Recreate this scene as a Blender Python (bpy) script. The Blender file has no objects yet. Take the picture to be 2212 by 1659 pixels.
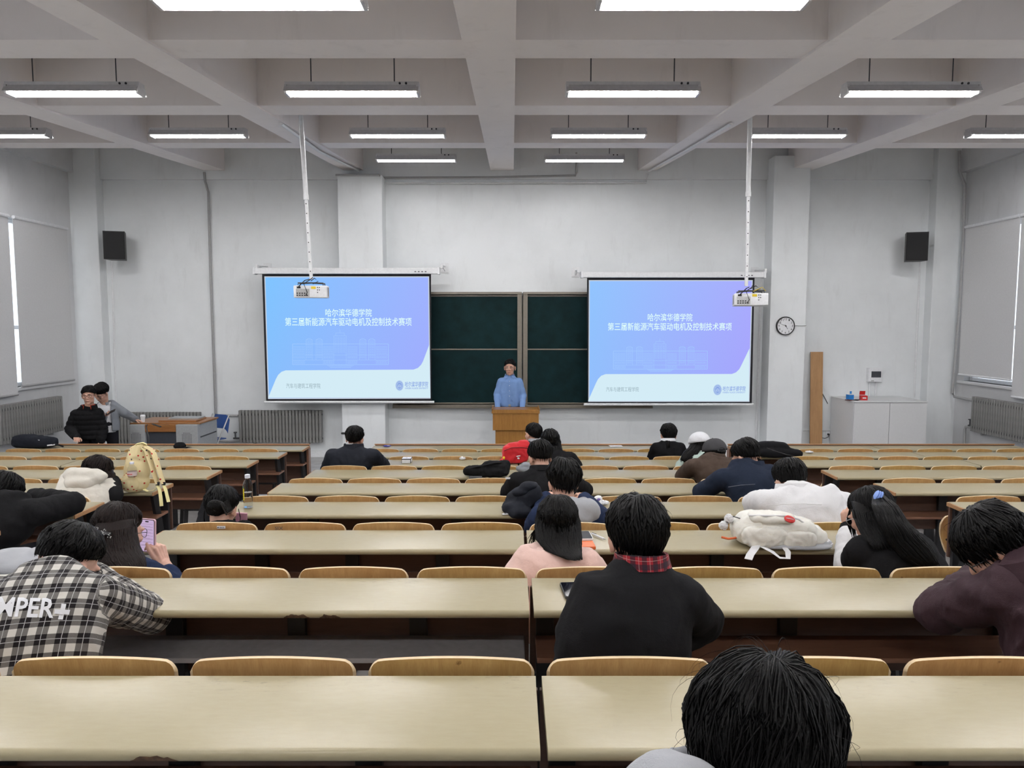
import bpy, bmesh, math, random
from math import sin, cos, pi, radians, atan, sqrt
from mathutils import Vector, Matrix, noise, Quaternion
from mathutils.bvhtree import BVHTree

# ------------------------------------------------------------------ scene, camera, world, exposure
SC = bpy.context.scene
COL = SC.collection
IMG_W, IMG_H, FPX = 2212.0, 1659.0, 1550.0
CAMZ = 2.46
PITCH = atan(129.0 / FPX)

cam_data = bpy.data.cameras.new('camera')
cam_data.sensor_fit = 'HORIZONTAL'
cam_data.sensor_width = 36.0
cam_data.lens = 36.0 * FPX / IMG_W
cam_data.clip_start = 0.05
cam = bpy.data.objects.new('camera', cam_data)
cam.location = (0, 0, CAMZ)
cam.rotation_euler = (pi / 2 - PITCH, 0, 0)
COL.objects.link(cam)
SC.camera = cam

SC.view_settings.view_transform = 'Standard'
SC.view_settings.look = 'None'
SC.view_settings.gamma = 1.0
SC.view_settings.exposure = 0.0
SC.view_settings.use_curve_mapping = False
SC.cycles.use_denoising = True
SC.cycles.use_adaptive_sampling = True
SC.cycles.adaptive_threshold = 0.15
SC.cycles.adaptive_min_samples = 16
SC.cycles.max_bounces = 5
SC.cycles.diffuse_bounces = 3
SC.cycles.glossy_bounces = 2
SC.cycles.transmission_bounces = 6
SC.cycles.sample_clamp_indirect = 6.0

world = bpy.data.worlds.new('daylight')
SC.world = world
world.use_nodes = True
wn = world.node_tree.nodes['Background']
wn.inputs['Color'].default_value = (0.88, 0.93, 1.0, 1)
wn.inputs['Strength'].default_value = 1.6

TUBE_STRENGTH = 100.0      # fluorescent tubes (the room's own lamps)

# ------------------------------------------------------------------ measuring helpers
def ray(u, v):
    x = (u - IMG_W / 2) / FPX
    y = (IMG_H / 2 - v) / FPX
    c, s = cos(PITCH), sin(PITCH)
    return Vector((x, c + y * s, -s + y * c))
def PY(u, v, Y):
    d = ray(u, v)
    t = Y / d.y
    return Vector((d.x * t, Y, CAMZ + d.z * t))
def PX(u, v, X):
    d = ray(u, v)
    t = X / d.x
    return Vector((X, d.y * t, CAMZ + d.z * t))
def PZ(u, v, Z):
    d = ray(u, v)
    t = (Z - CAMZ) / d.z
    return Vector((d.x * t, d.y * t, Z))

# ------------------------------------------------------------------ object helpers
def tag(o, label=None, cat=None, group=None, kind=None):
    if label: o['label'] = label
    if cat: o['category'] = cat
    if group: o['group'] = group
    if kind: o['kind'] = kind
    return o
def link(name, me, m=None, parent=None):
    o = bpy.data.objects.new(name, me)
    COL.objects.link(o)
    if m is not None:
        ms = m if isinstance(m, (list, tuple)) else [m]
        if len(me.materials) == 0:
            for x in ms: me.materials.append(x)
    if parent is not None: o.parent = parent
    return o
def mesh_of(bm, name, smooth=False, ang=40):
    me = bpy.data.meshes.new(name)
    bmesh.ops.recalc_face_normals(bm, faces=bm.faces)
    if smooth:
        for f in bm.faces: f.smooth = True
        ca = radians(ang)
        for e in bm.edges:
            if len(e.link_faces) == 2:
                if e.calc_face_angle(0) > ca: e.smooth = False
    bm.to_mesh(me)
    bm.free()
    return me
def obj(name, bm, m, parent=None, smooth=False, ang=40):
    return link(name, mesh_of(bm, name, smooth, ang), m, parent)
def thing(name, label, cat, loc=(0, 0, 0), rotz=0.0, group=None):
    o = bpy.data.objects.new(name, None)
    o.empty_display_size = 0.1
    COL.objects.link(o)
    o.location = loc
    o.rotation_euler = (0, 0, rotz)
    return tag(o, label, cat, group)
def struct(name, bm, m, smooth=False):
    return tag(obj(name, bm, m, None, smooth), kind='structure')
def dup(root, label=None, loc=None, group=None):
    r = root.copy()
    COL.objects.link(r)
    if loc is not None: r.location = loc
    if label: r['label'] = label
    if group: r['group'] = group
    for ch in list(root.children):
        c = ch.copy(); COL.objects.link(c); c.parent = r
        for g in list(ch.children):
            d = g.copy(); COL.objects.link(d); d.parent = c
    return r

# ------------------------------------------------------------------ shape helpers (into a bmesh)
def B(): return bmesh.new()
def box(bm, x0, x1, y0, y1, z0, z1, bev=0.0, seg=2, mat=None, mi=0):
    vs = [bm.verts.new(p) for p in ((x0, y0, z0), (x1, y0, z0), (x1, y1, z0), (x0, y1, z0),
                                    (x0, y0, z1), (x1, y0, z1), (x1, y1, z1), (x0, y1, z1))]
    fs = [bm.faces.new([vs[i] for i in q]) for q in ((3, 2, 1, 0), (4, 5, 6, 7), (0, 1, 5, 4), (1, 2, 6, 5), (2, 3, 7, 6), (3, 0, 4, 7))]
    for f in fs: f.material_index = mi
    if bev > 0:
        es = list({e for f in fs for e in f.edges})
        r = bmesh.ops.bevel(bm, geom=es, offset=bev, segments=seg, affect='EDGES', profile=0.6, clamp_overlap=True)
        vs = list({v for f in r['faces'] for v in f.verts} | {v for v in vs if v.is_valid})
    if mat is not None:
        bmesh.ops.transform(bm, matrix=mat, verts=[v for v in vs if v.is_valid])
    return vs
def frame_from(d, up=Vector((0, 0, 1))):
    d = d.normalized()
    if abs(d.dot(up)) > 0.97: up = Vector((0, 1, 0))
    a = d.cross(up).normalized()
    b = a.cross(d).normalized()
    return a, b
def rings_to_faces(bm, rings, closed=True, cap=True, mi=0):
    n = len(rings[0])
    for i in range(len(rings) - 1):
        r0, r1 = rings[i], rings[i + 1]
        for j in range(n if closed else n - 1):
            k = (j + 1) % n
            f = bm.faces.new((r0[j], r0[k], r1[k], r1[j])); f.material_index = mi
    if cap and closed:
        f = bm.faces.new(list(reversed(rings[0]))); f.material_index = mi
        f = bm.faces.new(rings[-1]); f.material_index = mi
def tube(bm, pts, r, n=8, cap=True, flat=1.0, up=Vector((0, 0, 1)), mi=0):
    pts = [Vector(p) for p in pts]
    rings = []
    for i, p in enumerate(pts):
        a = pts[max(i - 1, 0)]; c = pts[min(i + 1, len(pts) - 1)]
        d = c - a
        if d.length < 1e-9: d = Vector((0, 0, 1))
        s, t = frame_from(d, up)
        rr = r[i] if isinstance(r, (list, tuple)) else r
        rings.append([bm.verts.new(p + s * (cos(2 * pi * k / n) * rr) + t * (sin(2 * pi * k / n) * rr * flat)) for k in range(n)])
    rings_to_faces(bm, rings, True, cap, mi)
    return rings
def lathe(bm, c, prof, n=20, axis=Vector((0, 0, 1)), mi=0):
    c = Vector(c); a, b = frame_from(axis); ax = axis.normalized()
    rings = []
    for r, h in prof:
        rr = max(r, 1e-4)
        rings.append([bm.verts.new(c + ax * h + a * (cos(2 * pi * k / n) * rr) + b * (sin(2 * pi * k / n) * rr)) for k in range(n)])
    rings_to_faces(bm, rings, True, True, mi)
def prism(bm, poly, z0, z1, M=None, mi=0):
    """extrude a 2-D outline (list of (x, y)) along local z, placed by matrix M"""
    M = M or Matrix.Identity(4)
    a = [bm.verts.new(M @ Vector((x, y, z0))) for x, y in poly]
    b = [bm.verts.new(M @ Vector((x, y, z1))) for x, y in poly]
    rings_to_faces(bm, [a, b], True, True, mi)
def ell(bm, c, r, M=None, n=14, m=9):
    """closed ellipsoid; r = (rx, ry, rz); M = 3x3 rotation"""
    c = Vector(c); M = M or Matrix.Identity(3)
    top = bm.verts.new(c + M @ Vector((0, 0, r[2]))); bot = bm.verts.new(c + M @ Vector((0, 0, -r[2])))
    rings = []
    for i in range(1, m):
        th = pi * i / m
        rings.append([bm.verts.new(c + M @ Vector((r[0] * sin(th) * cos(2 * pi * k / n), r[1] * sin(th) * sin(2 * pi * k / n), r[2] * cos(th)))) for k in range(n)])
    for j in range(n):
        k = (j + 1) % n
        bm.faces.new((top, rings[0][j], rings[0][k])); bm.faces.new((bot, rings[-1][k], rings[-1][j]))
    for i in range(len(rings) - 1):
        for j in range(n):
            k = (j + 1) % n
            bm.faces.new((rings[i][j], rings[i + 1][j], rings[i + 1][k], rings[i][k]))
def limb(bm, pts, rad, n=12, flat=1.0, up=Vector((0, 0, 1))):
    """tapered limb: one closed rounded capsule per bone, overlapping at the joints"""
    pts = [Vector(p) for p in pts]
    for a, b, ra, rb in zip(pts[:-1], pts[1:], rad[:-1], rad[1:]):
        d = b - a
        if d.length < 1e-6: continue
        d = d.normalized()
        P, R = [], []
        for t in (0.98, 0.85, 0.55, 0.25): P.append(a - d * ra * t); R.append(ra * sqrt(1 - t * t))
        for f in (0, 0.25, 0.5, 0.75, 1.0): P.append(a.lerp(b, f)); R.append(ra * (1 - f) + rb * f)
        for t in (0.25, 0.55, 0.85, 0.98): P.append(b + d * rb * t); R.append(rb * sqrt(1 - t * t))
        tube(bm, P, R, n, True, flat, up)
def loft(bm, rings_spec, n=20, pw=2.4):
    """closed loft: list of (centre, side-vector * half width, depth-vector * half depth); superellipse section"""
    rings = []
    for c, a, b in rings_spec:
        c = Vector(c); row = []
        for k in range(n):
            t = 2 * pi * k / n
            cx = math.copysign(abs(cos(t)) ** (2 / pw), cos(t)); sy = math.copysign(abs(sin(t)) ** (2 / pw), sin(t))
            row.append(bm.verts.new(c + Vector(a) * cx + Vector(b) * sy))
        rings.append(row)
    rings_to_faces(bm, rings, True, True)
    return rings
def sell(bm, c, r, a=0.0, pw=3.6, M=None):
    """closed rounded box (superellipsoid)"""
    c = Vector(c); M = M or Matrix.Rotation(a, 3, 'Z'); n, m = 24, 14
    g = lambda q: math.copysign(abs(q) ** (2 / pw), q)
    top = bm.verts.new(c + M @ Vector((0, 0, r[2]))); bot = bm.verts.new(c + M @ Vector((0, 0, -r[2])))
    rings = []
    for i in range(1, m):
        th = pi * i / m
        rings.append([bm.verts.new(c + M @ Vector((r[0] * g(sin(th)) * g(cos(2 * pi * k / n)), r[1] * g(sin(th)) * g(sin(2 * pi * k / n)), r[2] * g(cos(th))))) for k in range(n)])
    for j in range(n):
        k = (j + 1) % n
        bm.faces.new((top, rings[0][j], rings[0][k])); bm.faces.new((bot, rings[-1][k], rings[-1][j]))
    for i in range(len(rings) - 1):
        for j in range(n):
            k = (j + 1) % n
            bm.faces.new((rings[i][j], rings[i + 1][j], rings[i + 1][k], rings[i][k]))
def blob(bm, voxel, smooth=5, name='blob', factor=0.5):
    """fuse closed overlapping pieces into one continuous surface"""
    bmesh.ops.recalc_face_normals(bm, faces=bm.faces)
    me = bpy.data.meshes.new(name + '_src'); bm.to_mesh(me); bm.free()
    o = bpy.data.objects.new('fuse_tmp', me); COL.objects.link(o)
    m = o.modifiers.new('r', 'REMESH'); m.mode = 'VOXEL'; m.voxel_size = voxel; m.use_smooth_shade = True
    if smooth:
        s = o.modifiers.new('s', 'SMOOTH'); s.factor = factor; s.iterations = smooth
    dg = bpy.context.evaluated_depsgraph_get()
    ev = o.evaluated_get(dg)
    out = bpy.data.meshes.new_from_object(ev, depsgraph=dg)
    out.name = name
    bpy.data.objects.remove(o); bpy.data.meshes.remove(me)
    for p in out.polygons: p.use_smooth = True
    return out
def join_meshes(mes, name):
    bm = bmesh.new()
    for m in mes:
        bm.from_mesh(m)
    out = bpy.data.meshes.new(name); bm.to_mesh(out); bm.free()
    for p in out.polygons: p.use_smooth = True
    return out
def ripple(me, amp, freq, seed=0, ridge=True, stretch=(1, 1, 1)):
    """cloth folds: move the vertices along their normals by ridged noise"""
    off = Vector((seed * 3.17, seed * 1.3, seed * 7.7))
    nor = [v.normal.copy() for v in me.vertices]
    for v, nn in zip(me.vertices, nor):
        p = Vector((v.co.x * stretch[0], v.co.y * stretch[1], v.co.z * stretch[2])) * freq + off
        a = noise.noise(p + Vector((noise.noise(p * 0.6), noise.noise(p * 0.6 + Vector((5, 5, 5))), 0)) * 1.2)
        w = (0.35 - abs(a)) * 2 if ridge else a
        b = noise.noise(p * 2.3)
        v.co += nn * amp * (w * 0.8 + b * 0.35)
    me.update()

# ------------------------------------------------------------------ materials
def lin(r, g, b):
    f = lambda c: (c / 255.0) / 12.92 if c <= 10 else ((c / 255.0 + 0.055) / 1.055) ** 2.4
    return (f(r), f(g), f(b), 1)
class NT:
    def __init__(s, name):
        s.m = bpy.data.materials.new(name); s.m.use_nodes = True
        s.t = s.m.node_tree; s.b = s.t.nodes['Principled BSDF']
    def n(s, typ, **kw):
        x = s.t.nodes.new(typ)
        for k, v in kw.items():
            if k in x.inputs: x.inputs[k].default_value = v
            else: setattr(x, k, v)
        return x
    def l(s, a, b): s.t.links.new(a, b)
    def coord(s, kind='Object'): return s.n('ShaderNodeTexCoord').outputs[kind]
    def mapping(s, scale=(1, 1, 1), rot=(0, 0, 0), kind='Object'):
        x = s.n('ShaderNodeMapping'); x.inputs['Scale'].default_value = scale; x.inputs['Rotation'].default_value = rot
        s.l(s.coord(kind), x.inputs['Vector']); return x.outputs[0]
    def noise(s, vec, scale, detail=4, rough=0.55):
        x = s.n('ShaderNodeTexNoise'); x.inputs['Scale'].default_value = scale
        x.inputs['Detail'].default_value = detail; x.inputs['Roughness'].default_value = rough
        if vec is not None: s.l(vec, x.inputs['Vector'])
        return x.outputs['Fac']
    def ramp(s, fac, stops, mode='LINEAR'):
        x = s.n('ShaderNodeValToRGB'); cr = x.color_ramp; cr.interpolation = mode
        while len(cr.elements) < len(stops): cr.elements.new(0.5)
        for e, (p, c) in zip(cr.elements, stops):
            e.position = p; e.color = c if len(c) == 4 else (*c, 1)
        s.l(fac, x.inputs[0]); return x.outputs[0]
    def mix(s, fac, a, b, blend='MIX'):
        x = s.n('ShaderNodeMix', data_type='RGBA', blend_type=blend)
        for i, val in ((0, fac), (6, a), (7, b)):
            if hasattr(val, 'default_value') or hasattr(val, 'is_output'): s.l(val, x.inputs[i])
            else: x.inputs[i].default_value = val
        return x.outputs[2]
    def math(s, op, a, b=None):
        x = s.n('ShaderNodeMath', operation=op)
        for i, val in ((0, a), (1, b)):
            if val is None: continue
            if hasattr(val, 'is_output'): s.l(val, x.inputs[i])
            else: x.inputs[i].default_value = val
        return x.outputs[0]
    def bump(s, h, strength=0.2, dist=0.01):
        x = s.n('ShaderNodeBump'); x.inputs['Strength'].default_value = strength; x.inputs['Distance'].default_value = dist
        s.l(h, x.inputs['Height']); s.l(x.outputs[0], s.b.inputs['Normal'])
    def set(s, **kw):
        for k, v in kw.items():
            s.b.inputs[k.replace('_', ' ')].default_value = v
        return s
def plain(name, col, rough=0.5, metal=0.0, var=0.06, scale=30, bump=0.0, spec=0.5):
    """one colour with a slight procedural mottling"""
    t = NT(name)
    t.set(Roughness=rough, Metallic=metal); t.b.inputs['Specular IOR Level'].default_value = spec
    f = t.noise(t.coord(), scale, 3)
    lo = tuple(c * (1 - var) for c in col[:3]) + (1,); hi = tuple(min(1, c * (1 + var)) for c in col[:3]) + (1,)
    t.l(t.ramp(f, [(0.3, lo), (0.7, hi)]), t.b.inputs['Base Color'])
    if bump: t.bump(f, bump, 0.004)
    return t.m
def emit(name, col, strength):
    t = NT(name)
    t.set(Base_Color=(0, 0, 0, 1), Roughness=0.6)
    t.b.inputs['Emission Color'].default_value = col
    t.b.inputs['Emission Strength'].default_value = strength
    t.b.inputs['Specular IOR Level'].default_value = 0.0
    return t.m
def cloth(name, col, rough=0.9, weave=420, var=0.18, sheen=0.15):
    t = NT(name)
    t.set(Roughness=rough); t.b.inputs['Specular IOR Level'].default_value = 0.25 if max(col[:3]) > 0.1 else 0.12
    t.b.inputs['Sheen Weight'].default_value = sheen if max(col[:3]) > 0.1 else 0.0
    co = t.coord()
    big = t.noise(co, 6, 4); fine = t.noise(co, weave, 2)
    lo = tuple(c * (1 - var) for c in col[:3]) + (1,); hi = tuple(min(1, c * (1 + var)) for c in col[:3]) + (1,)
    base = t.ramp(big, [(0.25, lo), (0.75, hi)])
    t.l(t.mix(0.25, base, t.ramp(fine, [(0.3, lo), (0.7, hi)])), t.b.inputs['Base Color'])
    t.bump(t.math('ADD', t.math('MULTIPLY', fine, 0.15), t.noise(co, 13, 4)), 0.35, 0.02)
    return t.m
def hair_mat(name, col=(0.002, 0.002, 0.002, 1), hi=(0.006, 0.0055, 0.0055, 1), rough=0.45):
    t = NT(name)
    t.set(Roughness=rough); t.b.inputs['Specular IOR Level'].default_value = 0.13
    f = t.noise(t.mapping((60, 60, 14)), 3.0, 6, 0.6)
    t.l(t.ramp(f, [(0.35, col), (0.75, hi)]), t.b.inputs['Base Color'])
    t.bump(f, 0.5, 0.004)
    return t.m
def skin_mat(name, col):
    t = NT(name)
    t.set(Roughness=0.55); t.b.inputs['Specular IOR Level'].default_value = 0.4
    t.b.inputs['Subsurface Weight'].default_value = 0.12
    t.b.inputs['Subsurface Radius'].default_value = (0.012, 0.005, 0.003)
    f = t.noise(t.coord(), 25, 5)
    lo = (col[0] * 0.88, col[1] * 0.8, col[2] * 0.78, 1); hi = (min(1, col[0] * 1.08), col[1] * 1.08, col[2] * 1.1, 1)
    t.l(t.ramp(f, [(0.3, lo), (0.7, hi)]), t.b.inputs['Base Color'])
    t.bump(t.noise(t.coord(), 220, 2), 0.08, 0.002)
    return t.m

def wall_paint(name, col, dirt=0.10):
    t = NT(name)
    t.set(Roughness=0.62); t.b.inputs['Specular IOR Level'].default_value = 0.3
    co = t.coord()
    f = t.noise(co, 0.55, 6, 0.62)
    g = t.noise(t.mapping((2.2, 2.2, 0.5)), 2.2, 5, 0.65)
    lo = tuple(c * (1 - dirt) for c in col[:3]) + (1,)
    a = t.ramp(f, [(0.38, lo), (0.62, col)])
    b = t.ramp(g, [(0.56, (1, 1, 1, 1)), (0.80, (0.88, 0.875, 0.87, 1))])
    t.l(t.mix(0.8, a, b, 'MULTIPLY'), t.b.inputs['Base Color'])
    t.bump(t.noise(co, 70, 4), 0.06, 0.003)
    return t.m
def wood(name, c0, c1, rough=0.4, grain=(1.2, 9, 9), scale=6, coat=0.0, spots=False):
    t = NT(name)
    t.set(Roughness=rough); t.b.inputs['Coat Weight'].default_value = coat
    t.b.inputs['Coat Roughness'].default_value = 0.25
    v = t.mapping(grain)
    f = t.noise(v, scale, 6, 0.6)
    g = t.noise(t.mapping(tuple(x * 5 for x in grain)), scale, 3)
    col = t.ramp(t.math('ADD', t.math('MULTIPLY', f, 0.7), t.math('MULTIPLY', g, 0.3)), [(0.34, c0), (0.66, c1)])
    if spots:
        oi = t.n('ShaderNodeObjectInfo')
        sh = t.n('ShaderNodeVectorMath', operation='ADD'); t.l(t.coord(), sh.inputs[0])
        cm = t.n('ShaderNodeCombineXYZ'); t.l(t.math('MULTIPLY', oi.outputs['Random'], 40.0), cm.inputs[0]); t.l(cm.outputs[0], sh.inputs[1])
        s = t.noise(sh.outputs[0], 26, 3, 0.5)
        sp = t.ramp(s, [(0.70, (1, 1, 1, 1)), (0.76, (0.45, 0.38, 0.3, 1))])
        s2 = t.noise(sh.outputs[0], 5, 2)
        sp = t.mix(1.0, sp, t.ramp(s2, [(0.3, (0.86, 0.82, 0.76, 1)), (0.7, (1, 1, 1, 1))]), 'MULTIPLY')
        col = t.mix(1.0, col, sp, 'MULTIPLY')
        tint = t.ramp(oi.outputs['Random'], [(0.0, (0.95, 0.86, 0.80, 1)), (0.5, (1.0, 1.0, 1.0, 1)), (1.0, (0.92, 0.97, 0.80, 1))])
        col = t.mix(1.0, col, tint, 'MULTIPLY')
    t.l(col, t.b.inputs['Base Color'])
    t.bump(f, 0.05, 0.002)
    return t.m

def desk_mat():
    t = NT('cream_laminate')
    t.set(Roughness=0.42); t.b.inputs['Specular IOR Level'].default_value = 0.50
    t.b.inputs['Coat Weight'].default_value = 0.26; t.b.inputs['Coat Roughness'].default_value = 0.18
    oi = t.n('ShaderNodeObjectInfo')
    rnd = t.math('MULTIPLY', oi.outputs['Random'], 37.0)
    cm = t.n('ShaderNodeCombineXYZ'); t.l(rnd, cm.inputs[0]); t.l(rnd, cm.inputs[1])
    def shifted(scale):
        sh = t.n('ShaderNodeVectorMath', operation='ADD'); t.l(t.mapping(scale), sh.inputs[0]); t.l(cm.outputs[0], sh.inputs[1]); return sh.outputs[0]
    f = t.noise(shifted((2.2, 9, 9)), 9, 5, 0.6)
    base = t.ramp(f, [(0.25, (0.306, 0.262, 0.155, 1)), (0.75, (0.330, 0.287, 0.176, 1))])
    # pencil scuffs, denser along the far edge (local y near 0)
    sep = t.n('ShaderNodeSeparateXYZ'); t.l(t.coord(), sep.inputs[0])
    edge = t.ramp(t.math('ADD', t.math('MULTIPLY', sep.outputs[1], 3.0), 1.0), [(0.55, (0, 0, 0, 1)), (0.93, (1, 1, 1, 1))])
    s = t.noise(shifted((9, 26, 1)), 3.2, 7, 0.72)
    m = t.noise(shifted((1, 1, 1)), 2.6, 2)
    scuff = t.math('MULTIPLY', t.ramp(s, [(0.55, (0, 0, 0, 1)), (0.68, (1, 1, 1, 1))]), t.ramp(m, [(0.42, (0, 0, 0, 1)), (0.65, (1, 1, 1, 1))]))
    sc2 = t.math('MULTIPLY', t.math('MULTIPLY', scuff, edge), 0.75)
    col = t.mix(sc2, base, lin(112, 106, 88))
    t.l(col, t.b.inputs['Base Color'])
    t.bump(t.noise(t.coord(), 170, 2), 0.10, 0.0012)
    cb = t.n('ShaderNodeBump'); cb.inputs['Strength'].default_value = 0.22; cb.inputs['Distance'].default_value = 0.0012
    t.l(t.noise(t.coord(), 240, 2), cb.inputs['Height']); t.l(cb.outputs[0], t.b.inputs['Coat Normal'])
    return t.m

M = {}
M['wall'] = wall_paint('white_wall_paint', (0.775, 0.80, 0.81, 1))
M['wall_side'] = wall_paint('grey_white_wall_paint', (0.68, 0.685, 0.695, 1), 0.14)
M['ceil'] = wall_paint('ceiling_paint', (0.86, 0.815, 0.80, 1), 0.05)
M['white_metal'] = plain('white_painted_metal', (0.72, 0.73, 0.74, 1), 0.4)
M['white_plastic'] = plain('white_plastic', (0.76, 0.77, 0.79, 1), 0.45)
M['black_metal'] = plain('black_steel', (0.012, 0.012, 0.014, 1), 0.45)
M['black'] = plain('black_plastic', (0.012, 0.012, 0.013, 1), 0.5)
M['dark_grey'] = plain('dark_grey_plastic', (0.05, 0.052, 0.058, 1), 0.5)
M['steel'] = plain('brushed_steel', (0.45, 0.45, 0.45, 1), 0.35, 0.9)
M['alu'] = plain('aluminium_profile', (0.22, 0.20, 0.165, 1), 0.42, 0.5)
M['grey_paint'] = plain('grey_pipe_paint', (0.36, 0.36, 0.36, 1), 0.5)
M['radiator'] = plain('grey_radiator_paint', (0.21, 0.207, 0.20, 1), 0.5, 0.0, 0.1, 12)
M['radiator_dark'] = plain('radiator_gap_shade', (0.015, 0.015, 0.016, 1), 0.7)  # near-black paint standing in for the shade between radiator sections
M['desk'] = desk_mat()
M['edge_wood'] = wood('raw_board_edge', (0.34, 0.17, 0.075, 1), (0.44, 0.24, 0.11, 1), 0.6)
M['brown'] = wood('brown_modesty_board', (0.075, 0.036, 0.024, 1), (0.105, 0.052, 0.034, 1), 0.5)
M['shelf'] = wood('red_brown_shelf_board', (0.17, 0.08, 0.05, 1), (0.23, 0.115, 0.072, 1), 0.35)
M['shelf_reflection'] = plain('shelf_reflection_grey', (0.30, 0.285, 0.29, 1), 0.25)  # grey reflection of the glossy shelf, put into its colour
M['ply'] = wood('bent_plywood', (0.47, 0.262, 0.098, 1), (0.62, 0.385, 0.165, 1), 0.42, (10, 10, 1.1), 5, 0.15, True)
M['ply_edge'] = wood('plywood_edge', (0.62, 0.46, 0.27, 1), (0.72, 0.57, 0.36, 1), 0.5)
M['podium'] = wood('honey_veneer', (0.26, 0.115, 0.022, 1), (0.36, 0.175, 0.04, 1), 0.38, (8, 8, 0.9), 5, 0.2)
M['plank'] = wood('tan_plank_veneer', (0.36, 0.19, 0.08, 1), (0.47, 0.27, 0.12, 1), 0.5, (8, 8, 0.9), 4)
M['chalkboard'] = plain('green_chalkboard', (0.004, 0.019, 0.021, 1), 0.6, 0.0, 0.25, 5, 0.0, 0.12)
M['floor'] = plain('grey_concrete_floor', (0.42, 0.42, 0.42, 1), 0.45, 0.0, 0.2, 6)
M['blind'] = plain('white_roller_blind', (0.62, 0.62, 0.625, 1), 0.8, 0.0, 0.03, 40)
M['glass_pane'] = None
M['skin'] = skin_mat('skin', (0.56, 0.34, 0.25, 1))
M['skin_pale'] = skin_mat('pale_skin', (0.66, 0.42, 0.33, 1))
M['hair'] = hair_mat('black_hair')
M['hair_brown'] = hair_mat('dark_brown_hair', (0.005, 0.003, 0.0027, 1), (0.015, 0.008, 0.0065, 1))
M['trousers'] = cloth('dark_trouser_cloth', (0.016, 0.016, 0.02, 1))
M['shoe'] = plain('dark_shoe', (0.03, 0.03, 0.03, 1), 0.5)

# ================================================================== THE ROOM
YW = 13.2                       # front wall
XL, XR = -7.87, 8.05            # side walls
YB = -4.2                       # back wall
def floor_z(k): return 0.753 - 0.0945 * (k - 1)        # floor level of desk row k (1 = nearest row)
def desk_y(k): return 1.89 + 1.0186 * (k - 1)           # far edge of the desk top of row k
def seat_y(i): return 1.93 + 1.0186 * (i - 1)           # seat backs standing beyond desk row i
def beam_z(y): return 4.32 + 0.068 * y                  # underside of the beams (the ceiling climbs to the front)
def slab_z(y): return beam_z(y) + 0.62

# floor: one stepped slab
bm = B()
prof = [(YB - 0.2, -0.3)]
z = floor_z(0); prof.append((YB - 0.2, z))
for k in range(0, 9):
    y = desk_y(k) + 0.02
    prof.append((y, floor_z(k))); prof.append((y, max(0.0, floor_z(k + 1))))
prof += [(YW + 0.2, 0.0), (YW + 0.2, -0.3)]
MX = Matrix(((0, 0, 1, 0), (1, 0, 0, 0), (0, 1, 0, 0), (0, 0, 0, 1)))
prism(bm, prof, XL - 0.2, XR + 0.2, MX)
struct('floor', bm, M['floor'])

# front wall, back wall
bm = B(); box(bm, XL - 0.2, XR + 0.2, YW, YW + 0.2, -0.3, 6.2); struct('wall_front', bm, M['wall'])
bm = B(); box(bm, XL - 0.2, XR + 0.2, YB - 0.2, YB, -0.3, 6.2); struct('wall_back', bm, M['wall_side'])

# side walls with a window opening each
WZ0, WZ1 = 1.46, 4.13
def side_wall(name, x0, x1, openings):
    bm = B()
    y = YB - 0.2
    for a, b in openings:
        box(bm, x0, x1, y, a, -0.3, 6.2)
        box(bm, x0, x1, a, b, -0.3, WZ0)
        box(bm, x0, x1, a, b, WZ1, 6.2)
        y = b
    box(bm, x0, x1, y, YW + 0.2, -0.3, 6.2)
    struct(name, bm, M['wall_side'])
OPEN = [(1.2, 5.6), (8.2, 12.75)]
side_wall('wall_left', XL - 0.25, XL, OPEN)
side_wall('wall_right', XR, XR + 0.25, OPEN)

# ceiling slab and beams
bm = B()
prism(bm, [(YB - 0.2, slab_z(YB)), (YW + 0.2, slab_z(YW)), (YW + 0.2, slab_z(YW) + 0.2), (YB - 0.2, slab_z(YB) + 0.2)], XL - 0.2, XR + 0.2, MX)
struct('ceiling', bm, M['ceil'])
beam_ys = [(-2.95, -2.47), (-0.7, -0.22), (1.52, 2.0), (3.77, 4.25), (6.0, 6.5), (8.27, 8.75), (10.56, 11.0)]
for a, b in beam_ys:
    bm = B()
    prism(bm, [(a, beam_z(a) + 0.02), (b, beam_z(b) + 0.02), (b, slab_z(b) + 0.05), (a, slab_z(a) + 0.05)], XL, XR, MX)
    struct('ceiling_cross_beam', bm, M['ceil'])
# long beams: x of left / right side at y = 6.4 and at the front wall
LONG = [(-0.40, 0.03, -0.385, 0.03), (-3.27, -2.92, -3.02, -2.66), (2.53, 2.99, 2.25, 2.58),
        (-5.78, -5.38, -5.52, -5.14), (4.98, 5.42, 4.94, 5.36)]
for x0, x1, w0, w1 in LONG:
    bm = B()
    def xs(y):
        t = (y - 6.4) / (YW - 6.4)
        return x0 + (w0 - x0) * t, x1 + (w1 - x1) * t
    rings = []
    for y in (YB, YW):
        a, b = xs(y)
        zb, zt = beam_z(y) - 0.004, slab_z(y) + 0.05
        rings.append([bm.verts.new(p) for p in ((a, y, zb), (b, y, zb), (b, y, zt), (a, y, zt))])
    rings_to_faces(bm, rings)
    struct('ceiling_long_beam', bm, M['ceil'])

# the beam band on top of the front and side walls
zb = PY(480, 389, YW).z
bm = B(); box(bm, XL, XR, YW - 0.07, YW, zb, 6.0); struct('trim_1', bm, M['wall'])
zl = PX(165, 379, XL).z
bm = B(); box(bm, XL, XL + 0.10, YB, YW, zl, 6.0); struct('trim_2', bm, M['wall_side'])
bm = B(); box(bm, XR - 0.10, XR, YB, YW, zl, 6.0); struct('trim_3', bm, M['wall_side'])
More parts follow.
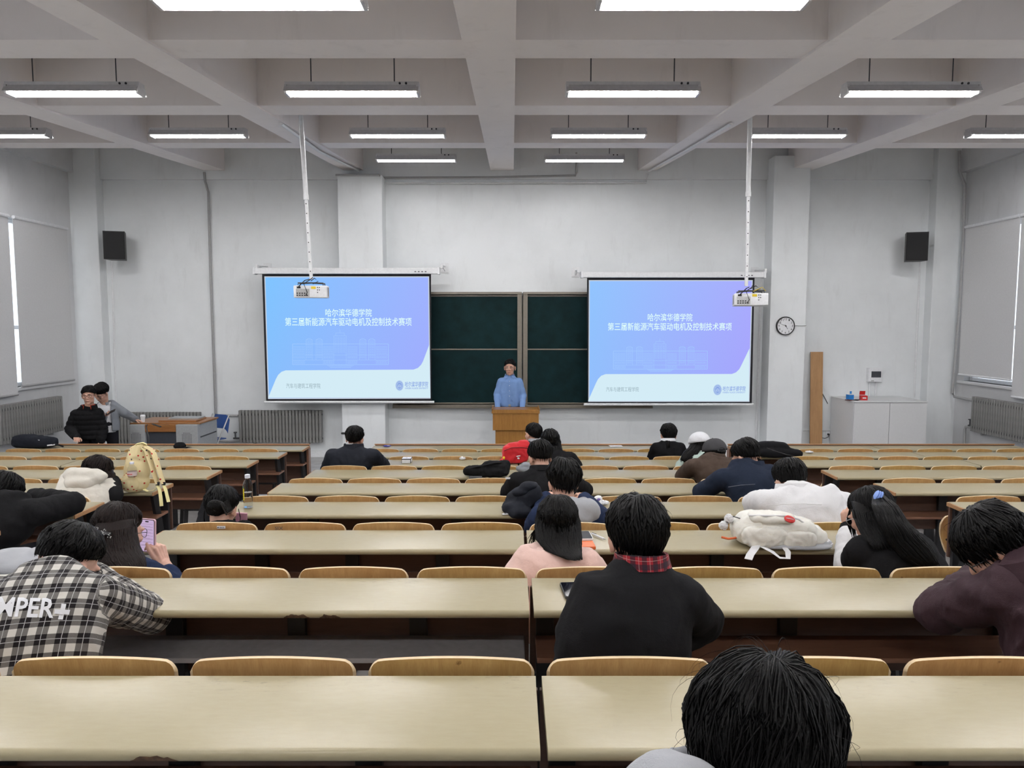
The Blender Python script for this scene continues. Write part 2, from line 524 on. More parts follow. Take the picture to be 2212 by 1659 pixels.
# columns
YC = 12.83
CLX = (PY(732.5, 600, YC).x, PY(826, 480, YC).x)
CRX = (PY(1663, 700, YC).x, PY(1747, 500, YC).x)
def column(x0, x1, y0, y1, top):
    bm = B(); box(bm, x0, x1, y0, y1, -0.05, top, 0.012, 2)
    struct('wall_column', bm, M['wall'])
column(CLX[0], CLX[1], YC, YW + 0.02, zb + 0.02)
column(CRX[0], CRX[1], YC, YW + 0.02, 5.4)
column(XL - 0.02, PY(209, 450, 12.98).x, 12.98, YW + 0.02, 6.0)
column(PY(2022, 450, 12.98).x, XR + 0.02, 12.98, YW + 0.02, 6.0)
# baseboard strip of the front wall
bm = B(); box(bm, XL, XR, YW - 0.03, YW, 0.0, 0.12, 0.006); struct('baseboard_front', bm, M['white_metal'])
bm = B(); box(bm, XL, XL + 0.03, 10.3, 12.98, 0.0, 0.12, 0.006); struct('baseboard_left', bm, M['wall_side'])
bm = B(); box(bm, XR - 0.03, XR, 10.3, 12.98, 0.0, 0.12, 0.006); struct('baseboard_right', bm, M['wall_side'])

# windows behind the blinds
gl = NT('window_glass'); gl.set(Roughness=0.02); gl.b.inputs['Transmission Weight'].default_value = 1.0
gl.b.inputs['IOR'].default_value = 1.02; gl.set(Base_Color=(0.95, 0.98, 1, 1)); M['glass'] = gl.m
n = 0
for side, x0 in ((-1, XL), (1, XR)):
    for a, b in OPEN:
        n += 1
        xc = x0 + side * 0.14
        bm = B()
        for y in (a + 0.03, (2 * a + b) / 3, (a + 2 * b) / 3, b - 0.03):
            box(bm, xc - 0.03, xc + 0.03, y - 0.03, y + 0.03, WZ0, WZ1)
        for zz in (WZ0 + 0.03, WZ0 + 0.95, WZ1 - 0.03):
            box(bm, xc - 0.028, xc + 0.028, a, b, zz - 0.03, zz + 0.03)
        w = struct('window_%d' % n, bm, M['white_plastic'])
        bm = B(); box(bm, xc - 0.004, xc + 0.004, a + 0.02, b - 0.02, WZ0 + 0.02, WZ1 - 0.02)
        obj('pane', bm, M['glass'], w)
        bm = B(); box(bm, min(x0 - side * 0.06, x0 + side * 0.2), max(x0 - side * 0.06, x0 + side * 0.2), a - 0.1, b + 0.1, WZ0 - 0.05, WZ0, 0.008)
        obj('window_sill', bm, M['wall_side'], w)

# ================================================================== FLUORESCENT LAMPS
M['tube'] = emit('glowing_tube', (1.0, 0.985, 0.99, 1), TUBE_STRENGTH)
M['tube_board'] = emit('glowing_board_lamp_tube', (1.0, 0.985, 0.99, 1), TUBE_STRENGTH * 0.42)
M['lamp_white'] = plain('lamp_housing_paint', (0.55, 0.54, 0.54, 1), 0.4, 0.2)
M['lamp_reflector'] = plain('lamp_reflector', (0.62, 0.62, 0.62, 1), 0.25, 0.5)
def make_lamp():
    t = thing('hanging_tube_lamp', 'x', 'lamp')
    L = 0.64
    bm = B()     # housing: shallow tray
    prism(bm, [(-0.055, 0.03), (0.055, 0.03), (0.055, 0.0), (0.10, -0.066), (0.095, -0.071), (0.045, -0.008), (-0.045, -0.008), (-0.095, -0.071), (-0.10, -0.066), (-0.055, 0.0)], -L, L, MXL)
    obj('reflector_tray', bm, M['lamp_white'], t)
    for s in (-1, 1):
        bm = B(); tube(bm, [(-L + 0.03, s * 0.045, -0.062), (L - 0.03, s * 0.045, -0.062)], 0.015, 6)
        obj('fluorescent_tube', bm, M['tube'], t)
        bm = B()
        box(bm, s * (L - 0.012) - 0.012, s * (L - 0.012) + 0.012, -0.07, 0.07, -0.085, 0.002, 0.004)
        obj('tube_holder', bm, M['lamp_white'], t)
    for s in (-1, 1):
        bm = B(); tube(bm, [(s * 0.40, 0, 0.03), (s * 0.40, 0, 0.62)], 0.006, 6)
        obj('hanging_chain', bm, M['dark_grey'], t)
    for q in (0.46, 0.52):
        bm = B(); lathe(bm, (q, -0.056, 0.012), [(0.011, 0), (0.011, 0.006), (0.0, 0.006)], 10, Vector((0, -1, 0)))
        obj('starter', bm, M['black'], t)
    return t
MXL = Matrix(((0, 0, 1, 0), (1, 0, 0, 0), (0, 1, 0, 0), (0, 0, 0, 1)))
lamp0 = make_lamp()
LX = [-6.85, -4.2, -1.53, 1.157, 3.83, 6.75]
LROWS = [(11.75, PY(911, 338, 11.75).z), (9.87, PY(860, 283, 9.87).z), (7.11, PY(765, 187, 7.11).z), (4.54, PY(545, -18, 4.54).z)]
LROWS += [(1.95, LROWS[3][1] - 0.25), (-0.6, LROWS[3][1] - 0.5)]
colw = ['far left', 'second from left', 'left of centre', 'right of centre', 'second from right', 'far right']
roww = ['row nearest the chalkboards', 'second row from the chalkboards', 'third row from the chalkboards', 'fourth row from the chalkboards', 'fifth row from the chalkboards', 'sixth row from the chalkboards', 'last row at the back']
used = False
for r, (y, zc) in reversed(list(enumerate(LROWS))):
    for c, x in enumerate(LX):
        if r == 0 and c not in (2, 3): continue
        lab = 'hanging twin tube lamp, %s, %s' % (roww[r], colw[c])
        ch = slab_z(y) - zc
        if not used:
            o = lamp0; used = True; o['label'] = lab; o.location = (x, y, zc)
            o['group'] = 'hanging fluorescent lamps'
        else:
            o = dup(lamp0, lab, (x, y, zc), 'hanging fluorescent lamps')
        for chd in o.children:
            if r == 0 and chd.name.startswith('fluorescent_tube'):
                chd.data = chd.data.copy(); chd.data.materials[0] = M['tube_board']
            if chd.name.startswith('hanging_chain'):
                chd.scale = (1, 1, (ch + 0.0) / 0.62); chd.location = (0, 0, 0.03 - 0.03 * chd.scale[2])

# ================================================================== DESKS
def make_desk(L, front=False, end_left=False, end_right=False):
    """long desk section; origin on the floor below the far edge, left end at x = 0"""
    t = thing('lecture_desk', 'x', 'desk')
    H, D, T = 0.75, 0.35, 0.03
    g = 0.006
    bm = B()
    pr = [(0.0, H - T), (0.0, H - 0.003), (-0.003, H), (-D + 0.014, H)]
    for q in range(1, 7):
        a = pi / 2 + q * pi / 7
        pr.append((-D + 0.014 + cos(a) * 0.014, H - T / 2 + sin(a) * T / 2))
    pr += [(-D + 0.014, H - T)]
    prism(bm, pr, g, L - g, MX)
    obj('tabletop', bm, M['desk'], t, True, 30)
    for flag, x in ((end_left, 0.0), (end_right, L)):
        if flag:
            bm = B(); box(bm, x - 0.004 if x == 0 else x - 0.008, x + 0.008 if x == 0 else x + 0.004, -D + 0.006, -0.001, H - T + 0.001, H - 0.0015, 0.003)
            obj('end_band', bm, M['edge_wood'], t)
    bm = B()
    z0 = 0.05 if front else 0.36
    box(bm, 0.0 if not end_left else 0.01, L if not end_right else L - 0.01, 0.0 if front else -0.022, 0.018 if front else -0.004, z0, H + 0.014 if front else H - T - 0.001, 0.003)
    obj('modesty_panel', bm, M['edge_wood'] if False else M['brown'], t)
    if front:
        bm = B(); box(bm, 0.0, L, -0.004, 0.022, H + 0.012, H + 0.024, 0.003); obj('top_trim', bm, M['edge_wood'], t)
        for flag, x in ((end_left, 0.0), (end_right, L - 0.02)):
            if flag:
                bm = B(); box(bm, x - 0.006, x + 0.026, -0.085, 0.02, 0.0, H - T, 0.003)
                obj('end_panel', bm, M['shelf'], t)
    bm = B(); box(bm, 0.02, L - 0.02, -0.265, -0.060, H - 0.240, H - 0.220, 0.003)
    obj('book_shelf', bm, M['shelf'], t)
    n = max(2, int(round(L / 0.5)))
    for i in range(n):
        x = 0.06 + i * 0.5
        if i == n - 1 and end_right: x = L - 0.06
        bm = B()
        edge = (i == 0 and end_left) or (i == n - 1 and end_right)
        box(bm, x - 0.036, x + 0.036, -0.058, -0.026, 0.012, H - T, 0.002)
        box(bm, x - 0.030, x + 0.030, -0.30, -0.03, H - T - 0.014, H - T - 0.001)
        if edge: tube(bm, [(x, -0.21, H - T - 0.01), (x, -0.045, 0.03)], 0.034, 4, True, 0.5)
        box(bm, x - 0.036, x + 0.036, -0.19, 0.0, 0.0, 0.014)
        obj('leg', bm, M['black_metal'], t)
    return t

ORD = ['nearest', 'second', 'third', 'fourth', 'fifth', 'sixth', 'seventh', 'eighth', 'ninth']
BLOCKS = {'centre': [(-1.945, 2.015), (0.075, 2.015)],
          'left': [(-2.86 - 2.02, 2.02), (-2.86 - 4.04, 2.02)],
          'right': [(3.05, 2.02), (5.07, 2.04)]}
proto = {}
def desk(L, front, el, er):
    key = (round(L, 3), front, el, er)
    if key not in proto:
        proto[key] = make_desk(L, front, el, er); return proto[key]
    return dup(proto[key])
desks = {}
for k in range(1, 10):
    for blk, secs in BLOCKS.items():
        if blk != 'centre' and k < 3: continue
        for s, (x, L) in enumerate(secs):
            far_x = abs(x + L if x < 0 else x)
            y = desk_y(k)
            if blk != 'centre' and s == 1 and far_x * FPX / y > 1230: continue
            el = (s == 0) if blk in ('centre', 'right') else (s == 1)
            er = (s == 0) if blk == 'left' else (s == 1)
            d = desk(L, k == 9, el, er)
            d.location = (x, y, max(floor_z(k), 0))
            pos = {'centre': ('left half', 'right half'), 'left': ('aisle section', 'wall-side section'), 'right': ('aisle section', 'wall-side section')}[blk][s]
            d['label'] = 'cream laminate lecture desk, %s of the %s block, %s row from the camera' % (pos, blk, ORD[k - 1])
            d['group'] = 'cream lecture desks'
            desks[(blk, k, s)] = d
# second row shelf: its grey reflection is put into the board colour
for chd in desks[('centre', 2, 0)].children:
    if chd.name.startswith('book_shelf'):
        chd.data = chd.data.copy(); chd.data.materials[0] = M['shelf_reflection']; chd['label'] = 'book shelf with painted grey reflection'

# ================================================================== SEATS
def plate(bm, fx, nu=24, nw=6, th=0.011):
    """bent plywood plate: fx(u, w) -> Vector ; u in -1..1, w in 0..1 ; rim faces get material 1"""
    F = [[None] * (nu + 1) for _ in range(nw + 1)]; K = [[None] * (nu + 1) for _ in range(nw + 1)]
    us = [sin(pi / 2 * sin(pi / 2 * (-1 + 2 * j / nu))) for j in range(nu + 1)]
    P = [[fx(us[j], i / nw) for j in range(nu + 1)] for i in range(nw + 1)]
    for i in range(nw + 1):
        for j in range(nu + 1):
            du = P[i][min(j + 1, nu)] - P[i][max(j - 1, 0)]; dw = P[min(i + 1, nw)][j] - P[max(i - 1, 0)][j]
            nn = du.cross(dw).normalized()
            F[i][j] = bm.verts.new(P[i][j] + nn * th / 2); K[i][j] = bm.verts.new(P[i][j] - nn * th / 2)
    for i in range(nw):
        for j in range(nu):
            bm.faces.new((F[i][j], F[i][j + 1], F[i + 1][j + 1], F[i + 1][j]))
            bm.faces.new((K[i][j], K[i + 1][j], K[i + 1][j + 1], K[i][j + 1]))
    loop = [(0, j) for j in range(nu + 1)] + [(i, nu) for i in range(1, nw + 1)] + [(nw, j) for j in range(nu - 1, -1, -1)] + [(i, 0) for i in range(nw - 1, 0, -1)]
    for a in range(len(loop)):
        p, q = loop[a], loop[(a + 1) % len(loop)]
        f = bm.faces.new((F[p[0]][p[1]], K[p[0]][p[1]], K[q[0]][q[1]], F[q[0]][q[1]])); f.material_index = 1
def corner(u, a, d, p=2.6): return d * (max(0.0, abs(u) - a) / (1 - a)) ** p
def rcorner(u, a, d): return d * (1 - sqrt(max(0.0, 1 - (max(0.0, abs(u) - a) / (1 - a)) ** 2)))
def back_fx(u, w):
    top = 0.880 - 0.017 * u * u - rcorner(u, 0.86, 0.033)
    bot = 0.50 + 0.02 * u * u
    z = bot + (top - bot) * w
    wid = 0.2275 * (0.97 + 0.03 * min(1, w * 1.6))
    y = 0.055 * (1 - w) + 0.014 * u * u - 0.006
    return Vector((u * wid, y, z))
def pan_up_fx(u, w):
    top = 0.69 - 0.012 * u * u - corner(u, 0.72, 0.055)
    bot = 0.40 + corner(u, 0.8, 0.03)
    z = bot + (top - bot) * w
    return Vector((u * (0.19 + 0.04 * w), 0.20 + 0.03 * sin(w * pi) - 0.02 * u * u, z))
def pan_down_fx(u, w):
    return Vector((u * (0.19 + 0.04 * w), 0.10 + w * 0.37 - corner(u, 0.8, 0.03), 0.425 - 0.015 * sin(w * pi) + 0.012 * u * u + (0.01 if w > .9 else 0)))
def make_seat(up=True):
    t = thing('folding_lecture_seat', 'x', 'seat')
    bm = B(); plate(bm, back_fx)
    o = obj('backrest', bm, [M['ply'], M['ply_edge']], t, True, 50)
    bm = B(); plate(bm, pan_up_fx if up else pan_down_fx)
    o = obj('seat_pan', bm, [M['ply'], M['ply_edge']], t, True, 50)
    for s in (-1, 1):
        bm = B()
        if up: lathe(bm, (s * 0.165, 0.19, 0.50), [(0.008, -0.012), (0.008, 0.03), (0.0, 0.032)], 8, Vector((0, -1, 0)))
        else: lathe(bm, (s * 0.165, 0.16, 0.41), [(0.008, -0.01), (0.008, 0.012), (0.0, 0.014)], 8)
        obj('bolt', bm, M['black_metal'], t)
    bm = B()
    for s in (-1, 1):
        tube(bm, [(s * 0.11, 0.10, 0.0), (s * 0.11, 0.17, 0.38), (s * 0.12, 0.028, 0.52), (s * 0.12, 0.010, 0.62)], 0.022, 4, True, 0.6)
    tube(bm, [(-0.16, 0.17, 0.39), (0.16, 0.17, 0.39)], 0.015, 6)
    box(bm, -0.18, 0.18, 0.06, 0.15, 0.0, 0.012)
    obj('steel_frame', bm, M['black_metal'], t)
    return t
seat_up = seat_down = None
OCC = {}      # (block, row, column index) occupied seats are folded down
SEATX = {'centre': [-1.67 + 0.5 * i for i in range(8)],
         'left': [-3.215 - 0.505 * i for i in range(8)],
         'right': [3.375 + 0.507 * i for i in range(8)]}
OCCUPIED = {('centre', 1, 1), ('centre', 2, 3), ('centre', 1, 0), ('centre', 1, 4), ('centre', 1, 7), ('centre', 2, 0), ('centre', 2, 4), ('centre', 2, 7),
            ('centre', 3, 0), ('centre', 3, 4), ('centre', 3, 7), ('centre', 4, 4), ('centre', 4, 7), ('centre', 5, 7), ('centre', 6, 0), ('centre', 6, 4),
            ('centre', 6, 7), ('centre', 7, 4), ('centre', 7, 7), ('left', 3, 0), ('left', 4, 0), ('centre', 0, 4)}
NUM = ['first', 'second', 'third', 'fourth', 'fifth', 'sixth', 'seventh', 'eighth']
RNG = random.Random(4)
for i in range(0, 9):
    for blk, xs_ in SEATX.items():
        if blk != 'centre' and i < 3: continue
        for c, x in enumerate(xs_):
            y = seat_y(i)
            occ = (blk, i, c) in OCCUPIED
            if i == 0 and not occ: continue
            if blk != 'centre' and (abs(x) - 0.25) * FPX / y > 1110 and not occ: continue
            if occ:
                if seat_down is None: seat_down = make_seat(False); o = seat_down
                else: o = dup(seat_down)
            else:
                if seat_up is None: seat_up = make_seat(True); o = seat_up
                else: o = dup(seat_up)
            o.location = (x, y, max(floor_z(i + 1), 0))
            side = {'centre': 'from the left end', 'left': 'from the aisle', 'right': 'from the aisle'}[blk]
            if i == 0: o['label'] = 'plywood lecture seat under the person nearest the camera'
            else: o['label'] = 'plywood seat beyond the %s desk row, %s block, %s %s' % (ORD[i - 1], blk, NUM[c], side)
            o['group'] = 'folding plywood seats'
            if i == 2 and blk == 'centre' and c in (1,): pass

# ================================================================== TEXT
def text_mesh(s, name, m, parent, c, w, h, ex=0.001, bold=0.0, shear=0.0, R=None, fit_h=True, spacing=1.0):
    """lettering fitted into w x h, centred on c, standing upright and facing -y (or turned by R)"""
    cu = bpy.data.curves.new(name, 'FONT')
    cu.body = s; cu.size = 1.0; cu.extrude = 0.0; cu.offset = bold; cu.shear = shear; cu.space_character = spacing
    cu.resolution_u = 3
    o = bpy.data.objects.new('text_tmp', cu); COL.objects.link(o)
    dg = bpy.context.evaluated_depsgraph_get()
    me = bpy.data.meshes.new_from_object(o.evaluated_get(dg), depsgraph=dg)
    bpy.data.objects.remove(o); bpy.data.curves.remove(cu)
    xs = [v.co.x for v in me.vertices]; ys = [v.co.y for v in me.vertices]
    x0, x1, y0, y1 = min(xs), max(xs), min(ys), max(ys)
    sx = w / (x1 - x0); sy = h / (y1 - y0) if fit_h else sx
    R = R or Matrix.Identity(3); c = Vector(c)
    for v in me.vertices:
        p = Vector(((v.co.x - (x0 + x1) / 2) * sx, 0.0, (v.co.y - (y0 + y1) / 2) * sy))
        v.co = c + R @ p
    me.name = name
    me.materials.clear()
    return link(name, me, m, parent)
def flat_poly(bm, pts):
    return bm.faces.new([bm.verts.new(p) for p in pts])

# ================================================================== CHALKBOARDS
def chalkboard(u0, u1, label):
    y = 13.10
    x0, x1 = PY(u0, 760, y).x, PY(u1, 760, y).x
    zt, zb_ = PY(1000, 632, y).z, PY(1000, 880, y).z
    t = thing('sliding_chalkboard', label, 'chalkboard', (0, 0, 0), 0, 'green chalkboards')
    zm = PY(1000, 757, y).z
    f = 0.055
    for name, a, b, yy in (('upper_panel', zm - 0.02, zt - 0.06, y + 0.01), ('lower_panel', zb_ + 0.08, zm + 0.02, y - 0.02)):
        bm = B(); box(bm, x0 + f, x1 - f, yy, yy + 0.02, a, b)
        p = obj(name, bm, M['chalkboard'], t)
        bm = B()
        for q in (a, b): box(bm, x0 + f, x1 - f, yy - 0.012, yy + 0.02, q - 0.012, q + 0.012, 0.003)
        obj('panel_rail', bm, M['alu'], p)
    for x in (x0 + 0.04, x1 - 0.04):
        bm = B(); box(bm, x - 0.04, x + 0.04, y - 0.05, YW, zb_, zt, 0.006)
        box(bm, x - 0.008, x + 0.008, y - 0.056, y - 0.04, zb_ + 0.02, zt - 0.02)
        obj('side_post', bm, M['alu'], t)
    bm = B(); box(bm, x0, x1, y - 0.06, YW, zt - 0.035, zt + 0.01, 0.006); obj('top_rail', bm, M['alu'], t)
    bm = B(); box(bm, x0, x1, y - 0.085, YW, zb_ - 0.01, zb_ + 0.055, 0.006)
    box(bm, x0, x1, y - 0.10, y - 0.08, zb_ + 0.0, zb_ + 0.018)
    obj('chalk_ledge', bm, M['alu'], t)
    return t
chalkboard(848, 1127, 'green sliding chalkboard left of the standing lecturer, partly behind the left screen')
chalkboard(1130, 1410, 'green sliding chalkboard right of the standing lecturer, partly behind the right screen')

# ================================================================== PROJECTION SCREENS
M['screen_black'] = plain('screen_black_border', (0.008, 0.008, 0.012, 1), 0.8)
M['screen_white'] = plain('screen_fabric', (0.75, 0.76, 0.78, 1), 0.85)
def slide_blue(name, c00, c10, c01, c11, x0, x1, z0, z1):
    t = NT(name)
    t.set(Base_Color=(0, 0, 0, 1), Roughness=0.8); t.b.inputs['Specular IOR Level'].default_value = 0
    sp = t.n('ShaderNodeSeparateXYZ'); t.l(t.coord(), sp.inputs[0])
    fx = t.math('DIVIDE', t.math('SUBTRACT', sp.outputs[0], x0), x1 - x0)
    fz = t.math('DIVIDE', t.math('SUBTRACT', sp.outputs[2], z0), z1 - z0)
    lo = t.mix(fx, c00, c10); hi = t.mix(fx, c01, c11)
    t.l(t.mix(fz, lo, hi), t.b.inputs['Emission Color'])
    t.b.inputs['Emission Strength'].default_value = 1.0
    return t.m
M['slide_pale'] = emit('slide_pale_field', lin(212, 236, 246), 1.0)
M['slide_text'] = emit('slide_title_text', lin(226, 255, 250), 1.0)
M['slide_grey'] = emit('slide_grey_text', lin(150, 172, 182), 1.0)
M['slide_logo'] = emit('slide_logo_blue', lin(132, 160, 226), 1.0)
M['slide_line'] = emit('slide_line_art', lin(163, 202, 255), 1.0)
M['slide_edge'] = emit('slide_light_edge', lin(196, 206, 220), 1.0)
for k_ in ('slide_text', 'slide_grey', 'slide_logo', 'slide_line', 'slide_edge'): M[k_].cycles.emission_sampling = 'NONE'
YS = 12.68
def screen(label, fr, img, house, bottom, white, cols, title1, title2, sub, bld, emb, cal, eng, brackets):
    t = thing('projection_screen', label, 'projection screen', (0, 0, 0), 0, 'pull-down projection screens')
    Pn = lambda u, v, dy=0.0: PY(u, v, YS + dy)
    # black border sheet (thin fabric with thickness)
    q = [Pn(*p) for p in fr]
    bm = B()
    a = [bm.verts.new(p) for p in q]; b = [bm.verts.new(p + Vector((0, 0.006, 0))) for p in q]
    rings_to_faces(bm, [a, b]); obj('black_border', bm, M['screen_black'], t)
    q = [Pn(*p, -0.003) for p in img]
    bm = B(); flat_poly(bm, q); edge = obj('image_edge', bm, M['slide_edge'], t)
    # picture: blue field over pale field
    (ua, va), (ub, vb), (uc, vc), (ud, vd) = img      # TL TR BR BL
    ins = 2.2
    inn = [Pn(ua + ins, va + ins, -0.005), Pn(ub - ins, vb + ins, -0.005), Pn(uc - ins, vc - ins, -0.005), Pn(ud + ins, vd - ins, -0.005)]
    bm = B(); flat_poly(bm, inn)
    x0, x1 = inn[3].x, inn[1].x; z0, z1 = inn[2].z, inn[0].z
    obj('blue_slide_field', bm, slide_blue('slide_gradient', *cols, x0, x1, z0, z1), t)
    bm = B(); flat_poly(bm, [Pn(*p, -0.007) for p in white]); obj('pale_slide_field', bm, M['slide_pale'], t)
    def txt(s, name, m, rect, bold=0.0, shear=0.0):
        u0, v0, u1, v1 = rect
        p, r = Pn(u0, v1, -0.009), Pn(u1, v0, -0.009)
        text_mesh(s, name, m, t, (p + r) / 2, r.x - p.x, r.z - p.z, bold=bold, shear=shear)
    txt('哈尔滨华德学院', 'title_line', M['slide_text'], title1, 0.006)
    txt('第三届新能源汽车驱动电机及控制技术赛项', 'title_line', M['slide_text'], title2, 0.006)
    txt('汽车与建筑工程学院', 'subtitle', M['slide_grey'], sub)
    txt('哈尔滨华德学院', 'logo_lettering', M['slide_logo'], cal, 0.008, 0.15)
    txt('HARBIN HUADE UNIVERSITY', 'logo_lettering', M['slide_logo'], eng, 0.006)
    # round emblem
    eu, ev, er = emb
    c = Pn(eu, ev, -0.009); R = (Pn(eu + er, ev).x - c.x); RZ = R * 1.3
    def ring(bm, r0, r1, dy, n=40):
        A = [bm.verts.new((c.x + cos(2 * pi * k / n) * R * r0, c.y + dy, c.z + sin(2 * pi * k / n) * RZ * r0)) for k in range(n)]
        if r1 is None: bm.faces.new(A); return
        Bv = [bm.verts.new((c.x + cos(2 * pi * k / n) * R * r1, c.y + dy, c.z + sin(2 * pi * k / n) * RZ * r1)) for k in range(n)]
        for k in range(n): bm.faces.new((A[k], A[(k + 1) % n], Bv[(k + 1) % n], Bv[k]))
    bm = B(); ring(bm, 1.0, None, 0); disc = obj('round_emblem', bm, M['slide_logo'], t)
    bm = B(); ring(bm, 0.94, 0.88, -0.002); ring(bm, 0.66, 0.60, -0.002)
    for k in range(22):
        a = 2 * pi * k / 22
        p0 = Vector((c.x + cos(a) * R * 0.77, c.y - 0.002, c.z + sin(a) * RZ * 0.77)); s = R * 0.035
        flat_poly(bm, [p0 + Vector((-s, 0, -s * 1.6)), p0 + Vector((s, 0, -s * 1.6)), p0 + Vector((s, 0, s * 1.6)), p0 + Vector((-s, 0, s * 1.6))])
    for q, wd in ((-0.28, 0.42), (-0.1, 0.46), (0.08, 0.36), (0.24, 0.2)):
        for s in (-1, 1):
            zz = c.z + RZ * q
            flat_poly(bm, [(c.x + s * R * 0.05, c.y - 0.002, zz - RZ * 0.05), (c.x + s * R * wd, c.y - 0.002, zz), (c.x + s * R * wd, c.y - 0.002, zz + RZ * 0.07), (c.x + s * R * 0.05, c.y - 0.002, zz + RZ * 0.03)])
    obj('emblem_pattern', bm, M['slide_pale'], disc)
    # faint line drawing of a symmetrical building
    bu0, bv0, bu1, bv1 = bld
    fu = lambda f: bu0 + (bu1 - bu0) * f
    fv = lambda f: bv0 + (bv1 - bv0) * f
    bm = B()
    def ln(xa, ya, xb, yb, w=0.35):
        p, r = Pn(fu(xa), fv(ya), -0.0062), Pn(fu(xb), fv(yb), -0.0062)
        d = (r - p).normalized(); nrm = Vector((-d.z, 0, d.x)) * 0.0042 * w * 2
        flat_poly(bm, [p - nrm, r - nrm, r + nrm, p + nrm])
    def rect(xa, ya, xb, yb, w=0.35):
        ln(xa, ya, xb, ya, w); ln(xb, ya, xb, yb, w); ln(xb, yb, xa, yb, w); ln(xa, yb, xa, ya, w)
    rect(0, 0.35, 1, 0.93, 0.5)
    rect(0.43, 0.12, 0.56, 0.93); ln(0.45, 0.12, 0.45, 0.04); ln(0.54, 0.12, 0.54, 0.04); ln(0.45, 0.04, 0.54, 0.04); ln(0.495, 0.04, 0.495, -0.06)
    for xa in (0.14, 0.245, 0.70, 0.795):
        rect(xa, 0.24, xa + 0.065, 0.80); ln(xa, 0.24, xa + 0.02, 0.20); ln(xa + 0.02, 0.20, xa + 0.045, 0.20); ln(xa + 0.045, 0.20, xa + 0.065, 0.24)
        for i in range(3):
            for j in range(7): rect(xa + 0.008 + i * 0.018, 0.28 + j * 0.07, xa + 0.02 + i * 0.018, 0.32 + j * 0.07, 0.22)
    for xa, n_ in ((0.01, 7), (0.32, 6), (0.575, 6), (0.87, 7)):
        for i in range(n_):
            for j in range(4): rect(xa + i * 0.0175, 0.42 + j * 0.06, xa + i * 0.0175 + 0.011, 0.455 + j * 0.06, 0.2)
            rect(xa + i * 0.0175, 0.70, xa + i * 0.0175 + 0.011, 0.75, 0.25); rect(xa + i * 0.0175, 0.82, xa + i * 0.0175 + 0.011, 0.90, 0.25)
    for i in range(4):
        for j in range(8): rect(0.44 + i * 0.03, 0.17 + j * 0.055, 0.457 + i * 0.03, 0.205 + j * 0.055, 0.2)
    for j in range(3): ln(0.36 + j * 0.015, 0.95 + j * 0.03, 0.64 - j * 0.015, 0.95 + j * 0.03, 0.4)
    ln(0, 0.80, 1, 0.80); ln(0, 0.66, 1, 0.66)
    obj('line_drawing', bm, M['slide_line'], t)
    # roller housing above, weight bar below
    hu0, hv0, hu1, hv1 = house
    p, r = Pn(hu0, hv1), Pn(hu1, hv0)
    bm = B(); box(bm, p.x, r.x, YS - 0.06, YS + 0.06, p.z, r.z, 0.012); hs = obj('roller_housing', bm, M['white_metal'], t)
    for q in (p.x, r.x):
        bm = B(); box(bm, q - 0.02, q + 0.02, YS - 0.068, YS + 0.068, p.z - 0.01, r.z + 0.01, 0.006); obj('end_cap', bm, M['white_plastic'], hs)
    bm = B()
    for k in range(4): box(bm, r.x - 0.42 + k * 0.06, r.x - 0.39 + k * 0.06, YS - 0.0625, YS - 0.058, p.z + 0.03, p.z + 0.045)
    obj('marking', bm, M['dark_grey'], hs)
    bu, bv, bu2 = bottom
    p, r = Pn(bu, bv), Pn(bu2, bv)
    bm = B(); tube(bm, [p, r], 0.022, 10); obj('weight_bar', bm, M['white_metal'], t)
    for u in brackets:
        p = Pn(u, house[1] - 1); 
        bm = B()
        box(bm, p.x - 0.07, p.x + 0.07, YW - 0.014, YW - 0.002, p.z - 0.06, p.z + 0.12, 0.004)
        tube(bm, [(p.x, YW - 0.01, p.z + 0.06), (p.x, YS, p.z + 0.03)], 0.014, 6)
        tube(bm, [(p.x, YW - 0.01, p.z - 0.02), (p.x, YS + 0.05, p.z + 0.025)], 0.010, 6)
        box(bm, p.x - 0.02, p.x + 0.02, YS - 0.05, YS + 0.03, p.z - 0.02, p.z + 0.05, 0.004)
        obj('wall_bracket', bm, M['white_metal'], t)
    return t
def z3(x, y): return (500 + x / 3.65, 540 + y / 3.65)
def z4(x, y): return (1106 + x / 3.435, 540 + y / 3.435)
whiteL = [z3(*p) for p in ((289, 1165), (350, 1018), (368, 985), (395, 960), (428, 949), (1435, 943), (1470, 930), (1495, 905), (1510, 878), (1560, 745), (1568, 1164))]
whiteR = [z4(*p) for p in ((564, 1120), (622, 990), (638, 958), (662, 933), (695, 921), (1632, 920), (1662, 908), (1686, 885), (1702, 855), (1762, 730), (1757, 1120))]
screen('left projection screen showing a blue title slide, half in front of the column',
       [(566, 591), (931, 591), (932, 868), (575, 868)], [(571, 597), (927, 597), (930, 861), (579, 862)], (551, 579, 948, 592), (571, 868.5, 938),
       whiteL, (lin(138, 190, 252), lin(160, 170, 254), lin(128, 196, 255), lin(160, 180, 254)),
       (703, 667, 803, 684), (616, 686, 889, 704), (618, 828, 692, 839), (632, 716, 839, 793), (863, 833, 8.6), (874.5, 824, 925, 836), (875, 837, 925, 840.5), (556, 955))
screen('right projection screen showing a blue title slide, beside the clock column',
       [(1268, 599), (1630, 599), (1624, 873), (1269, 873)], [(1272, 605), (1626, 605), (1619, 868), (1271, 868)], (1257, 588, 1650, 600), (1261, 873.5, 1627),
       whiteR, (lin(146, 190, 252), lin(165, 162, 253), lin(146, 196, 254), lin(170, 172, 253)),
       (1399, 677, 1496, 694), (1313, 697, 1581, 714), (1309, 836, 1380, 846), (1325, 735, 1528, 802), (1550, 842, 8.6), (1561, 834, 1611, 845), (1561, 846, 1610, 849.5), (1249, 1652))

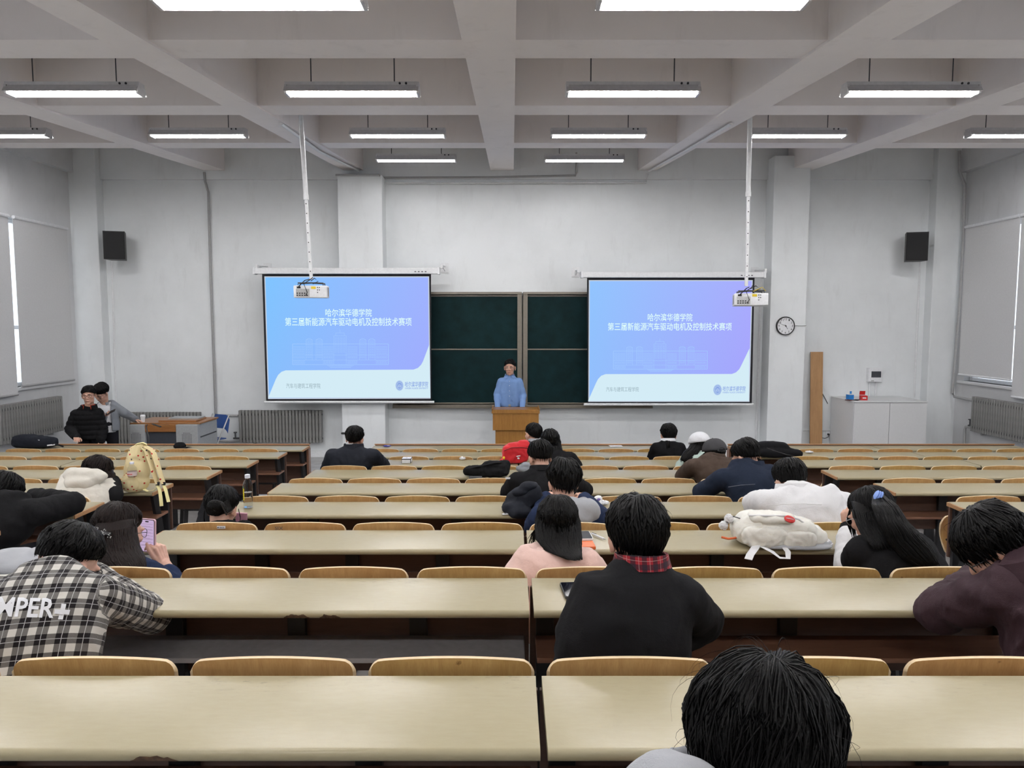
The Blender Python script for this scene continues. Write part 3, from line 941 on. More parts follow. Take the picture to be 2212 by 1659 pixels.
# ================================================================== LECTERN
def lectern():
    y0, y1 = 11.55, 12.05
    t = thing('wooden_lectern', 'honey veneer lectern in front of the standing lecturer', 'lectern', (PY(1114, 930, y0).x, y0, 0))
    top = PY(1114, 885, y0).z; lip = PY(1114, 893.5, y0).z; mid = PY(1114, 930, y0).z
    w0 = (PY(1166, 890, y0).x - PY(1062, 890, y0).x) / 2; w1 = (PY(1164, 910, y0).x - PY(1064.5, 910, y0).x) / 2; w2 = (PY(1159, 950, y0).x - PY(1071, 950, y0).x) / 2
    d = y1 - y0
    bm = B(); box(bm, -w0, w0, 0, d, lip, top - 0.012, 0.004); obj('top_rim', bm, M['podium'], t)
    bm = B()
    box(bm, -w0, w0, 0.0, 0.02, top - 0.014, top); box(bm, -w0, -w0 + 0.02, 0, d, top - 0.014, top + 0.012); box(bm, w0 - 0.02, w0, 0, d, top - 0.014, top + 0.012)
    obj('rim_edge', bm, M['podium'], t)
    bm = B(); box(bm, -w1, w1, 0.015, d - 0.02, mid, lip, 0.003); obj('upper_body', bm, M['podium'], t)
    bm = B(); box(bm, -w2, w2, 0.06, d - 0.05, 0.08, mid, 0.003); obj('lower_body', bm, M['podium'], t)
    bm = B(); box(bm, -w2 - 0.04, w2 + 0.04, 0.03, d - 0.02, 0, 0.08, 0.004); obj('plinth', bm, M['podium'], t)
    return t
LECT = lectern()

# ================================================================== RADIATORS AND PIPES
def rad_section():
    bm = B()
    box(bm, -0.0255, 0.0255, -0.05, 0.05, 0.0, 0.60, 0.012, 3)
    return mesh_of(bm, 'radiator_section', True, 60)
RS = rad_section()
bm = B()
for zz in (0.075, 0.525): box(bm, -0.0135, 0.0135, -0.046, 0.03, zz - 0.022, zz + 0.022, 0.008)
box(bm, -0.006, 0.006, -0.02, 0.03, 0.06, 0.54)  # dark strip that paints the shade in the gap between sections
RJ = mesh_of(bm, 'joint_and_gap_shade', True)
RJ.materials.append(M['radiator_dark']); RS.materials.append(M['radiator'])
def radiator(label, loc, rotz, n, pipes=(), valve=None):
    t = thing('cast_iron_radiator', label, 'radiator', loc, rotz, 'grey cast iron radiators')
    for i in range(n):
        s = link('section', RS, None, t); s.location = ((i - (n - 1) / 2) * 0.061, 0, 0)
        if i < n - 1:
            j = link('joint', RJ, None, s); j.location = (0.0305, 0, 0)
    bm = B()
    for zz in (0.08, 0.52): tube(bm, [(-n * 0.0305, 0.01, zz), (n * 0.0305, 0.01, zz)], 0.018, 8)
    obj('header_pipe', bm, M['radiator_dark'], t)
    for x in (-n * 0.02, n * 0.02):
        bm = B(); box(bm, x - 0.012, x + 0.012, -0.03, 0.112, -0.03, 0.005); obj('wall_hook', bm, M['grey_paint'], t)
    if valve:
        x, zz = valve
        s = 1 if x > 0 else -1
        bm = B()
        tube(bm, [(x, 0, zz), (x + s * 0.12, 0, zz)], 0.016, 8)
        v_ = obj('valve_pipe', bm, M['dark_grey'], t)
        bm = B()
        tube(bm, [(x + s * 0.08, 0, zz), (x + s * 0.08, 0, zz + 0.10)], 0.014, 8)
        lathe(bm, (x + s * 0.08, 0, zz + 0.10), [(0.03, 0), (0.034, 0.008), (0.03, 0.016), (0.004, 0.018)], 10)
        obj('valve_wheel', bm, M['dark_grey'], v_)
    return t
YR = 13.08
c = PY(606, 957, YR - 0.05)
radiator('grey cast iron radiator below the left screen', (c.x, YR, c.z), 0, 25, valve=(-25 * 0.0305, 0.08))
c0, c1 = PY(255, 960, YR), PY(438, 960, YR)
radiator('grey cast iron radiator behind the grey teaching console', ((c0.x + c1.x) / 2, YR, PY(340, 960, YR).z), 0, 25)
a = PX(133, 930, XL + 0.12)
radiator('grey cast iron radiator under the left window', (XL + 0.12, a.y - 25 * 0.0305, a.z), pi / 2, 25)
a = PX(2101, 931, XR - 0.12)
radiator('grey cast iron radiator under the right window', (XR - 0.12, a.y - 25 * 0.0305, a.z), -pi / 2, 25, valve=(-25 * 0.0305 , 0.08))
def pipe(name, label, cat, pts, r, m, group=None, flat=1.0):
    bm = B(); tube(bm, pts, r, 8, True, flat)
    return tag(obj(name, bm, m, None, True, 60), label, cat, group)
yp = YW - 0.035
pipe('heating_pipe', 'thin grey heating pipe running down the front wall left of the screens', 'pipe',
     [PY(441, 372, yp - 0.06), PY(443, 392, yp - 0.05), PY(450, 415, yp), PY(455, 600, yp), PY(466, 894, yp), PY(468, 897, yp), PY(514, 898, yp)], 0.022, M['grey_paint'], 'heating pipes')
pipe('heating_pipe', 'grey return pipe near the floor beside the blue folding chair', 'pipe',
     [PY(430, 950, yp), PY(500, 954, yp), PY(517, 953, yp)], 0.020, M['grey_paint'], 'heating pipes')
xp = XR - 0.09
pipe('heating_pipe', 'grey heating pipe running down beside the right window to the radiator', 'pipe',
     [PX(2073, 326, xp - 0.1), PX(2073, 370, xp - 0.1), PX(2084, 398, xp), PX(2082, 490, xp), PX(2073, 660, xp), PX(2057, 850, xp), PX(2062, 857, xp), PX(2102, 865, XR - 0.12)], 0.024, M['grey_paint'], 'heating pipes')
pipe('heating_pipe', 'short grey pipe with a bend going down below the right radiator', 'pipe',
     [PX(2102, 922, XR - 0.12), PX(2086, 922, XR - 0.1), PX(2084, 928, XR - 0.1), PX(2083, 958, XR - 0.1), PX(2082, 985, XR - 0.1)], 0.022, M['grey_paint'], 'heating pipes')
def trunk(label, pts, r=0.018, m='white_metal', grp='cable trunking'):
    return pipe('cable_trunking', label, 'cable trunking', pts, r, M[m], grp, 0.55)
yt = YW - 0.085
trunk('long white cable trunking high across the front wall between the columns', [PY(828, 395, yt), PY(1100, 395, yt), PY(1396, 394, yt), PY(1398, 375, yt)], 0.026)
pipe('conduit_pipe', 'dusty grey conduit high on the front wall, bending up at its right end', 'conduit', [PY(725, 378, 12.75), PY(819, 378, 12.75), PY(826, 384, yt), PY(1060, 383, yt), PY(1244, 379, yt), PY(1245, 372, yt), PY(1245, 330, yt - 0.2)], 0.018, M['grey_paint'])
trunk('white cable trunking along the underside of the left ceiling beam', [Vector((PY(607, 266, 9.0).x, 9.0, beam_z(9.0) - 0.032)), Vector((PY(690, 322, 11.0).x, 11.0, beam_z(11.0) - 0.032)), Vector((PY(775, 373, 13.0).x, 13.0, beam_z(13.0) - 0.032))], 0.028)
trunk('white cable trunking along the underside of the right ceiling beam', [Vector((PY(1580, 267, 9.0).x, 9.0, beam_z(9.0) - 0.032)), Vector((PY(1478, 322, 11.0).x, 11.0, beam_z(11.0) - 0.032)), Vector((PY(1402, 372, 13.0).x, 13.0, beam_z(13.0) - 0.032))], 0.028)
trunk('thin white trunking below the left loudspeaker', [PY(241, 560, YW - 0.01), PY(251, 880, YW - 0.01)], 0.014)
trunk('thin white trunking below the right loudspeaker', [PY(1988, 565, YW - 0.01), PY(1975, 858, YW - 0.01)], 0.014)
trunk('white trunking beside the column right of the left screen', [PY(836, 870, YW - 0.012), PY(838, 972, YW - 0.012)], 0.018)
trunk('white trunking rising behind the right edge of the right screen', [PY(1645, 590, YW - 0.012), PY(1633, 960, YW - 0.012)], 0.022)
trunk('short white trunking leading right from the wall clock', [PY(1716, 703, YC - 0.008), PY(1741, 703, YC - 0.008)], 0.016)
trunk('white trunking low on the front wall behind the tan plank', [PY(1735, 930, YW - 0.01), PY(1796, 930, YW - 0.01)], 0.016)

# ================================================================== BLINDS
def blind(label, side, u0, u1, vt, vb_, y1=None):
    X = (XL + 0.07) if side < 0 else (XR - 0.07)
    a = PX(u0, 650, X).y
    b = PX(u1, 650, X).y if u1 is not None else y1
    lo, hi = min(a, b), max(a, b)
    um = u0 if side > 0 else (u1 if u1 is not None else u0)
    zt = PX(149 if side < 0 else 2083, 496 if side < 0 else 493, X).z
    zb_ = vb_
    t = thing('roller_blind', label, 'blind', (0, 0, 0), 0, 'white roller blinds')
    bm = B(); box(bm, X - 0.003, X + 0.003, lo, hi, zb_, zt, 0.0); obj('blind_fabric', bm, M['blind'], t)
    bm = B(); tube(bm, [(X - side * 0.01, lo + 0.004, zt + 0.01), (X - side * 0.01, hi - 0.004, zt + 0.01)], 0.028, 10); obj('roller_tube', bm, M['white_plastic'], t, True)
    bm = B(); tube(bm, [(X, lo, zb_), (X, hi, zb_)], 0.018, 8); obj('bottom_bar', bm, M['grey_paint'] if side < 0 else M['white_plastic'], t, True)
    return t
zbl = PX(154, 821, XL + 0.07).z
blind('white roller blind of the left window, nearer the front corner', -1, 37, 152, 496, zbl)
blind('white roller blind of the left window, nearer the camera', -1, 27, None, 480, zbl - 0.12, 8.0)
zbr = PX(2066, 808, XR - 0.07).z
blind('white roller blind of the right window, nearer the front corner', 1, 2079, 2194, 493, zbr)
blind('white roller blind of the right window, nearer the camera', 1, 2197, None, 480, zbr - 0.26, 8.0)

# ================================================================== LOUDSPEAKERS
M['grille'] = plain('black_speaker_grille', (0.006, 0.006, 0.007, 1), 0.75, 0, 0.5, 200)
def speaker(label, u0, u1, v0, v1, y, rz):
    c = PY((u0 + u1) / 2, (v0 + v1) / 2, y)
    k = y / FPX
    w, h = (u1 - u0) * k * 0.86, (v1 - v0) * k
    t = thing('wall_loudspeaker', label, 'loudspeaker', c, rz, 'black wall loudspeakers')
    bm = B()
    prism(bm, [(-w / 2, -0.14), (w / 2, -0.14), (w * 0.36, 0.14), (-w * 0.36, 0.14)], -h / 2, h / 2)
    obj('cabinet', bm, M['black'], t)
    bm = B(); box(bm, -w / 2 + 0.01, w / 2 - 0.01, -0.155, -0.139, -h / 2 + 0.012, h / 2 - 0.012, 0.006); obj('grille', bm, M['grille'], t)
    bm = B(); tube(bm, [(0, 0.12, 0.05), (0, 0.24, 0.05)], 0.02, 6); box(bm, -0.05, 0.05, 0.135, 0.15, -0.06, 0.12); obj('wall_bracket', bm, M['black_metal'], t)
    return t
speaker('black loudspeaker high in the left front corner', 227, 276, 502, 561, 12.85, 0.25)
speaker('black loudspeaker high in the right front corner', 1951, 2001, 504, 564, 12.85, -0.25)

# ================================================================== CEILING PROJECTORS
def projector(label, u0, u1, vt, vb_, y, rz, tilt, tail):
    k = y / FPX
    c = PY((u0 + u1) / 2, (vt + vb_) / 2, y)
    w = 0.40
    t = thing('ceiling_projector', label, 'projector', c, rz, 'white ceiling projectors')
    t.rotation_euler = (tilt, 0, rz)
    h = 0.150; d = 0.30
    bm = B(); box(bm, -w / 2, w / 2, 0, d, -h / 2, h / 2, 0.012, 3); obj('body', bm, M['white_plastic'], t, True, 50)
    bm = B(); box(bm, -w / 2 + 0.03, -0.01, -0.004, 0.004, -h / 2 + 0.015, h / 2 - 0.04, 0.002); pn = obj('port_panel', bm, M['steel'], t)
    r = random.Random(3)
    for q in range(9):
        x = -w / 2 + 0.045 + (q % 5) * 0.029; zz = -h / 2 + 0.03 + (q // 5) * 0.025
        bm = B(); box(bm, x - 0.009, x + 0.009, -0.008, 0.0, zz - 0.007, zz + 0.007, 0.002); obj('port', bm, M['black'], pn)
    bm = B(); box(bm, -w / 2 + 0.04, -w / 2 + 0.085, -0.006, 0.002, h / 2 - 0.036, h / 2 - 0.012, 0.002); obj('power_socket', bm, M['black'], t)
    bm = B(); box(bm, 0.01, 0.065, -0.003, 0.003, h / 2 - 0.042, h / 2 - 0.012); obj('warning_label', bm, M['yellow'], t)
    for q in range(5):
        bm = B(); box(bm, 0.08 + (q % 2) * 0.022, 0.092 + (q % 2) * 0.022, -0.003, 0.003, h / 2 - 0.03 - (q // 2) * 0.03, h / 2 - 0.018 - (q // 2) * 0.03); obj('button', bm, M['dark_grey'], t)
    for s in (-1, 1):
        bm = B(); 
        for q in range(8): box(bm, s * (w / 2) - 0.002, s * (w / 2) + 0.002, 0.05 + q * 0.025, 0.062 + q * 0.025, -h / 2 + 0.02, h / 2 - 0.02)
        obj('vent', bm, M['grey_paint'], t)
    bm = B(); box(bm, -0.08, 0.08, 0.06, 0.22, h / 2 + 0.03, h / 2 + 0.042)
    for sx in (-1, 1):
        for sy in (0.04, 0.26):
            tube(bm, [(0, 0.14, h / 2 + 0.036), (sx * 0.15, sy, h / 2 + 0.03), (sx * 0.15, sy, h / 2)], 0.009, 5)
    obj('ceiling_mount', bm, M['dark_grey'], t)
    bm = B()
    tube(bm, [(-w / 2 + 0.06, -0.01, h / 2 - 0.02), (-w / 2 + 0.09, -0.05, h / 2 + 0.01), (-0.06, -0.02, h / 2 + 0.06), (-0.02, 0.1, h / 2 + 0.08)], 0.006, 6)
    tube(bm, [(-0.05, -0.01, -h / 2 + 0.03), (-0.03, -0.07, -0.01), (-0.07, -0.06, h / 2 + 0.02), (0.0, 0.0, h / 2 + 0.07), (0.02, 0.1, h / 2 + 0.1)], 0.006, 6)
    tube(bm, [(0.03, 0.02, h / 2 + 0.02), (0.1, -0.03, h / 2 + 0.05), (0.05, 0.02, h / 2 + 0.09), (0.0, 0.1, h / 2 + 0.06)], 0.005, 6)
    obj('cable_loop', bm, M['black'], t, True)
    if tail:
        bm = B(); tube(bm, [(0.02, 0.0, h / 2 + 0.02), (0.12, -0.02, h / 2 + 0.07), (0.17, 0.05, h / 2 + 0.03)], 0.004, 6); obj('yellow_cable', bm, M['yellow'], t, True)
    return t
M['yellow'] = plain('yellow_plastic', (0.75, 0.55, 0.02, 1), 0.5)
def pole(label, top, bot, y, joint):
    a, b = PY(*top, y), PY(*bot, y)
    t = thing('projector_pole', label, 'projector pole', a, 0, 'white projector poles')
    d = b - a
    up = Vector((0, 0, 1)) * (slab_z(y) - a.z - 0.01)
    dirv = -d.normalized() * (up.length / max(0.2, -d.normalized().z))
    bm = B(); tube(bm, [dirv, d * joint], 0.029, 12); obj('outer_tube', bm, M['white_metal'], t, True)
    bm = B(); tube(bm, [d * (joint - 0.02), d], 0.024, 4, True, 1.0, Vector((1, 1, 0))); inner = obj('inner_tube', bm, M['white_metal'], t)
    bm = B(); lathe(bm, d * joint, [(0.034, -0.03), (0.034, 0.03)], 12, d); obj('clamp_collar', bm, M['white_metal'], t)
    for q in range(8):
        p = d * (joint + 0.04 + (1 - joint) * 0.118 * q)
        bm = B(); lathe(bm, p + Vector((0, -0.018, 0)), [(0.007, 0), (0.007, 0.004), (0, 0.004)], 6, Vector((0, -1, 0))); obj('hole', bm, M['black'], inner)
    return t
pole('white ceiling pole holding the left projector', (650, 254), (672.5, 603), 9.0, 0.49)
pole('white ceiling pole holding the right projector', (1620, 254), (1612, 618), 9.0, 0.45)
projector('white ceiling projector in front of the left screen', 634, 707, 614, 646, 8.87, 0.16, 0.02, False)
projector('white ceiling projector at the right edge of the right screen', 1588, 1658, 633, 660, 8.87, -0.22, -0.02, True)

# ================================================================== TEACHING CONSOLE
M['console_grey'] = plain('console_grey_steel', (0.33, 0.34, 0.345, 1), 0.45)
M['console_dark'] = plain('console_dark_panel', (0.045, 0.05, 0.062, 1), 0.4)
M['console_wood'] = wood('console_orange_wood', (0.22, 0.085, 0.022, 1), (0.32, 0.14, 0.045, 1), 0.35)
def console():
    y0 = 11.2; ym = 11.95
    f = lambda u, v: PY(u, v, y0)
    x0, x1, x2, x3 = f(280, 940).x, f(313, 940).x, f(380, 940).x, f(427, 940).x
    top = f(350, 917.5).z
    t = thing('teaching_console', 'grey steel teaching console with orange wood top at the left front', 'console', (0, 0, 0))
    for name, a, b in (('left_pedestal', x0, x1), ('right_pedestal', x2, x3)):
        bm = B(); box(bm, a, b, y0, ym, 0, top, 0.008); p = obj(name, bm, M['console_grey'], t)
        bm = B()
        cx = (a + b) / 2 - (0.0 if name == 'right_pedestal' else 0.02)
        for i in range(7):
            for j in range(14):
                ex = abs(i - 3) / 3.4; ez = abs(j - 6.5) / 7.2
                if ez > 0.62 and ex * ex + ((ez - 0.62) / 0.38) ** 2 > 1: continue
                lathe(bm, (cx + (i - 3) * 0.023, y0, top - 0.27 + (j - 6.5) * 0.021), [(0.006, 0), (0.006, 0.002), (0, 0.002)], 6, Vector((0, -1, 0)))
        obj('speaker_holes', bm, M['black'], p)
    bm = B(); box(bm, x1, x2, y0 + 0.05, y0 + 0.07, 0.05, f(350, 933).z, 0.0); obj('dark_panel', bm, M['console_dark'], t)
    bm = B(); box(bm, x1, x2, y0 + 0.01, y0 + 0.12, f(350, 933.5).z, top, 0.006); obj('front_drawer', bm, M['console_wood'], t)
    bm = B(); box(bm, x0 - 0.02, x3 + 0.02, y0 + 0.06, ym + 0.03, top, top + 0.022, 0.006); obj('worktop', bm, M['console_wood'], t)
    a, b = PY(340, 915, y0 + 0.1).x, PY(421, 915, y0 + 0.1).x
    zt = PY(380, 904.5, y0 + 0.4).z
    bm = B(); rings = []
    for dx, yy, zz in ((0, y0 + 0.14, top + 0.022), (0, y0 + 0.14, top + 0.05), (0.03, y0 + 0.42, zt), (0.03, y0 + 0.6, zt), (0.03, y0 + 0.6, top + 0.022)):
        rings.append((a + dx, b - dx, yy, zz))
    A = [bm.verts.new((r[0], r[2], r[3])) for r in rings]; C2 = [bm.verts.new((r[1], r[2], r[3])) for r in rings]
    rings_to_faces(bm, [A, C2]); obj('monitor_lid', bm, M['console_wood'], t)
    bm = B(); box(bm, a + 0.05, b - 0.05, y0 + 0.36, y0 + 0.62, zt, zt + 0.018, 0.005); obj('lid_top', bm, M['console_grey'], t)
    bm = B(); box(bm, x3, x3 + 0.006, y0 + 0.1, ym - 0.05, top - 0.22, top - 0.20); obj('side_groove', bm, M['dark_grey'], t)
    return t, top
CONS, CTOP = console()
# cup
c = PY(309, 917.5, 11.34); c.z = CTOP + 0.0235
t = thing('paper_coffee_cup', 'white paper coffee cup standing on the teaching console', 'cup', c)
bm = B(); lathe(bm, (0, 0, 0), [(0.028, 0), (0.036, 0.085), (0.034, 0.086)], 18); obj('cup_body', bm, M['white_plastic'], t, True)
bm = B(); lathe(bm, (0, 0, 0.085), [(0.040, 0), (0.041, 0.012), (0.037, 0.016), (0.035, 0.03), (0.030, 0.032)], 18); obj('lid', bm, M['white_plastic'], t, True)
# folding chair
M['blue'] = plain('blue_plastic', (0.02, 0.07, 0.25, 1), 0.45)
c = PY(454, 940, 12.5); c.z = 0
t = thing('blue_folding_chair', 'blue folding chair with a black bag behind the teaching console', 'chair', c, -0.5)
bm = B(); plate(bm, lambda u, w: Vector((u * 0.2, 0.18 + 0.03 * u * u + w * 0.05, 0.62 + w * 0.24 - corner(u, 0.6, 0.09))), 12, 4, 0.015); obj('backrest', bm, M['blue'], t, True)
bm = B(); box(bm, -0.2, 0.2, -0.22, 0.18, 0.44, 0.46, 0.01); obj('seat', bm, M['blue'], t)
for s in (-1, 1):
    bm = B(); tube(bm, [(s * 0.21, 0.24, 0.86), (s * 0.21, -0.24, 0.0)], 0.012, 8); obj('leg', bm, M['steel'], t)
    bm = B(); tube(bm, [(s * 0.19, -0.18, 0.45), (s * 0.19, 0.26, 0.0)], 0.012, 8); obj('leg', bm, M['steel'], t)
bm = B(); tube(bm, [(-0.2, -0.1, 0.18), (0.2, -0.1, 0.18)], 0.009, 6); obj('crossbar', bm, M['steel'], t)
# bag hanging on the chair back
bm = B(); ell(bm, (0, 0, 0), (0.15, 0.08, 0.15)); ell(bm, (0.03, -0.02, -0.08), (0.15, 0.09, 0.12)); me = blob(bm, 0.015, 6, 'black_bag'); ripple(me, 0.012, 7, 2)
o = link('black_bag', me, M['black']); p = PY(441, 924, 12.42); o.location = p
tag(o, 'black bag on the blue folding chair behind the teaching console', 'bag')

# gooseneck clamp of the document camera
p0 = PY(326, 966, 10.15); p0.z = floor_z(9) + 0.75
t = thing('phone_clamp_stand', 'black gooseneck phone clamp standing on the front left desk', 'stand', (p0.x, p0.y - 0.05, max(p0.z, 0.75) + 0.002))
bm = B(); lathe(bm, (0, 0, 0), [(0.06, 0), (0.06, 0.008), (0.02, 0.014)], 14); obj('base', bm, M['black'], t)
bm = B(); tube(bm, [(0, 0, 0.01), (0, 0, 0.12), (-0.02, 0.0, 0.20), (-0.03, 0, 0.26), (-0.01, 0, 0.29)], 0.008, 8); obj('gooseneck', bm, M['dark_grey'], t, True)
bm = B(); box(bm, -0.05, 0.08, -0.02, 0.02, 0.295, 0.308, 0.004, mat=Matrix.Rotation(0.35, 4, 'Y')); obj('phone_holder', bm, M['black'], t)

# ================================================================== CABINET SIDE (right front)
M['cabinet'] = plain('white_cabinet_laminate', (0.66, 0.665, 0.67, 1), 0.42, 0, 0.02)
y0 = 12.28
x0, x1, xm = PY(1844, 910, y0).x, PY(2002, 910, y0).x, PY(1921, 910, y0).x
zt = PY(1920, 867, y0).z
t = thing('white_cabinet', 'low white two-door cabinet in the right front corner', 'cabinet', (x0, y0, 0))
w = x1 - x0
bm = B(); box(bm, 0, w, 0.02, YW - y0 - 0.03, 0, zt - 0.02, 0.003); obj('body', bm, M['cabinet'], t)
bm = B(); box(bm, -0.008, w + 0.008, -0.004, YW - y0 - 0.03, zt - 0.02, zt, 0.004); obj('cabinet_top', bm, M['cabinet'], t)
for a, b in ((0.004, xm - x0 - 0.004), (xm - x0 + 0.004, w - 0.004)):
    bm = B(); box(bm, a, b, 0.0, 0.019, 0.04, zt - 0.03, 0.003); obj('door', bm, M['cabinet'], t)
CABTOP = zt
def topbox(name, label, cat, u, v, y, sx, sy, sz, m, rz=0.0):
    p = PY(u, v, y)
    bm = B(); box(bm, -sx / 2, sx / 2, -sy / 2, sy / 2, 0, sz, 0.002)
    o = obj(name, bm, m); o.location = (p.x, y, CABTOP); o.rotation_euler.z = rz
    return tag(o, label, cat)
M['red'] = plain('red_card', (0.55, 0.02, 0.02, 1), 0.5); M['skyblue'] = plain('blue_card', (0.02, 0.22, 0.62, 1), 0.5)
p = PY(1836, 858, 12.62)
t = thing('blue_carton', 'small blue open carton on the white cabinet', 'box', (p.x, 12.62, CABTOP), 0.15)
bm = B(); box(bm, -0.05, 0.05, -0.04, 0.04, 0, 0.085, 0.002); obj('carton_body', bm, M['skyblue'], t)
bm = B(); box(bm, -0.048, 0.048, -0.045, 0.045, 0.083, 0.092, 0.002); obj('white_top', bm, M['white_plastic'], t)
bm = B(); box(bm, 0.02, 0.055, 0.035, 0.04, 0.085, 0.14, 0.001); obj('open_flap', bm, M['skyblue'], t)
p = PY(1865, 862, 12.5)
t = thing('red_carton', 'small red open carton on the white cabinet', 'box', (p.x, 12.5, CABTOP), -0.1)
bm = B(); box(bm, -0.055, 0.055, -0.045, 0.045, 0, 0.08, 0.002); obj('carton_body', bm, M['red'], t)
bm = B(); box(bm, -0.05, 0.045, 0.04, 0.046, 0.08, 0.15, 0.001, mat=Matrix.Translation((0, 0.03, 0.0)) @ Matrix.Rotation(0.2, 4, 'X')); obj('open_flap', bm, M['red'], t)
bm = B(); box(bm, -0.03, 0.03, -0.0465, -0.0445, 0.03, 0.05); obj('white_print', bm, M['white_plastic'], t)
topbox('phone', 'black phone lying on the white cabinet by the red carton', 'phone', 1850, 862, 12.46, 0.075, 0.15, 0.012, M['black'], -0.7)
topbox('wallet', 'dark red wallet lying flat on the white cabinet', 'wallet', 1834, 862, 12.44, 0.10, 0.09, 0.014, plain('dark_red_leather', (0.08, 0.015, 0.015, 1), 0.5), 0.5)

# tan plank leaning on the wall
ytop = YW - 0.03
a, b = PY(1750, 760, ytop), PY(1776.5, 760, ytop)
ph = a.z
bm = B(); box(bm, 0, b.x - a.x, -0.012, 0.012, 0, ph / cos(0.06), 0.003)
o = obj('wooden_plank', bm, M['plank']); o.location = (a.x, ytop - 0.02 - sin(0.06) * ph, 0.0); o.rotation_euler = (-0.06, 0, 0)
tag(o, 'tall tan plank leaning against the front wall beside the right column', 'plank')

# breaker box
y0 = YW - 0.09
p, q = PY(1876, 825, y0), PY(1906, 795, y0)
t = thing('breaker_box', 'white breaker box with dark window on the wall above the cabinet', 'breaker box', ((p.x + q.x) / 2, y0, (p.z + q.z) / 2))
w, h = q.x - p.x, q.z - p.z
bm = B(); box(bm, -w / 2, w / 2, 0, 0.09, -h / 2, h / 2, 0.008); obj('case', bm, M['white_plastic'], t)
bm = B(); box(bm, -w * 0.30, w * 0.42, -0.006, 0.004, -h * 0.18, h * 0.26, 0.003); wd = obj('smoked_window', bm, M['console_dark'], t)
for q_ in range(3):
    bm = B(); box(bm, -0.06 + q_ * 0.05, -0.03 + q_ * 0.05, -0.009, 0.0, -0.01, 0.025, 0.002); obj('breaker_switch', bm, M['dark_grey'], wd)
bm = B(); box(bm, -w * 0.3, -w * 0.1, -0.003, 0.003, -h * 0.45, -h * 0.38); obj('sticker', bm, M['grey_paint'], t)
for s in (-0.06, 0.05):
    bm = B(); tube(bm, [(s, 0.07, -h / 2), (s, 0.07, CABTOP - (p.z + h / 2) + 0.0)], 0.012, 6); obj('cable_duct', bm, M['white_plastic'], t)
# wall socket with plug and cable
p = PY(1789, 937, YW - 0.02)
t = thing('wall_socket', 'white wall socket with a black plug beside the white cabinet', 'socket', p)
bm = B(); box(bm, -0.045, 0.045, 0.0, 0.02, -0.045, 0.045, 0.006); obj('socket_plate', bm, M['white_plastic'], t)
bm = B(); lathe(bm, (0, 0, -0.01), [(0.02, 0), (0.016, 0.03), (0.006, 0.04)], 10, Vector((0, -1, 0))); obj('plug', bm, M['black'], t)
bm = B(); tube(bm, [(0, -0.035, -0.01), (-0.02, -0.06, -0.05), (-0.08, -0.05, -0.08), (-0.16, -0.03, -0.06)], 0.006, 6); obj('cable', bm, M['black'], t, True)
pipe('loose_cable', 'short black cable hanging on the wall right of the plank', 'cable', [PY(1775, 848, YW - 0.01), PY(1781, 858, YW - 0.012), PY(1788, 872, YW - 0.01)], 0.006, M['black'])

# wall clock
p = PY(1696.5, 704, YC - 0.02)
t = thing('wall_clock', 'round black-rimmed wall clock on the right column', 'clock', p)
R = 20.0 * YC / FPX
bm = B(); lathe(bm, (0, 0.02, 0), [(R, 0), (R, 0.035), (R * 0.96, 0.045), (R * 0.90, 0.045), (R * 0.89, 0.03), (0.0, 0.03)], 48, Vector((0, -1, 0))); obj('rim', bm, M['black'], t, True)
bm = B(); lathe(bm, (0, -0.012, 0), [(R * 0.9, 0), (0, 0.0005)], 48, Vector((0, -1, 0))); face = obj('dial', bm, M['white_plastic'], t)
for hnum in range(1, 13):
    a = pi / 2 - hnum * pi / 6
    text_mesh(str(hnum), 'numeral', M['black'], face, (cos(a) * R * 0.72, -0.014, sin(a) * R * 0.72), R * (0.24 if hnum > 9 else 0.13), R * 0.2, bold=0.01)
for ang, ln_, wd in ((radians(90 - 147), 0.42, 0.014), (radians(90 + 68), 0.68, 0.010)):
    bm = B(); tube(bm, [(-cos(ang) * R * 0.12, -0.018, -sin(ang) * R * 0.12), (cos(ang) * R * ln_, -0.018, sin(ang) * R * ln_)], [wd * 0.6, wd * 0.35], 4, True, 0.4); obj('hand', bm, M['black'], t)
bm = B(); lathe(bm, (0, -0.014, 0), [(0.012, 0), (0.012, 0.01), (0, 0.01)], 10, Vector((0, -1, 0))); obj('centre_cap', bm, M['black'], t)
# grey tap behind the man at the column
pipe('water_tap', 'small black tap on the front column left of the seated man', 'tap', [PY(738, 936, YC - 0.02), PY(741, 936, YC - 0.03), PY(750, 936, YC - 0.02)], 0.02, M['black_metal'])

# ================================================================== PEOPLE
def V(*a): return Vector(a)
def rot_head(yaw, pitch, roll):
    return Matrix.Rotation(yaw, 3, 'Z') @ Matrix.Rotation(-pitch, 3, 'X') @ Matrix.Rotation(roll, 3, 'Y')

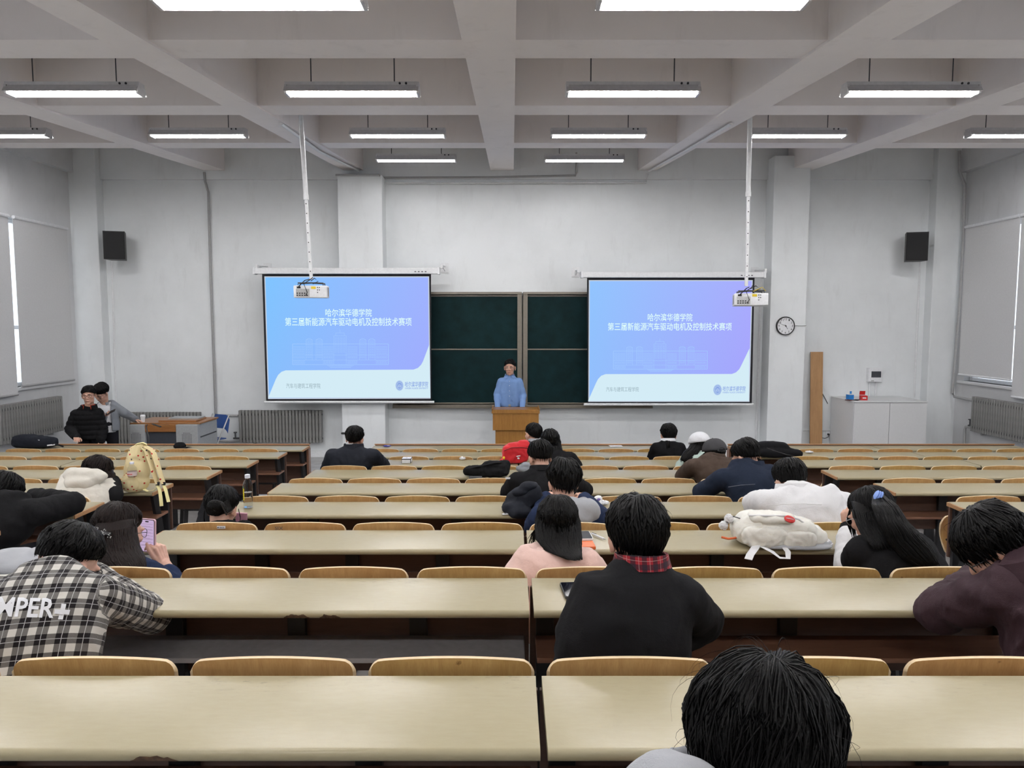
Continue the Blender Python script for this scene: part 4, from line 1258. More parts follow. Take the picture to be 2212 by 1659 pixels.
def head_pieces(bm, c, R, s, neck, face=True, neck_r=0.056, ear=True):
    f = lambda x, y, z: c + R @ (V(x, y, z) * s)
    def e(p, r, M=None): ell(bm, f(*p), tuple(q * s for q in r), R if M is None else R @ M, 18, 12)
    e((0, -0.012, 0.030), (0.077, 0.097, 0.090))
    e((0, 0.028, -0.015), (0.068, 0.066, 0.085))
    e((0, 0.036, -0.060), (0.055, 0.056, 0.055))
    e((0, 0.066, -0.098), (0.026, 0.022, 0.020))
    for q in (-1, 1):
        e((q * 0.040, 0.066, -0.022), (0.024, 0.022, 0.020))
        e((q * 0.042, 0.020, -0.074), (0.015, 0.036, 0.026))
        e((q * 0.032, 0.079, 0.024), (0.026, 0.016, 0.010))
    limb(bm, [f(0, 0.088, 0.012), f(0, 0.104, -0.026)], [0.009 * s, 0.014 * s], 10)
    for q in (-1, 1): e((q * 0.012, 0.095, -0.031), (0.009, 0.011, 0.008))
    e((0, 0.086, -0.060), (0.024, 0.012, 0.009)); e((0, 0.082, -0.072), (0.020, 0.012, 0.008))
    if ear:
        for q in (-1, 1):
            M_ = Matrix.Rotation(q * -0.45, 3, 'Z') @ Matrix.Rotation(-0.2, 3, 'X')
            e((q * 0.083, -0.008, -0.006), (0.009, 0.019, 0.034), M_)
            e((q * 0.082, 0.002, -0.032), (0.008, 0.011, 0.011))
    n = Vector(neck)
    limb(bm, [f(0, -0.020, -0.045), f(0, -0.012, -0.09).lerp(n, 0.4), n], [neck_r * s, neck_r * s, (neck_r + 0.008) * s], 14)
def hand_pieces(bm, wrist, d, n, side, curl=0.5, s=1.0, thumb=None, spread=0.05, elbow=None):
    d = d.normalized(); n = (n - d * n.dot(d)).normalized()
    t = d.cross(n) * side
    w = Vector(wrist)
    if elbow is not None: limb(bm, [Vector(elbow), w.lerp(Vector(elbow), 0.5), w], [0.042 * s, 0.037 * s, 0.027 * s], 12)
    lat = [0.029, 0.010, -0.010, -0.028]; fwd = [0.086, 0.091, 0.086, 0.078]; ln_ = [0.070, 0.079, 0.073, 0.057]
    for i in range(4):
        a = w + t * lat[i] * 0.7 * s + d * 0.008 * s
        k = w + (t * lat[i] + d * fwd[i]) * s
        limb(bm, [a, k], [0.0135 * s, 0.0112 * s], 8)
        p = k; ang = 0.0; P = [k]
        dd = (d + t * spread * (1.5 - i)).normalized()
        for q, fr in enumerate((0.46, 0.30, 0.24)):
            ang += curl * (0.95, 1.0, 0.6)[q] * (1 + 0.08 * i)
            p = p + (dd * cos(ang) + n * sin(ang)) * ln_[i] * fr * s
            P.append(p)
        limb(bm, P, [0.0102 * s, 0.0092 * s, 0.0082 * s, 0.0066 * s], 8)
    ell(bm, w + d * 0.048 * s + n * 0.006 * s, (0.014 * s, 0.014 * s, 0.014 * s))
    b = w + (t * 0.026 + d * 0.018 + n * 0.004) * s
    if thumb is None:
        m1 = b + (t * 0.026 + d * 0.030 + n * 0.012) * s
        m2 = m1 + (t * 0.010 + d * 0.030 + n * (0.008 + 0.02 * curl)) * s
        m3 = m2 + (d * 0.024 - t * 0.004 + n * 0.014 * curl) * s
    else:
        m3 = Vector(thumb); m1 = b.lerp(m3, 0.38) + t * 0.012 * s; m2 = b.lerp(m3, 0.72) + t * 0.012 * s
    limb(bm, [b - d * 0.012 * s, m1, m2, m3], [0.014 * s, 0.0125 * s, 0.0105 * s, 0.008 * s], 8)

# ---- hair
def hem(phi, F, S, K):
    c = cos(phi)
    return S + (F - S) * max(0, c) ** 1.4 if c > 0 else S + (K - S) * (-c) ** 0.8
class Hair:
    def __init__(s, c, R, sc, thick, F=62, S=96, K=124, seed=0, crown=(0, -0.025)):
        s.c, s.R, s.s, s.th = Vector(c), R, sc, thick
        s.F, s.S, s.K = radians(F), radians(S), radians(K)
        s.r = random.Random(seed); s.seed = seed; s.crown = crown
        s.bm = B()
    def pt(s, t, phi, e):
        th = t * hem(phi, s.F, s.S, s.K)
        x = (0.079 * s.s + e) * sin(th) * sin(phi)
        y = (0.099 * s.s + e) * sin(th) * cos(phi) - 0.012 * s.s
        rz = 0.092 if cos(th) > 0 else 0.115
        z = (rz * s.s + e) * cos(th) + 0.030 * s.s
        sk = (1 - min(t, 1)) ** 2
        return s.c + s.R @ (V(x, y, z) + V(s.crown[0], s.crown[1], 0) * sk * s.s)
    def e(s, t, phi):
        p = V(sin(phi) * t * 2, cos(phi) * t * 2, t) * 2.2 + V(s.seed, s.seed * 2, 0)
        return s.th * (1.05 - 0.72 * t ** 3) * (1 + 0.35 * noise.noise(p) + 0.16 * noise.noise(p * 3.1))
    def cap(s, n=44, m=14):
        bm = s.bm
        rows = []
        top = bm.verts.new(s.pt(0, 0, s.e(0, 0)))
        for i in range(1, m + 1):
            t = i / m
            rows.append([bm.verts.new(s.pt(t, 2 * pi * k / n, s.e(t, 2 * pi * k / n))) for k in range(n)])
        rows.append([bm.verts.new(s.pt(0.97, 2 * pi * k / n, -0.008)) for k in range(n)])
        for k in range(n): bm.faces.new((top, rows[0][k], rows[0][(k + 1) % n]))
        for i in range(len(rows) - 1):
            for k in range(n):
                q = (k + 1) % n
                bm.faces.new((rows[i][k], rows[i + 1][k], rows[i + 1][q], rows[i][q]))
        bm.faces.new(list(reversed(rows[-1])))
        return s
    def locks(s, n, w=0.0065, lift=0.006, swirl=0.25, over=0.12, flare=0.0, phis=None, npt=7):
        r = s.r
        for _ in range(n):
            phi = r.uniform(0, 2 * pi) if phis is None else r.uniform(*phis)
            t0 = r.uniform(0.0, 0.6) ** 1.3; t1 = min(1.0 + r.uniform(-0.12, over), 1.25)
            if t1 - t0 < 0.3: t0 = t1 - 0.3
            sw = r.gauss(0, swirl); de = r.uniform(0.0005, lift); wv = r.uniform(0, 6)
            P, Rr = [], []
            for i in range(npt):
                f = i / (npt - 1); t = t0 + (t1 - t0) * f
                ph = phi + sw * f + 0.05 * sin(wv + f * 5)
                ee = s.e(min(t, 1), ph) + de * sin(pi * min(1, f * 0.9 + 0.1)) - 0.002 + flare * f * f * r.uniform(0.3, 1) - (0.004 if f == 0 else 0)
                P.append(s.pt(t, ph, ee)); Rr.append(w * s.s * (0.5, 0.85, 1, 1, 0.85, 0.6, 0.12)[min(6, int(f * 6 + 0.5))] * r.uniform(0.8, 1.1))
            tube(s.bm, P, Rr, 4, True, 0.55, s.R @ V(0, 0, 1))
        return s
    def fly(s, n, w=0.0009, ln_=0.03, seed=1):
        r = s.r
        for _ in range(n):
            phi = r.uniform(0, 2 * pi); t = r.uniform(0, 0.9); h_ = ln_ * r.uniform(0.2, 1); dp = r.gauss(0, .35); L = r.uniform(0.15, 0.4); P = []
            for k in range(8):
                f = k / 7; P.append(s.pt(t + L * f, phi + dp * f, s.e(min(1, t), phi) - 0.003 + h_ * sin(pi * 0.75 * f)))
            tube(s.bm, P, [w * (1 - 0.8 * k / 7) for k in range(8)], 3)
        return s
    def fall(s, rings, n=120, w=0.006, lift=0.004, segs=18, blend=False, dome=True):
        """hanging hair: rings = list of (centre, side vector, depth vector)"""
        c0, a0, b0 = Vector(rings[0][0]), Vector(rings[0][1]), Vector(rings[0][2])
        if dome:
            up = (c0 - Vector(rings[1][0])).normalized(); L = a0.length
            pre = [(c0 + up * L * 0.34, a0 * 0.12, b0 * 0.12), (c0 + up * L * 0.26, a0 * 0.45, b0 * 0.45), (c0 + up * L * 0.12, a0 * 0.78, b0 * 0.78)]
            loft(s.bm, pre + list(rings), segs, 2.0)
        else: loft(s.bm, rings, segs, 2.0)
        r = s.r
        for _ in range(n):
            a = r.uniform(0, 2 * pi); dr = r.gauss(0, 0.12); t0 = r.uniform(0, 0.4)
            P, Rr = [], []
            if blend and r.random() < 0.88:
                wd = (Vector(rings[0][1]).normalized() * cos(a) + Vector(rings[0][2]).normalized() * sin(a))
                lc = s.R.inverted() @ wd
                if lc.y < 0.35:
                    t0 = 0.0; ph = math.atan2(lc.x, lc.y); ts = r.uniform(0.05, 0.45); wv = r.uniform(0, 6)
                    for k in range(5):
                        tt = ts + (0.82 - ts) * k / 4
                        P.append(s.pt(tt, ph + 0.06 * sin(wv + k), s.e(tt, ph) + 0.003 + r.uniform(0, 0.002))); Rr.append(w * (0.4 if k == 0 else 0.9))
            m = 2 * (len(rings) - 1)
            for i in range(m + 1):
                f = i / m
                if f < t0 - 0.01 or (len(P) == 5 and i == 0): continue
                q = f * (len(rings) - 1); j = min(int(q), len(rings) - 2); g = q - j
                c_ = Vector(rings[j][0]).lerp(Vector(rings[j + 1][0]), g)
                sa = Vector(rings[j][1]).lerp(Vector(rings[j + 1][1]), g); sb = Vector(rings[j][2]).lerp(Vector(rings[j + 1][2]), g)
                k = 1.0 + r.uniform(-0.02, 0.02)
                aa = a + dr * f
                P.append(c_ + (sa * cos(aa) + sb * sin(aa)) * k + (sa * cos(aa) + sb * sin(aa)).normalized() * lift * r.uniform(-0.3, 1))
                Rr.append(w * (0.5 + 0.5 * sin(pi * min(1, 0.15 + f * 0.8))))
            if len(P) < 3: continue
            Rr[-1] = w * 0.15
            if t0 < 0.2: P[-1] = P[-1] + (P[-1] - P[-2]) * r.uniform(-0.2, 0.6)
            tube(s.bm, P, Rr, 4, True, 0.6)
        return s
    def mesh(s, name='hair'):
        bmesh.ops.recalc_face_normals(s.bm, faces=s.bm.faces)
        me = bpy.data.meshes.new(name); s.bm.to_mesh(me); s.bm.free()
        for p in me.polygons: p.use_smooth = True
        return me

def torso_rings(pel, sl, sr, neck, w=1.0, d=1.0, up_n=0.02, belly=0.0, lat0=None):
    lat = (sr - sl); half = lat.length / 2; lat = lat.normalized()
    L0 = lat0 or V(1, 0, 0)
    ms = (sl + sr) / 2
    fwd = V(0, 1, 0)
    P = [pel + V(0, 0, -0.08), pel + V(0, 0, 0.02)]
    top = ms.lerp(neck, 0.35)
    A = pel + V(0, 0.0, 0.02); C_ = top
    ctrl = A + V(0, (C_.y - A.y) * 0.25, (C_.z - A.z) * 0.62)
    for f in (0.25, 0.5, 0.75, 0.92):
        P.append(A * (1 - f) ** 2 + ctrl * 2 * f * (1 - f) + C_ * f * f)
    P += [ms.lerp(neck, 0.55), neck + (neck - ms).normalized() * up_n if (neck - ms).length > 1e-4 else neck]
    hw = [0.165, 0.175, 0.165, 0.170, half * 0.55 + 0.085, half * 0.60 + 0.075, half * 0.62 + 0.02, 0.066]
    hd = [0.12, 0.125, 0.118 + belly, 0.122 + belly * 0.6, 0.122, 0.105, 0.082, 0.062]
    out = []
    for i, p in enumerate(P):
        f = i / (len(P) - 1)
        l_ = L0.lerp(lat, min(1, f * 1.3)).normalized()
        t_ = (P[min(i + 1, len(P) - 1)] - P[max(i - 1, 0)]).normalized()
        if i >= 6: t_ = (neck - ms).normalized() * 0.6 + t_ * 0.4
        l_ = (l_ - t_ * l_.dot(t_)).normalized()
        b = t_.cross(l_).normalized()
        out.append((p, l_ * hw[i] * w, b * hd[i] * d))
    return out

def shifted(me, base):
    me.transform(Matrix.Translation(-Vector(base)))
    return me

class Person:
    def __init__(s, label, base, cat='person'):
        s.base = Vector(base)
        s.t = thing('person', label, cat, s.base)
    def add(s, name, me, m, parent=None, label=None):
        shifted(me, s.base)
        me.materials.clear()
        for x in (m if isinstance(m, (list, tuple)) else [m]): me.materials.append(x)
        o = link(name, me, None, parent or s.t)
        if label: o['label'] = label
        return o
    def bm(s, name, bm, m, smooth=True, ang=50, parent=None, label=None):
        return s.add(name, mesh_of(bm, name, smooth, ang), m, parent, label)

def build_body(p, head, R, hs, neck, sl, sr, hands, pel, seated=True, skin='skin', headvox=0.0055, legs=None, face=True):
    ms = (sl + sr) / 2
    bm = B(); head_pieces(bm, head, R, hs, neck + (ms - neck).normalized() * 0.04 + V(0, 0, -0.02), face)
    mes = [blob(bm, headvox, 5, 'head')]
    bm = B()
    loft(bm, [(a, b * 0.86, c * 0.84) for a, b, c in torso_rings(pel, sl, sr, neck, up_n=-0.01)], 16)
    for S_, E_, W_ in hands['arms']:
        limb(bm, [S_, E_, W_.lerp(E_, 0.25)], [0.048, 0.042, 0.032], 10)
    if legs:
        for hp, kn, an in legs: limb(bm, [hp, kn, an], [0.072, 0.052, 0.036], 10)
    mes.append(blob(bm, 0.02, 2, 'trunk'))
    for h in hands['hands']:
        bm = B(); hand_pieces(bm, **h); mes.append(blob(bm, 0.0042, 2, 'hand', 0.4))
    me = join_meshes(mes, 'body')
    return p.add('body', me, M[skin])

def glasses(p, c, R, s, m='black', square=True, r=0.0016):
    f = lambda x, y, z: c + R @ (V(x, y, z) * s)
    bm = B()
    for q in (-1, 1):
        P = []
        for k in range(17):
            a = 2 * pi * k / 16
            px = math.copysign(abs(cos(a)) ** (0.6 if square else 1), cos(a)) * 0.026; pz = math.copysign(abs(sin(a)) ** (0.6 if square else 1), sin(a)) * 0.020
            P.append(f(q * 0.033 + px, 0.102 - abs(q * 0.033 + px) * 0.12, 0.004 + pz))
        tube(bm, P, r * 1.2, 6, False)
        tube(bm, [f(q * 0.060, 0.095, 0.010), f(q * 0.078, 0.06, 0.012), f(q * 0.084, 0.0, 0.010), f(q * 0.083, -0.02, 0.0)], r * 1.2, 6)
    tube(bm, [f(-0.008, 0.104, 0.008), f(0, 0.107, 0.011), f(0.008, 0.104, 0.008)], r * 1.2, 6)
    return p.bm('glasses', bm, M[m])
def face_marks(p, c, R, s, brow=True):
    f = lambda x, y, z: c + R @ (V(x, y, z) * s)
    for q in (-1, 1):
        bm = B(); ell(bm, f(q * 0.032, 0.0865, 0.003), (0.0125 * s, 0.007 * s, 0.0042 * s), R, 12, 8); e = p.bm('eye', bm, M['eye_white'])
        bm = B(); ell(bm, f(q * 0.031, 0.0915, 0.0032), (0.0056 * s, 0.004 * s, 0.0044 * s), R, 10, 8); p.bm('iris', bm, M['iris'], parent=e)
        if brow:
            bm = B(); limb(bm, [f(q * 0.015, 0.097, 0.026), f(q * 0.034, 0.094, 0.028), f(q * 0.052, 0.081, 0.022)], [0.003 * s, 0.0036 * s, 0.002 * s], 6); p.bm('eyebrow', bm, M['hair'])
    bm = B(); limb(bm, [f(-0.022, 0.089, -0.066), f(0, 0.099, -0.064), f(0.022, 0.089, -0.066)], [0.003 * s, 0.0055 * s, 0.003 * s], 8); p.bm('lips', bm, M['lips'])
M['eye_white'] = plain('eye_white', (0.6, 0.57, 0.54, 1), 0.3); M['iris'] = plain('dark_iris', (0.012, 0.008, 0.006, 1), 0.2)
M['lips'] = skin_mat('lips', (0.36, 0.15, 0.13, 1))

def seated(label, i, x, headpx, neckpx, slpx, srpx, el, wr, hw, yaw=0, pitch=0.3, roll=0, thick=None, hs=1.0,
           coat=None, coatname='jacket', bulk=1.0, vox=0.012, fold=0.006, skin='skin', hands=True, hipdx=0.0, coat_fn=None, sleeve_r=(0.070, 0.062, 0.046), belly=0.0, extra=None, foldf=9, hand_n=None, curls=(0.5, 0.5), headvox=0.006, wide=1.0, cuff=(0.0, 0.0), lap=(False, False), keep_arms=False):
    """a person on the fold-down seat i; pixel joints are (u, v, distance)"""
    Y0 = seat_y(i); fz = max(floor_z(i + 1), 0.0)
    pel = V(x + hipdx, Y0 + 0.235, fz + 0.57)
    j = lambda q: PY(q[0], q[1], Y0 + q[2]) if len(q) == 3 and not isinstance(q, Vector) else Vector(q)
    head, neck, sl, sr = j(headpx), j(neckpx), j(slpx), j(srpx)
    E = [j(q) for q in el]; W = [j(q) for q in wr]
    tz = fz + 0.75; yn, yf = desk_y(i + 1) - 0.35, desk_y(i + 1)
    for q in (0, 1):
        if lap[q]: W[q] = V(pel.x + (q * 2 - 1) * 0.10, Y0 + 0.45, fz + 0.66); continue
        if E[q].y > yn - 0.10 and not keep_arms: E[q].z = max(E[q].z, tz + sleeve_r[1] * bulk + 0.022)
        W[q].y = min(W[q].y, yf - 0.17)
        if W[q].y > yn - 0.06: W[q].z = max(W[q].z, tz + sleeve_r[2] * bulk + 0.026)
    R = rot_head(yaw, pitch, roll)
    p = Person(label, V(pel.x, pel.y, fz))
    if thick is None: thick = 0.022
    legs = []
    for s in (-1, 1):
        hp = pel + V(s * 0.09, 0.02, -0.035); kn = V(pel.x + s * 0.13, Y0 + 0.58, fz + 0.52); an = V(pel.x + s * 0.13, Y0 + 0.60, fz + 0.10)
        legs.append((hp, kn, an))
    hd = []
    for q, (e_, w_) in enumerate(zip(E, W)):
        d_ = (w_ - e_).normalized()
        if hand_n and hand_n[q]: hd.append(dict(wrist=w_, d=Vector(hand_n[q][0]), n=Vector(hand_n[q][1]), side=-1 if q == 0 else 1, curl=curls[q], elbow=w_.lerp(e_, 0.6), thumb=hand_n[q][2] if len(hand_n[q]) > 2 else None))
        else: hd.append(dict(wrist=w_, d=V(d_.x, d_.y + 0.2, max(d_.z, 0.0)), n=V(0, 0.15, -1), side=-1 if q == 0 else 1, curl=curls[q], elbow=w_.lerp(e_, 0.6)))
    build_body(p, head, R, hs, neck, sl, sr, dict(arms=list(zip((sl, sr), E, W)), hands=hd), pel, True, skin, headvox, legs)
    # clothes
    bm = B()
    loft(bm, torso_rings(pel, sl, sr, neck, 1.06 * bulk * wide, 1.06 * bulk, belly=belly), 24)
    for q, (S_, E_, W_) in enumerate(zip((sl, sr), E, W)):
        W_ = W_.lerp(E_, cuff[q])
        m_ = S_.lerp((sl + sr) / 2, 0.25)
        limb(bm, [m_, S_, E_, W_], [sleeve_r[0] * bulk * 0.98, sleeve_r[0] * bulk, sleeve_r[1] * bulk, sleeve_r[2] * bulk], 14)
    if extra: extra(bm, dict(head=head, neck=neck, sl=sl, sr=sr, R=R, E=E, W=W, pel=pel))
    me = blob(bm, vox, 10, coatname)
    if fold:
        ripple(me, fold, foldf, seed=i * 3 + int(abs(x) * 10)); ripple(me, fold * 0.45, foldf * 2.3, seed=i + 40, stretch=(1, 1, 0.6))
    if coat_fn: coat_fn(p, me, dict(head=head, neck=neck, sl=sl, sr=sr, R=R, E=E, W=W, pel=pel))
    else: p.add(coatname, me, coat)
    bm = B()
    for hp, kn, an in legs: limb(bm, [hp, kn, an + V(0, 0, -0.03)], [0.088, 0.070, 0.056], 12)
    ell(bm, pel + V(0, -0.0, -0.03), (0.165, 0.11, 0.09))
    me = blob(bm, 0.02, 3, 'trousers'); p.add('trousers', me, M['trousers'])
    for hp, kn, an in legs:
        bm = B(); limb(bm, [V(an.x, an.y - 0.05, fz + 0.043), V(an.x, an.y + 0.14, fz + 0.040)], [0.042, 0.038], 10, 0.9); p.bm('shoe', bm, M['shoe'])
    p.head, p.R, p.hs, p.neck, p.sl, p.sr, p.E, p.W, p.pel = head, R, hs, neck, sl, sr, E, W, pel
    p.thick = thick
    return p
def hairdo(p, n=140, w=0.006, lift=0.006, F=62, S=98, K=126, seed=1, swirl=0.25, over=0.12, m='hair', flyn=0, flare=0.0, crown=(0, -0.025), finish=True):
    h = Hair(p.head, p.R, p.hs, p.thick, F, S, K, seed, crown)
    h.cap(); h.locks(n, w, lift, swirl, over, flare)
    if flyn: h.fly(flyn)
    if finish: p.add('hair', h.mesh(), M[m])
    return h
def headc(u0, u1, vtop, Y, hs=1.0, th=0.024, pitch=0.3):
    """centre of a head from the outline of its hair"""
    k = Y / FPX
    up = 0.122 * hs + th
    return ((u0 + u1) / 2, vtop + up * cos(pitch * 0.6) / k)
def collar(p, m, c, r=(0.075, 0.07), h=0.045, tilt=V(0, 0, 1), name='collar', thick=0.008, open_front=0.5, fwd=V(0, 1, 0)):
    bm = B(); n = 24
    ax = tilt.normalized(); a, b = frame_from(ax)
    f0 = (fwd - ax * fwd.dot(ax)).normalized(); s0 = f0.cross(ax).normalized()
    rings = []
    for q in range(n + 1):
        ang = open_front + (2 * pi - 2 * open_front) * q / n
        d = f0 * cos(ang) + s0 * sin(ang)
        rad = r[0]
        P = [c + d * rad * 1.05, c + d * rad * 0.98 + ax * h, c + d * (rad * 0.98 + thick) + ax * (h + 0.003), c + d * (rad * 1.12 + thick) + ax * h * 0.1]
        rings.append([bm.verts.new(x) for x in P])
    for q in range(n):
        for k in range(4): bm.faces.new((rings[q][k], rings[q][(k + 1) % 4], rings[q + 1][(k + 1) % 4], rings[q + 1][k]))
    bm.faces.new(rings[0]); bm.faces.new(list(reversed(rings[-1])))
    return p.bm(name, bm, m)

# ---- clothing materials
M['black_cloth'] = cloth('black_jacket_cloth', (0.0085, 0.0085, 0.0095, 1), sheen=0.03)
M['black_knit'] = cloth('black_knit', (0.007, 0.007, 0.008, 1), 0.95, 300, sheen=0.03)
M['ink_cloth'] = cloth('blue_black_cloth', (0.012, 0.014, 0.02, 1), 0.7, sheen=0.05)
M['navy_cloth'] = cloth('navy_cloth', (0.014, 0.024, 0.06, 1), sheen=0.08)
M['denim'] = cloth('dark_denim', (0.014, 0.02, 0.036, 1), 0.9, 500, 0.3, 0.08)
M['pink_cloth'] = cloth('pale_pink_cloth', (0.72, 0.50, 0.44, 1), var=0.05)
M['fleece'] = cloth('white_fleece', (0.66, 0.66, 0.67, 1), 1.0, 260, 0.05, 0.3)
M['brown_cloth'] = cloth('brown_jacket_cloth', (0.060, 0.042, 0.032, 1), 0.75)
M['mint_cloth'] = cloth('pale_green_cloth', (0.40, 0.50, 0.45, 1), var=0.06)
M['maroon'] = cloth('maroon_jacket_cloth', (0.038, 0.021, 0.026, 1), 0.7, 300, 0.15, 0.08)
M['grey_jersey'] = cloth('grey_jersey', (0.34, 0.35, 0.37, 1), var=0.07)
M['grey_shirt'] = cloth('grey_shirt_cloth', (0.21, 0.225, 0.25, 1), var=0.08)
M['cream_cloth'] = cloth('cream_hoodie_cloth', (0.62, 0.59, 0.52, 1), var=0.05)
M['white_cloth'] = cloth('white_cotton', (0.68, 0.69, 0.72, 1), var=0.04)
M['blue_shirt'] = cloth('light_blue_shirt', (0.17, 0.29, 0.55, 1), 0.8, 500, 0.06)
M['orange_lining'] = cloth('orange_lining', (0.45, 0.05, 0.02, 1))
M['dark_grey_cloth'] = cloth('dark_grey_cap_cloth', (0.05, 0.05, 0.053, 1))
def plaid_mat(name, period, dark, mid, light, attr=True, line=None, thread=(0.6, 0.6, 0.6, 1)):
    t = NT(name); t.set(Roughness=0.95); t.b.inputs['Specular IOR Level'].default_value = 0.2; t.b.inputs['Sheen Weight'].default_value = 0.1
    if attr:
        a = t.n('ShaderNodeAttribute'); a.attribute_name = 'weave'; vec = a.outputs['Vector']
    else: vec = t.coord()
    sp = t.n('ShaderNodeSeparateXYZ'); t.l(vec, sp.inputs[0])
    w = t.noise(vec, 900, 1)
    fr, st, th = [], [], []
    for k in (0, 1 if attr else 2):
        f = t.math('FRACT', t.math('ADD', t.math('DIVIDE', sp.outputs[k], period), 50.0))
        st.append(t.math('LESS_THAN', f, 0.43))
        th.append(t.math('LESS_THAN', t.math('ABSOLUTE', t.math('SUBTRACT', f, 0.715)), 0.016))
    s = t.math('MULTIPLY', t.math('ADD', st[0], st[1]), 0.5)
    w2 = t.math('MULTIPLY', t.math('SUBTRACT', w, 0.5), 0.55)
    s = t.math('ADD', s, t.math('MULTIPLY', w2, t.math('MULTIPLY', t.math('MULTIPLY', s, t.math('SUBTRACT', 1.0, s)), 4.0)))
    col = t.ramp(s, [(0.0, dark), (0.5, mid), (1.0, light)])
    tt = t.math('MULTIPLY', t.math('MAXIMUM', th[0], th[1]), 0.6)
    col = t.mix(tt, col, thread)
    t.l(col, t.b.inputs['Base Color'])
    t.bump(t.noise(vec, 400, 2), 0.25, 0.003)
    return t.m
M['plaid'] = plaid_mat('black_white_plaid', 0.054, (0.008, 0.006, 0.007, 1), (0.105, 0.10, 0.093, 1), (0.50, 0.48, 0.44, 1))
M['red_plaid'] = plaid_mat('red_plaid', 0.034, (0.22, 0.012, 0.018, 1), (0.05, 0.008, 0.014, 1), (0.02, 0.012, 0.02, 1), False, thread=(0.45, 0.36, 0.33, 1))

def weave_attr(me, J):
    """cloth coordinates: across / along the nearest body segment"""
    segs = [(J['pel'], J['neck'], 0)] + [(s_, e_, 1) for s_, e_ in zip((J['sl'], J['sr']), J['E'])] + [(e_, w_, 2) for e_, w_ in zip(J['E'], J['W'])]
    lat = (J['sr'] - J['sl']).normalized()
    at = me.attributes.new('weave', 'FLOAT_VECTOR', 'POINT')
    for v in me.vertices:
        best, bi = 1e9, 0
        for q, (a, b, kd) in enumerate(segs):
            d = b - a; f = max(0.0, min(1.0, (v.co - a).dot(d) / d.length_squared))
            dist = (v.co - a - d * f).length - (0.13 if kd == 0 else 0.0)
            if kd == 0 and abs((v.co - a).dot(lat)) < 0.15: dist -= 0.04
            if dist < best: best, bi = dist, q
        a, b, kd = segs[bi]; d = (b - a).normalized()
        if kd == 0:
            at.data[v.index].vector = ((v.co - a).dot(lat), (v.co - a).dot(d), 0)
        else:
            s_, t_ = frame_from(d)
            r = v.co - a; ang = math.atan2(r.dot(t_), r.dot(s_))
            at.data[v.index].vector = (ang * 0.065, r.dot(d) + 0.013 * kd, 0)
def drape(p, me, items):
    """lettering printed on cloth: items = (string, (u0, v0, u1, v1), slope); laid onto the cloth surface"""
    bv = BVHTree.FromPolygons([v.co.copy() for v in me.vertices], [tuple(q.vertices) for q in me.polygons])
    o = V(0, 0, CAMZ)
    for s_, (u0, v0, u1, v1), slope, sh, name, m, off in items:
        cu = bpy.data.curves.new('t', 'FONT'); cu.body = s_; cu.shear = sh; cu.offset = off; cu.resolution_u = 2
        to = bpy.data.objects.new('text_tmp', cu); COL.objects.link(to)
        dg = bpy.context.evaluated_depsgraph_get(); tm = bpy.data.meshes.new_from_object(to.evaluated_get(dg), depsgraph=dg)
        bpy.data.objects.remove(to); bpy.data.curves.remove(cu)
        bm = B(); bm.from_mesh(tm); bpy.data.meshes.remove(tm)
        xs = [v.co.x for v in bm.verts]; ys = [v.co.y for v in bm.verts]; a, b, c, d = min(xs), max(xs), min(ys), max(ys)
        for v in bm.verts:
            fx = (v.co.x - a) / (b - a); fy = (v.co.y - c) / (d - c)
            v.co = V(u0 + (u1 - u0) * fx, v1 + (v0 - v1) * fy + slope * fx, 0)
        for _ in range(3):
            es = [e for e in bm.edges if e.calc_length() > 7]
            if es: bmesh.ops.subdivide_edges(bm, edges=es, cuts=1, use_grid_fill=False); bmesh.ops.triangulate(bm, faces=bm.faces)
        for v in list(bm.verts):
            h = bv.ray_cast(o, ray(v.co.x, v.co.y).normalized())
            if h[0] is None: bm.verts.remove(v)
            else: v.co = h[0] + h[1] * 0.0035
        me2 = bpy.data.meshes.new(name); bm.to_mesh(me2); bm.free()
        p.add(name, me2, m)

def hood(bm, J, back=0.085, w=0.13, drop=0.02):
    n = J['neck']; sp = (n - J['pel']).normalized(); b = V(0, -1, 0) - sp * sp.dot(V(0, -1, 0)); b = b.normalized()
    ell(bm, n + b * back * 0.55 - sp * 0.035, (w, 0.055, 0.075), None)
    ell(bm, n + b * back * 0.75 - sp * 0.10, (w * 0.75, 0.045, 0.075), None)
    for s in (-1, 1): ell(bm, n + V(s * w * 0.62, 0.02, 0) + b * 0.02, (0.045, 0.06, 0.04))

# ---- front rows of the centre block
p = seated('person in a black sweater with white collar and low tied hair, front of centre block', 7, 1.83, (*headc(1425, 1463, 914, 8.36, th=0.022), 0.32), (1443, 953, .27), (1418, 968, .24), (1469, 968, .24),
           [(1408, 990, .35), (1479, 990, .35)], [(1428, 984, .72), (1460, 984, .72)], None, thick=0.022, coat=M['black_knit'], coatname='sweater', vox=0.016, pitch=0.2)
hairdo(p, 90, 0.008, 0.004, 60, 105, 132, 11, 0.15, 0.05, finish=False).fall([(PY(1443, 944, 8.31), V(.055, 0, 0), V(0, .035, 0)), (PY(1443, 953, 8.27), V(.030, 0, 0), V(0, .026, 0)), (PY(1443, 966, 8.22), V(.028, 0, 0), V(0, .02, 0))], 30)
h = Hair(p.head, p.R, p.hs, p.thick, 60, 105, 132, 11); h.cap(); h.locks(110, 0.008, 0.004, 0.15, 0.05)
h.fall([(PY(1443, 942, 8.33), V(.060, 0, 0), V(0, .045, 0)), (PY(1443, 952, 8.25), V(.026, 0, 0), V(0, .024, 0)), (PY(1443, 966, 8.20), V(.028, 0, 0), V(0, .02, 0))], 40)
p.add('hair', h.mesh(), M['hair'])
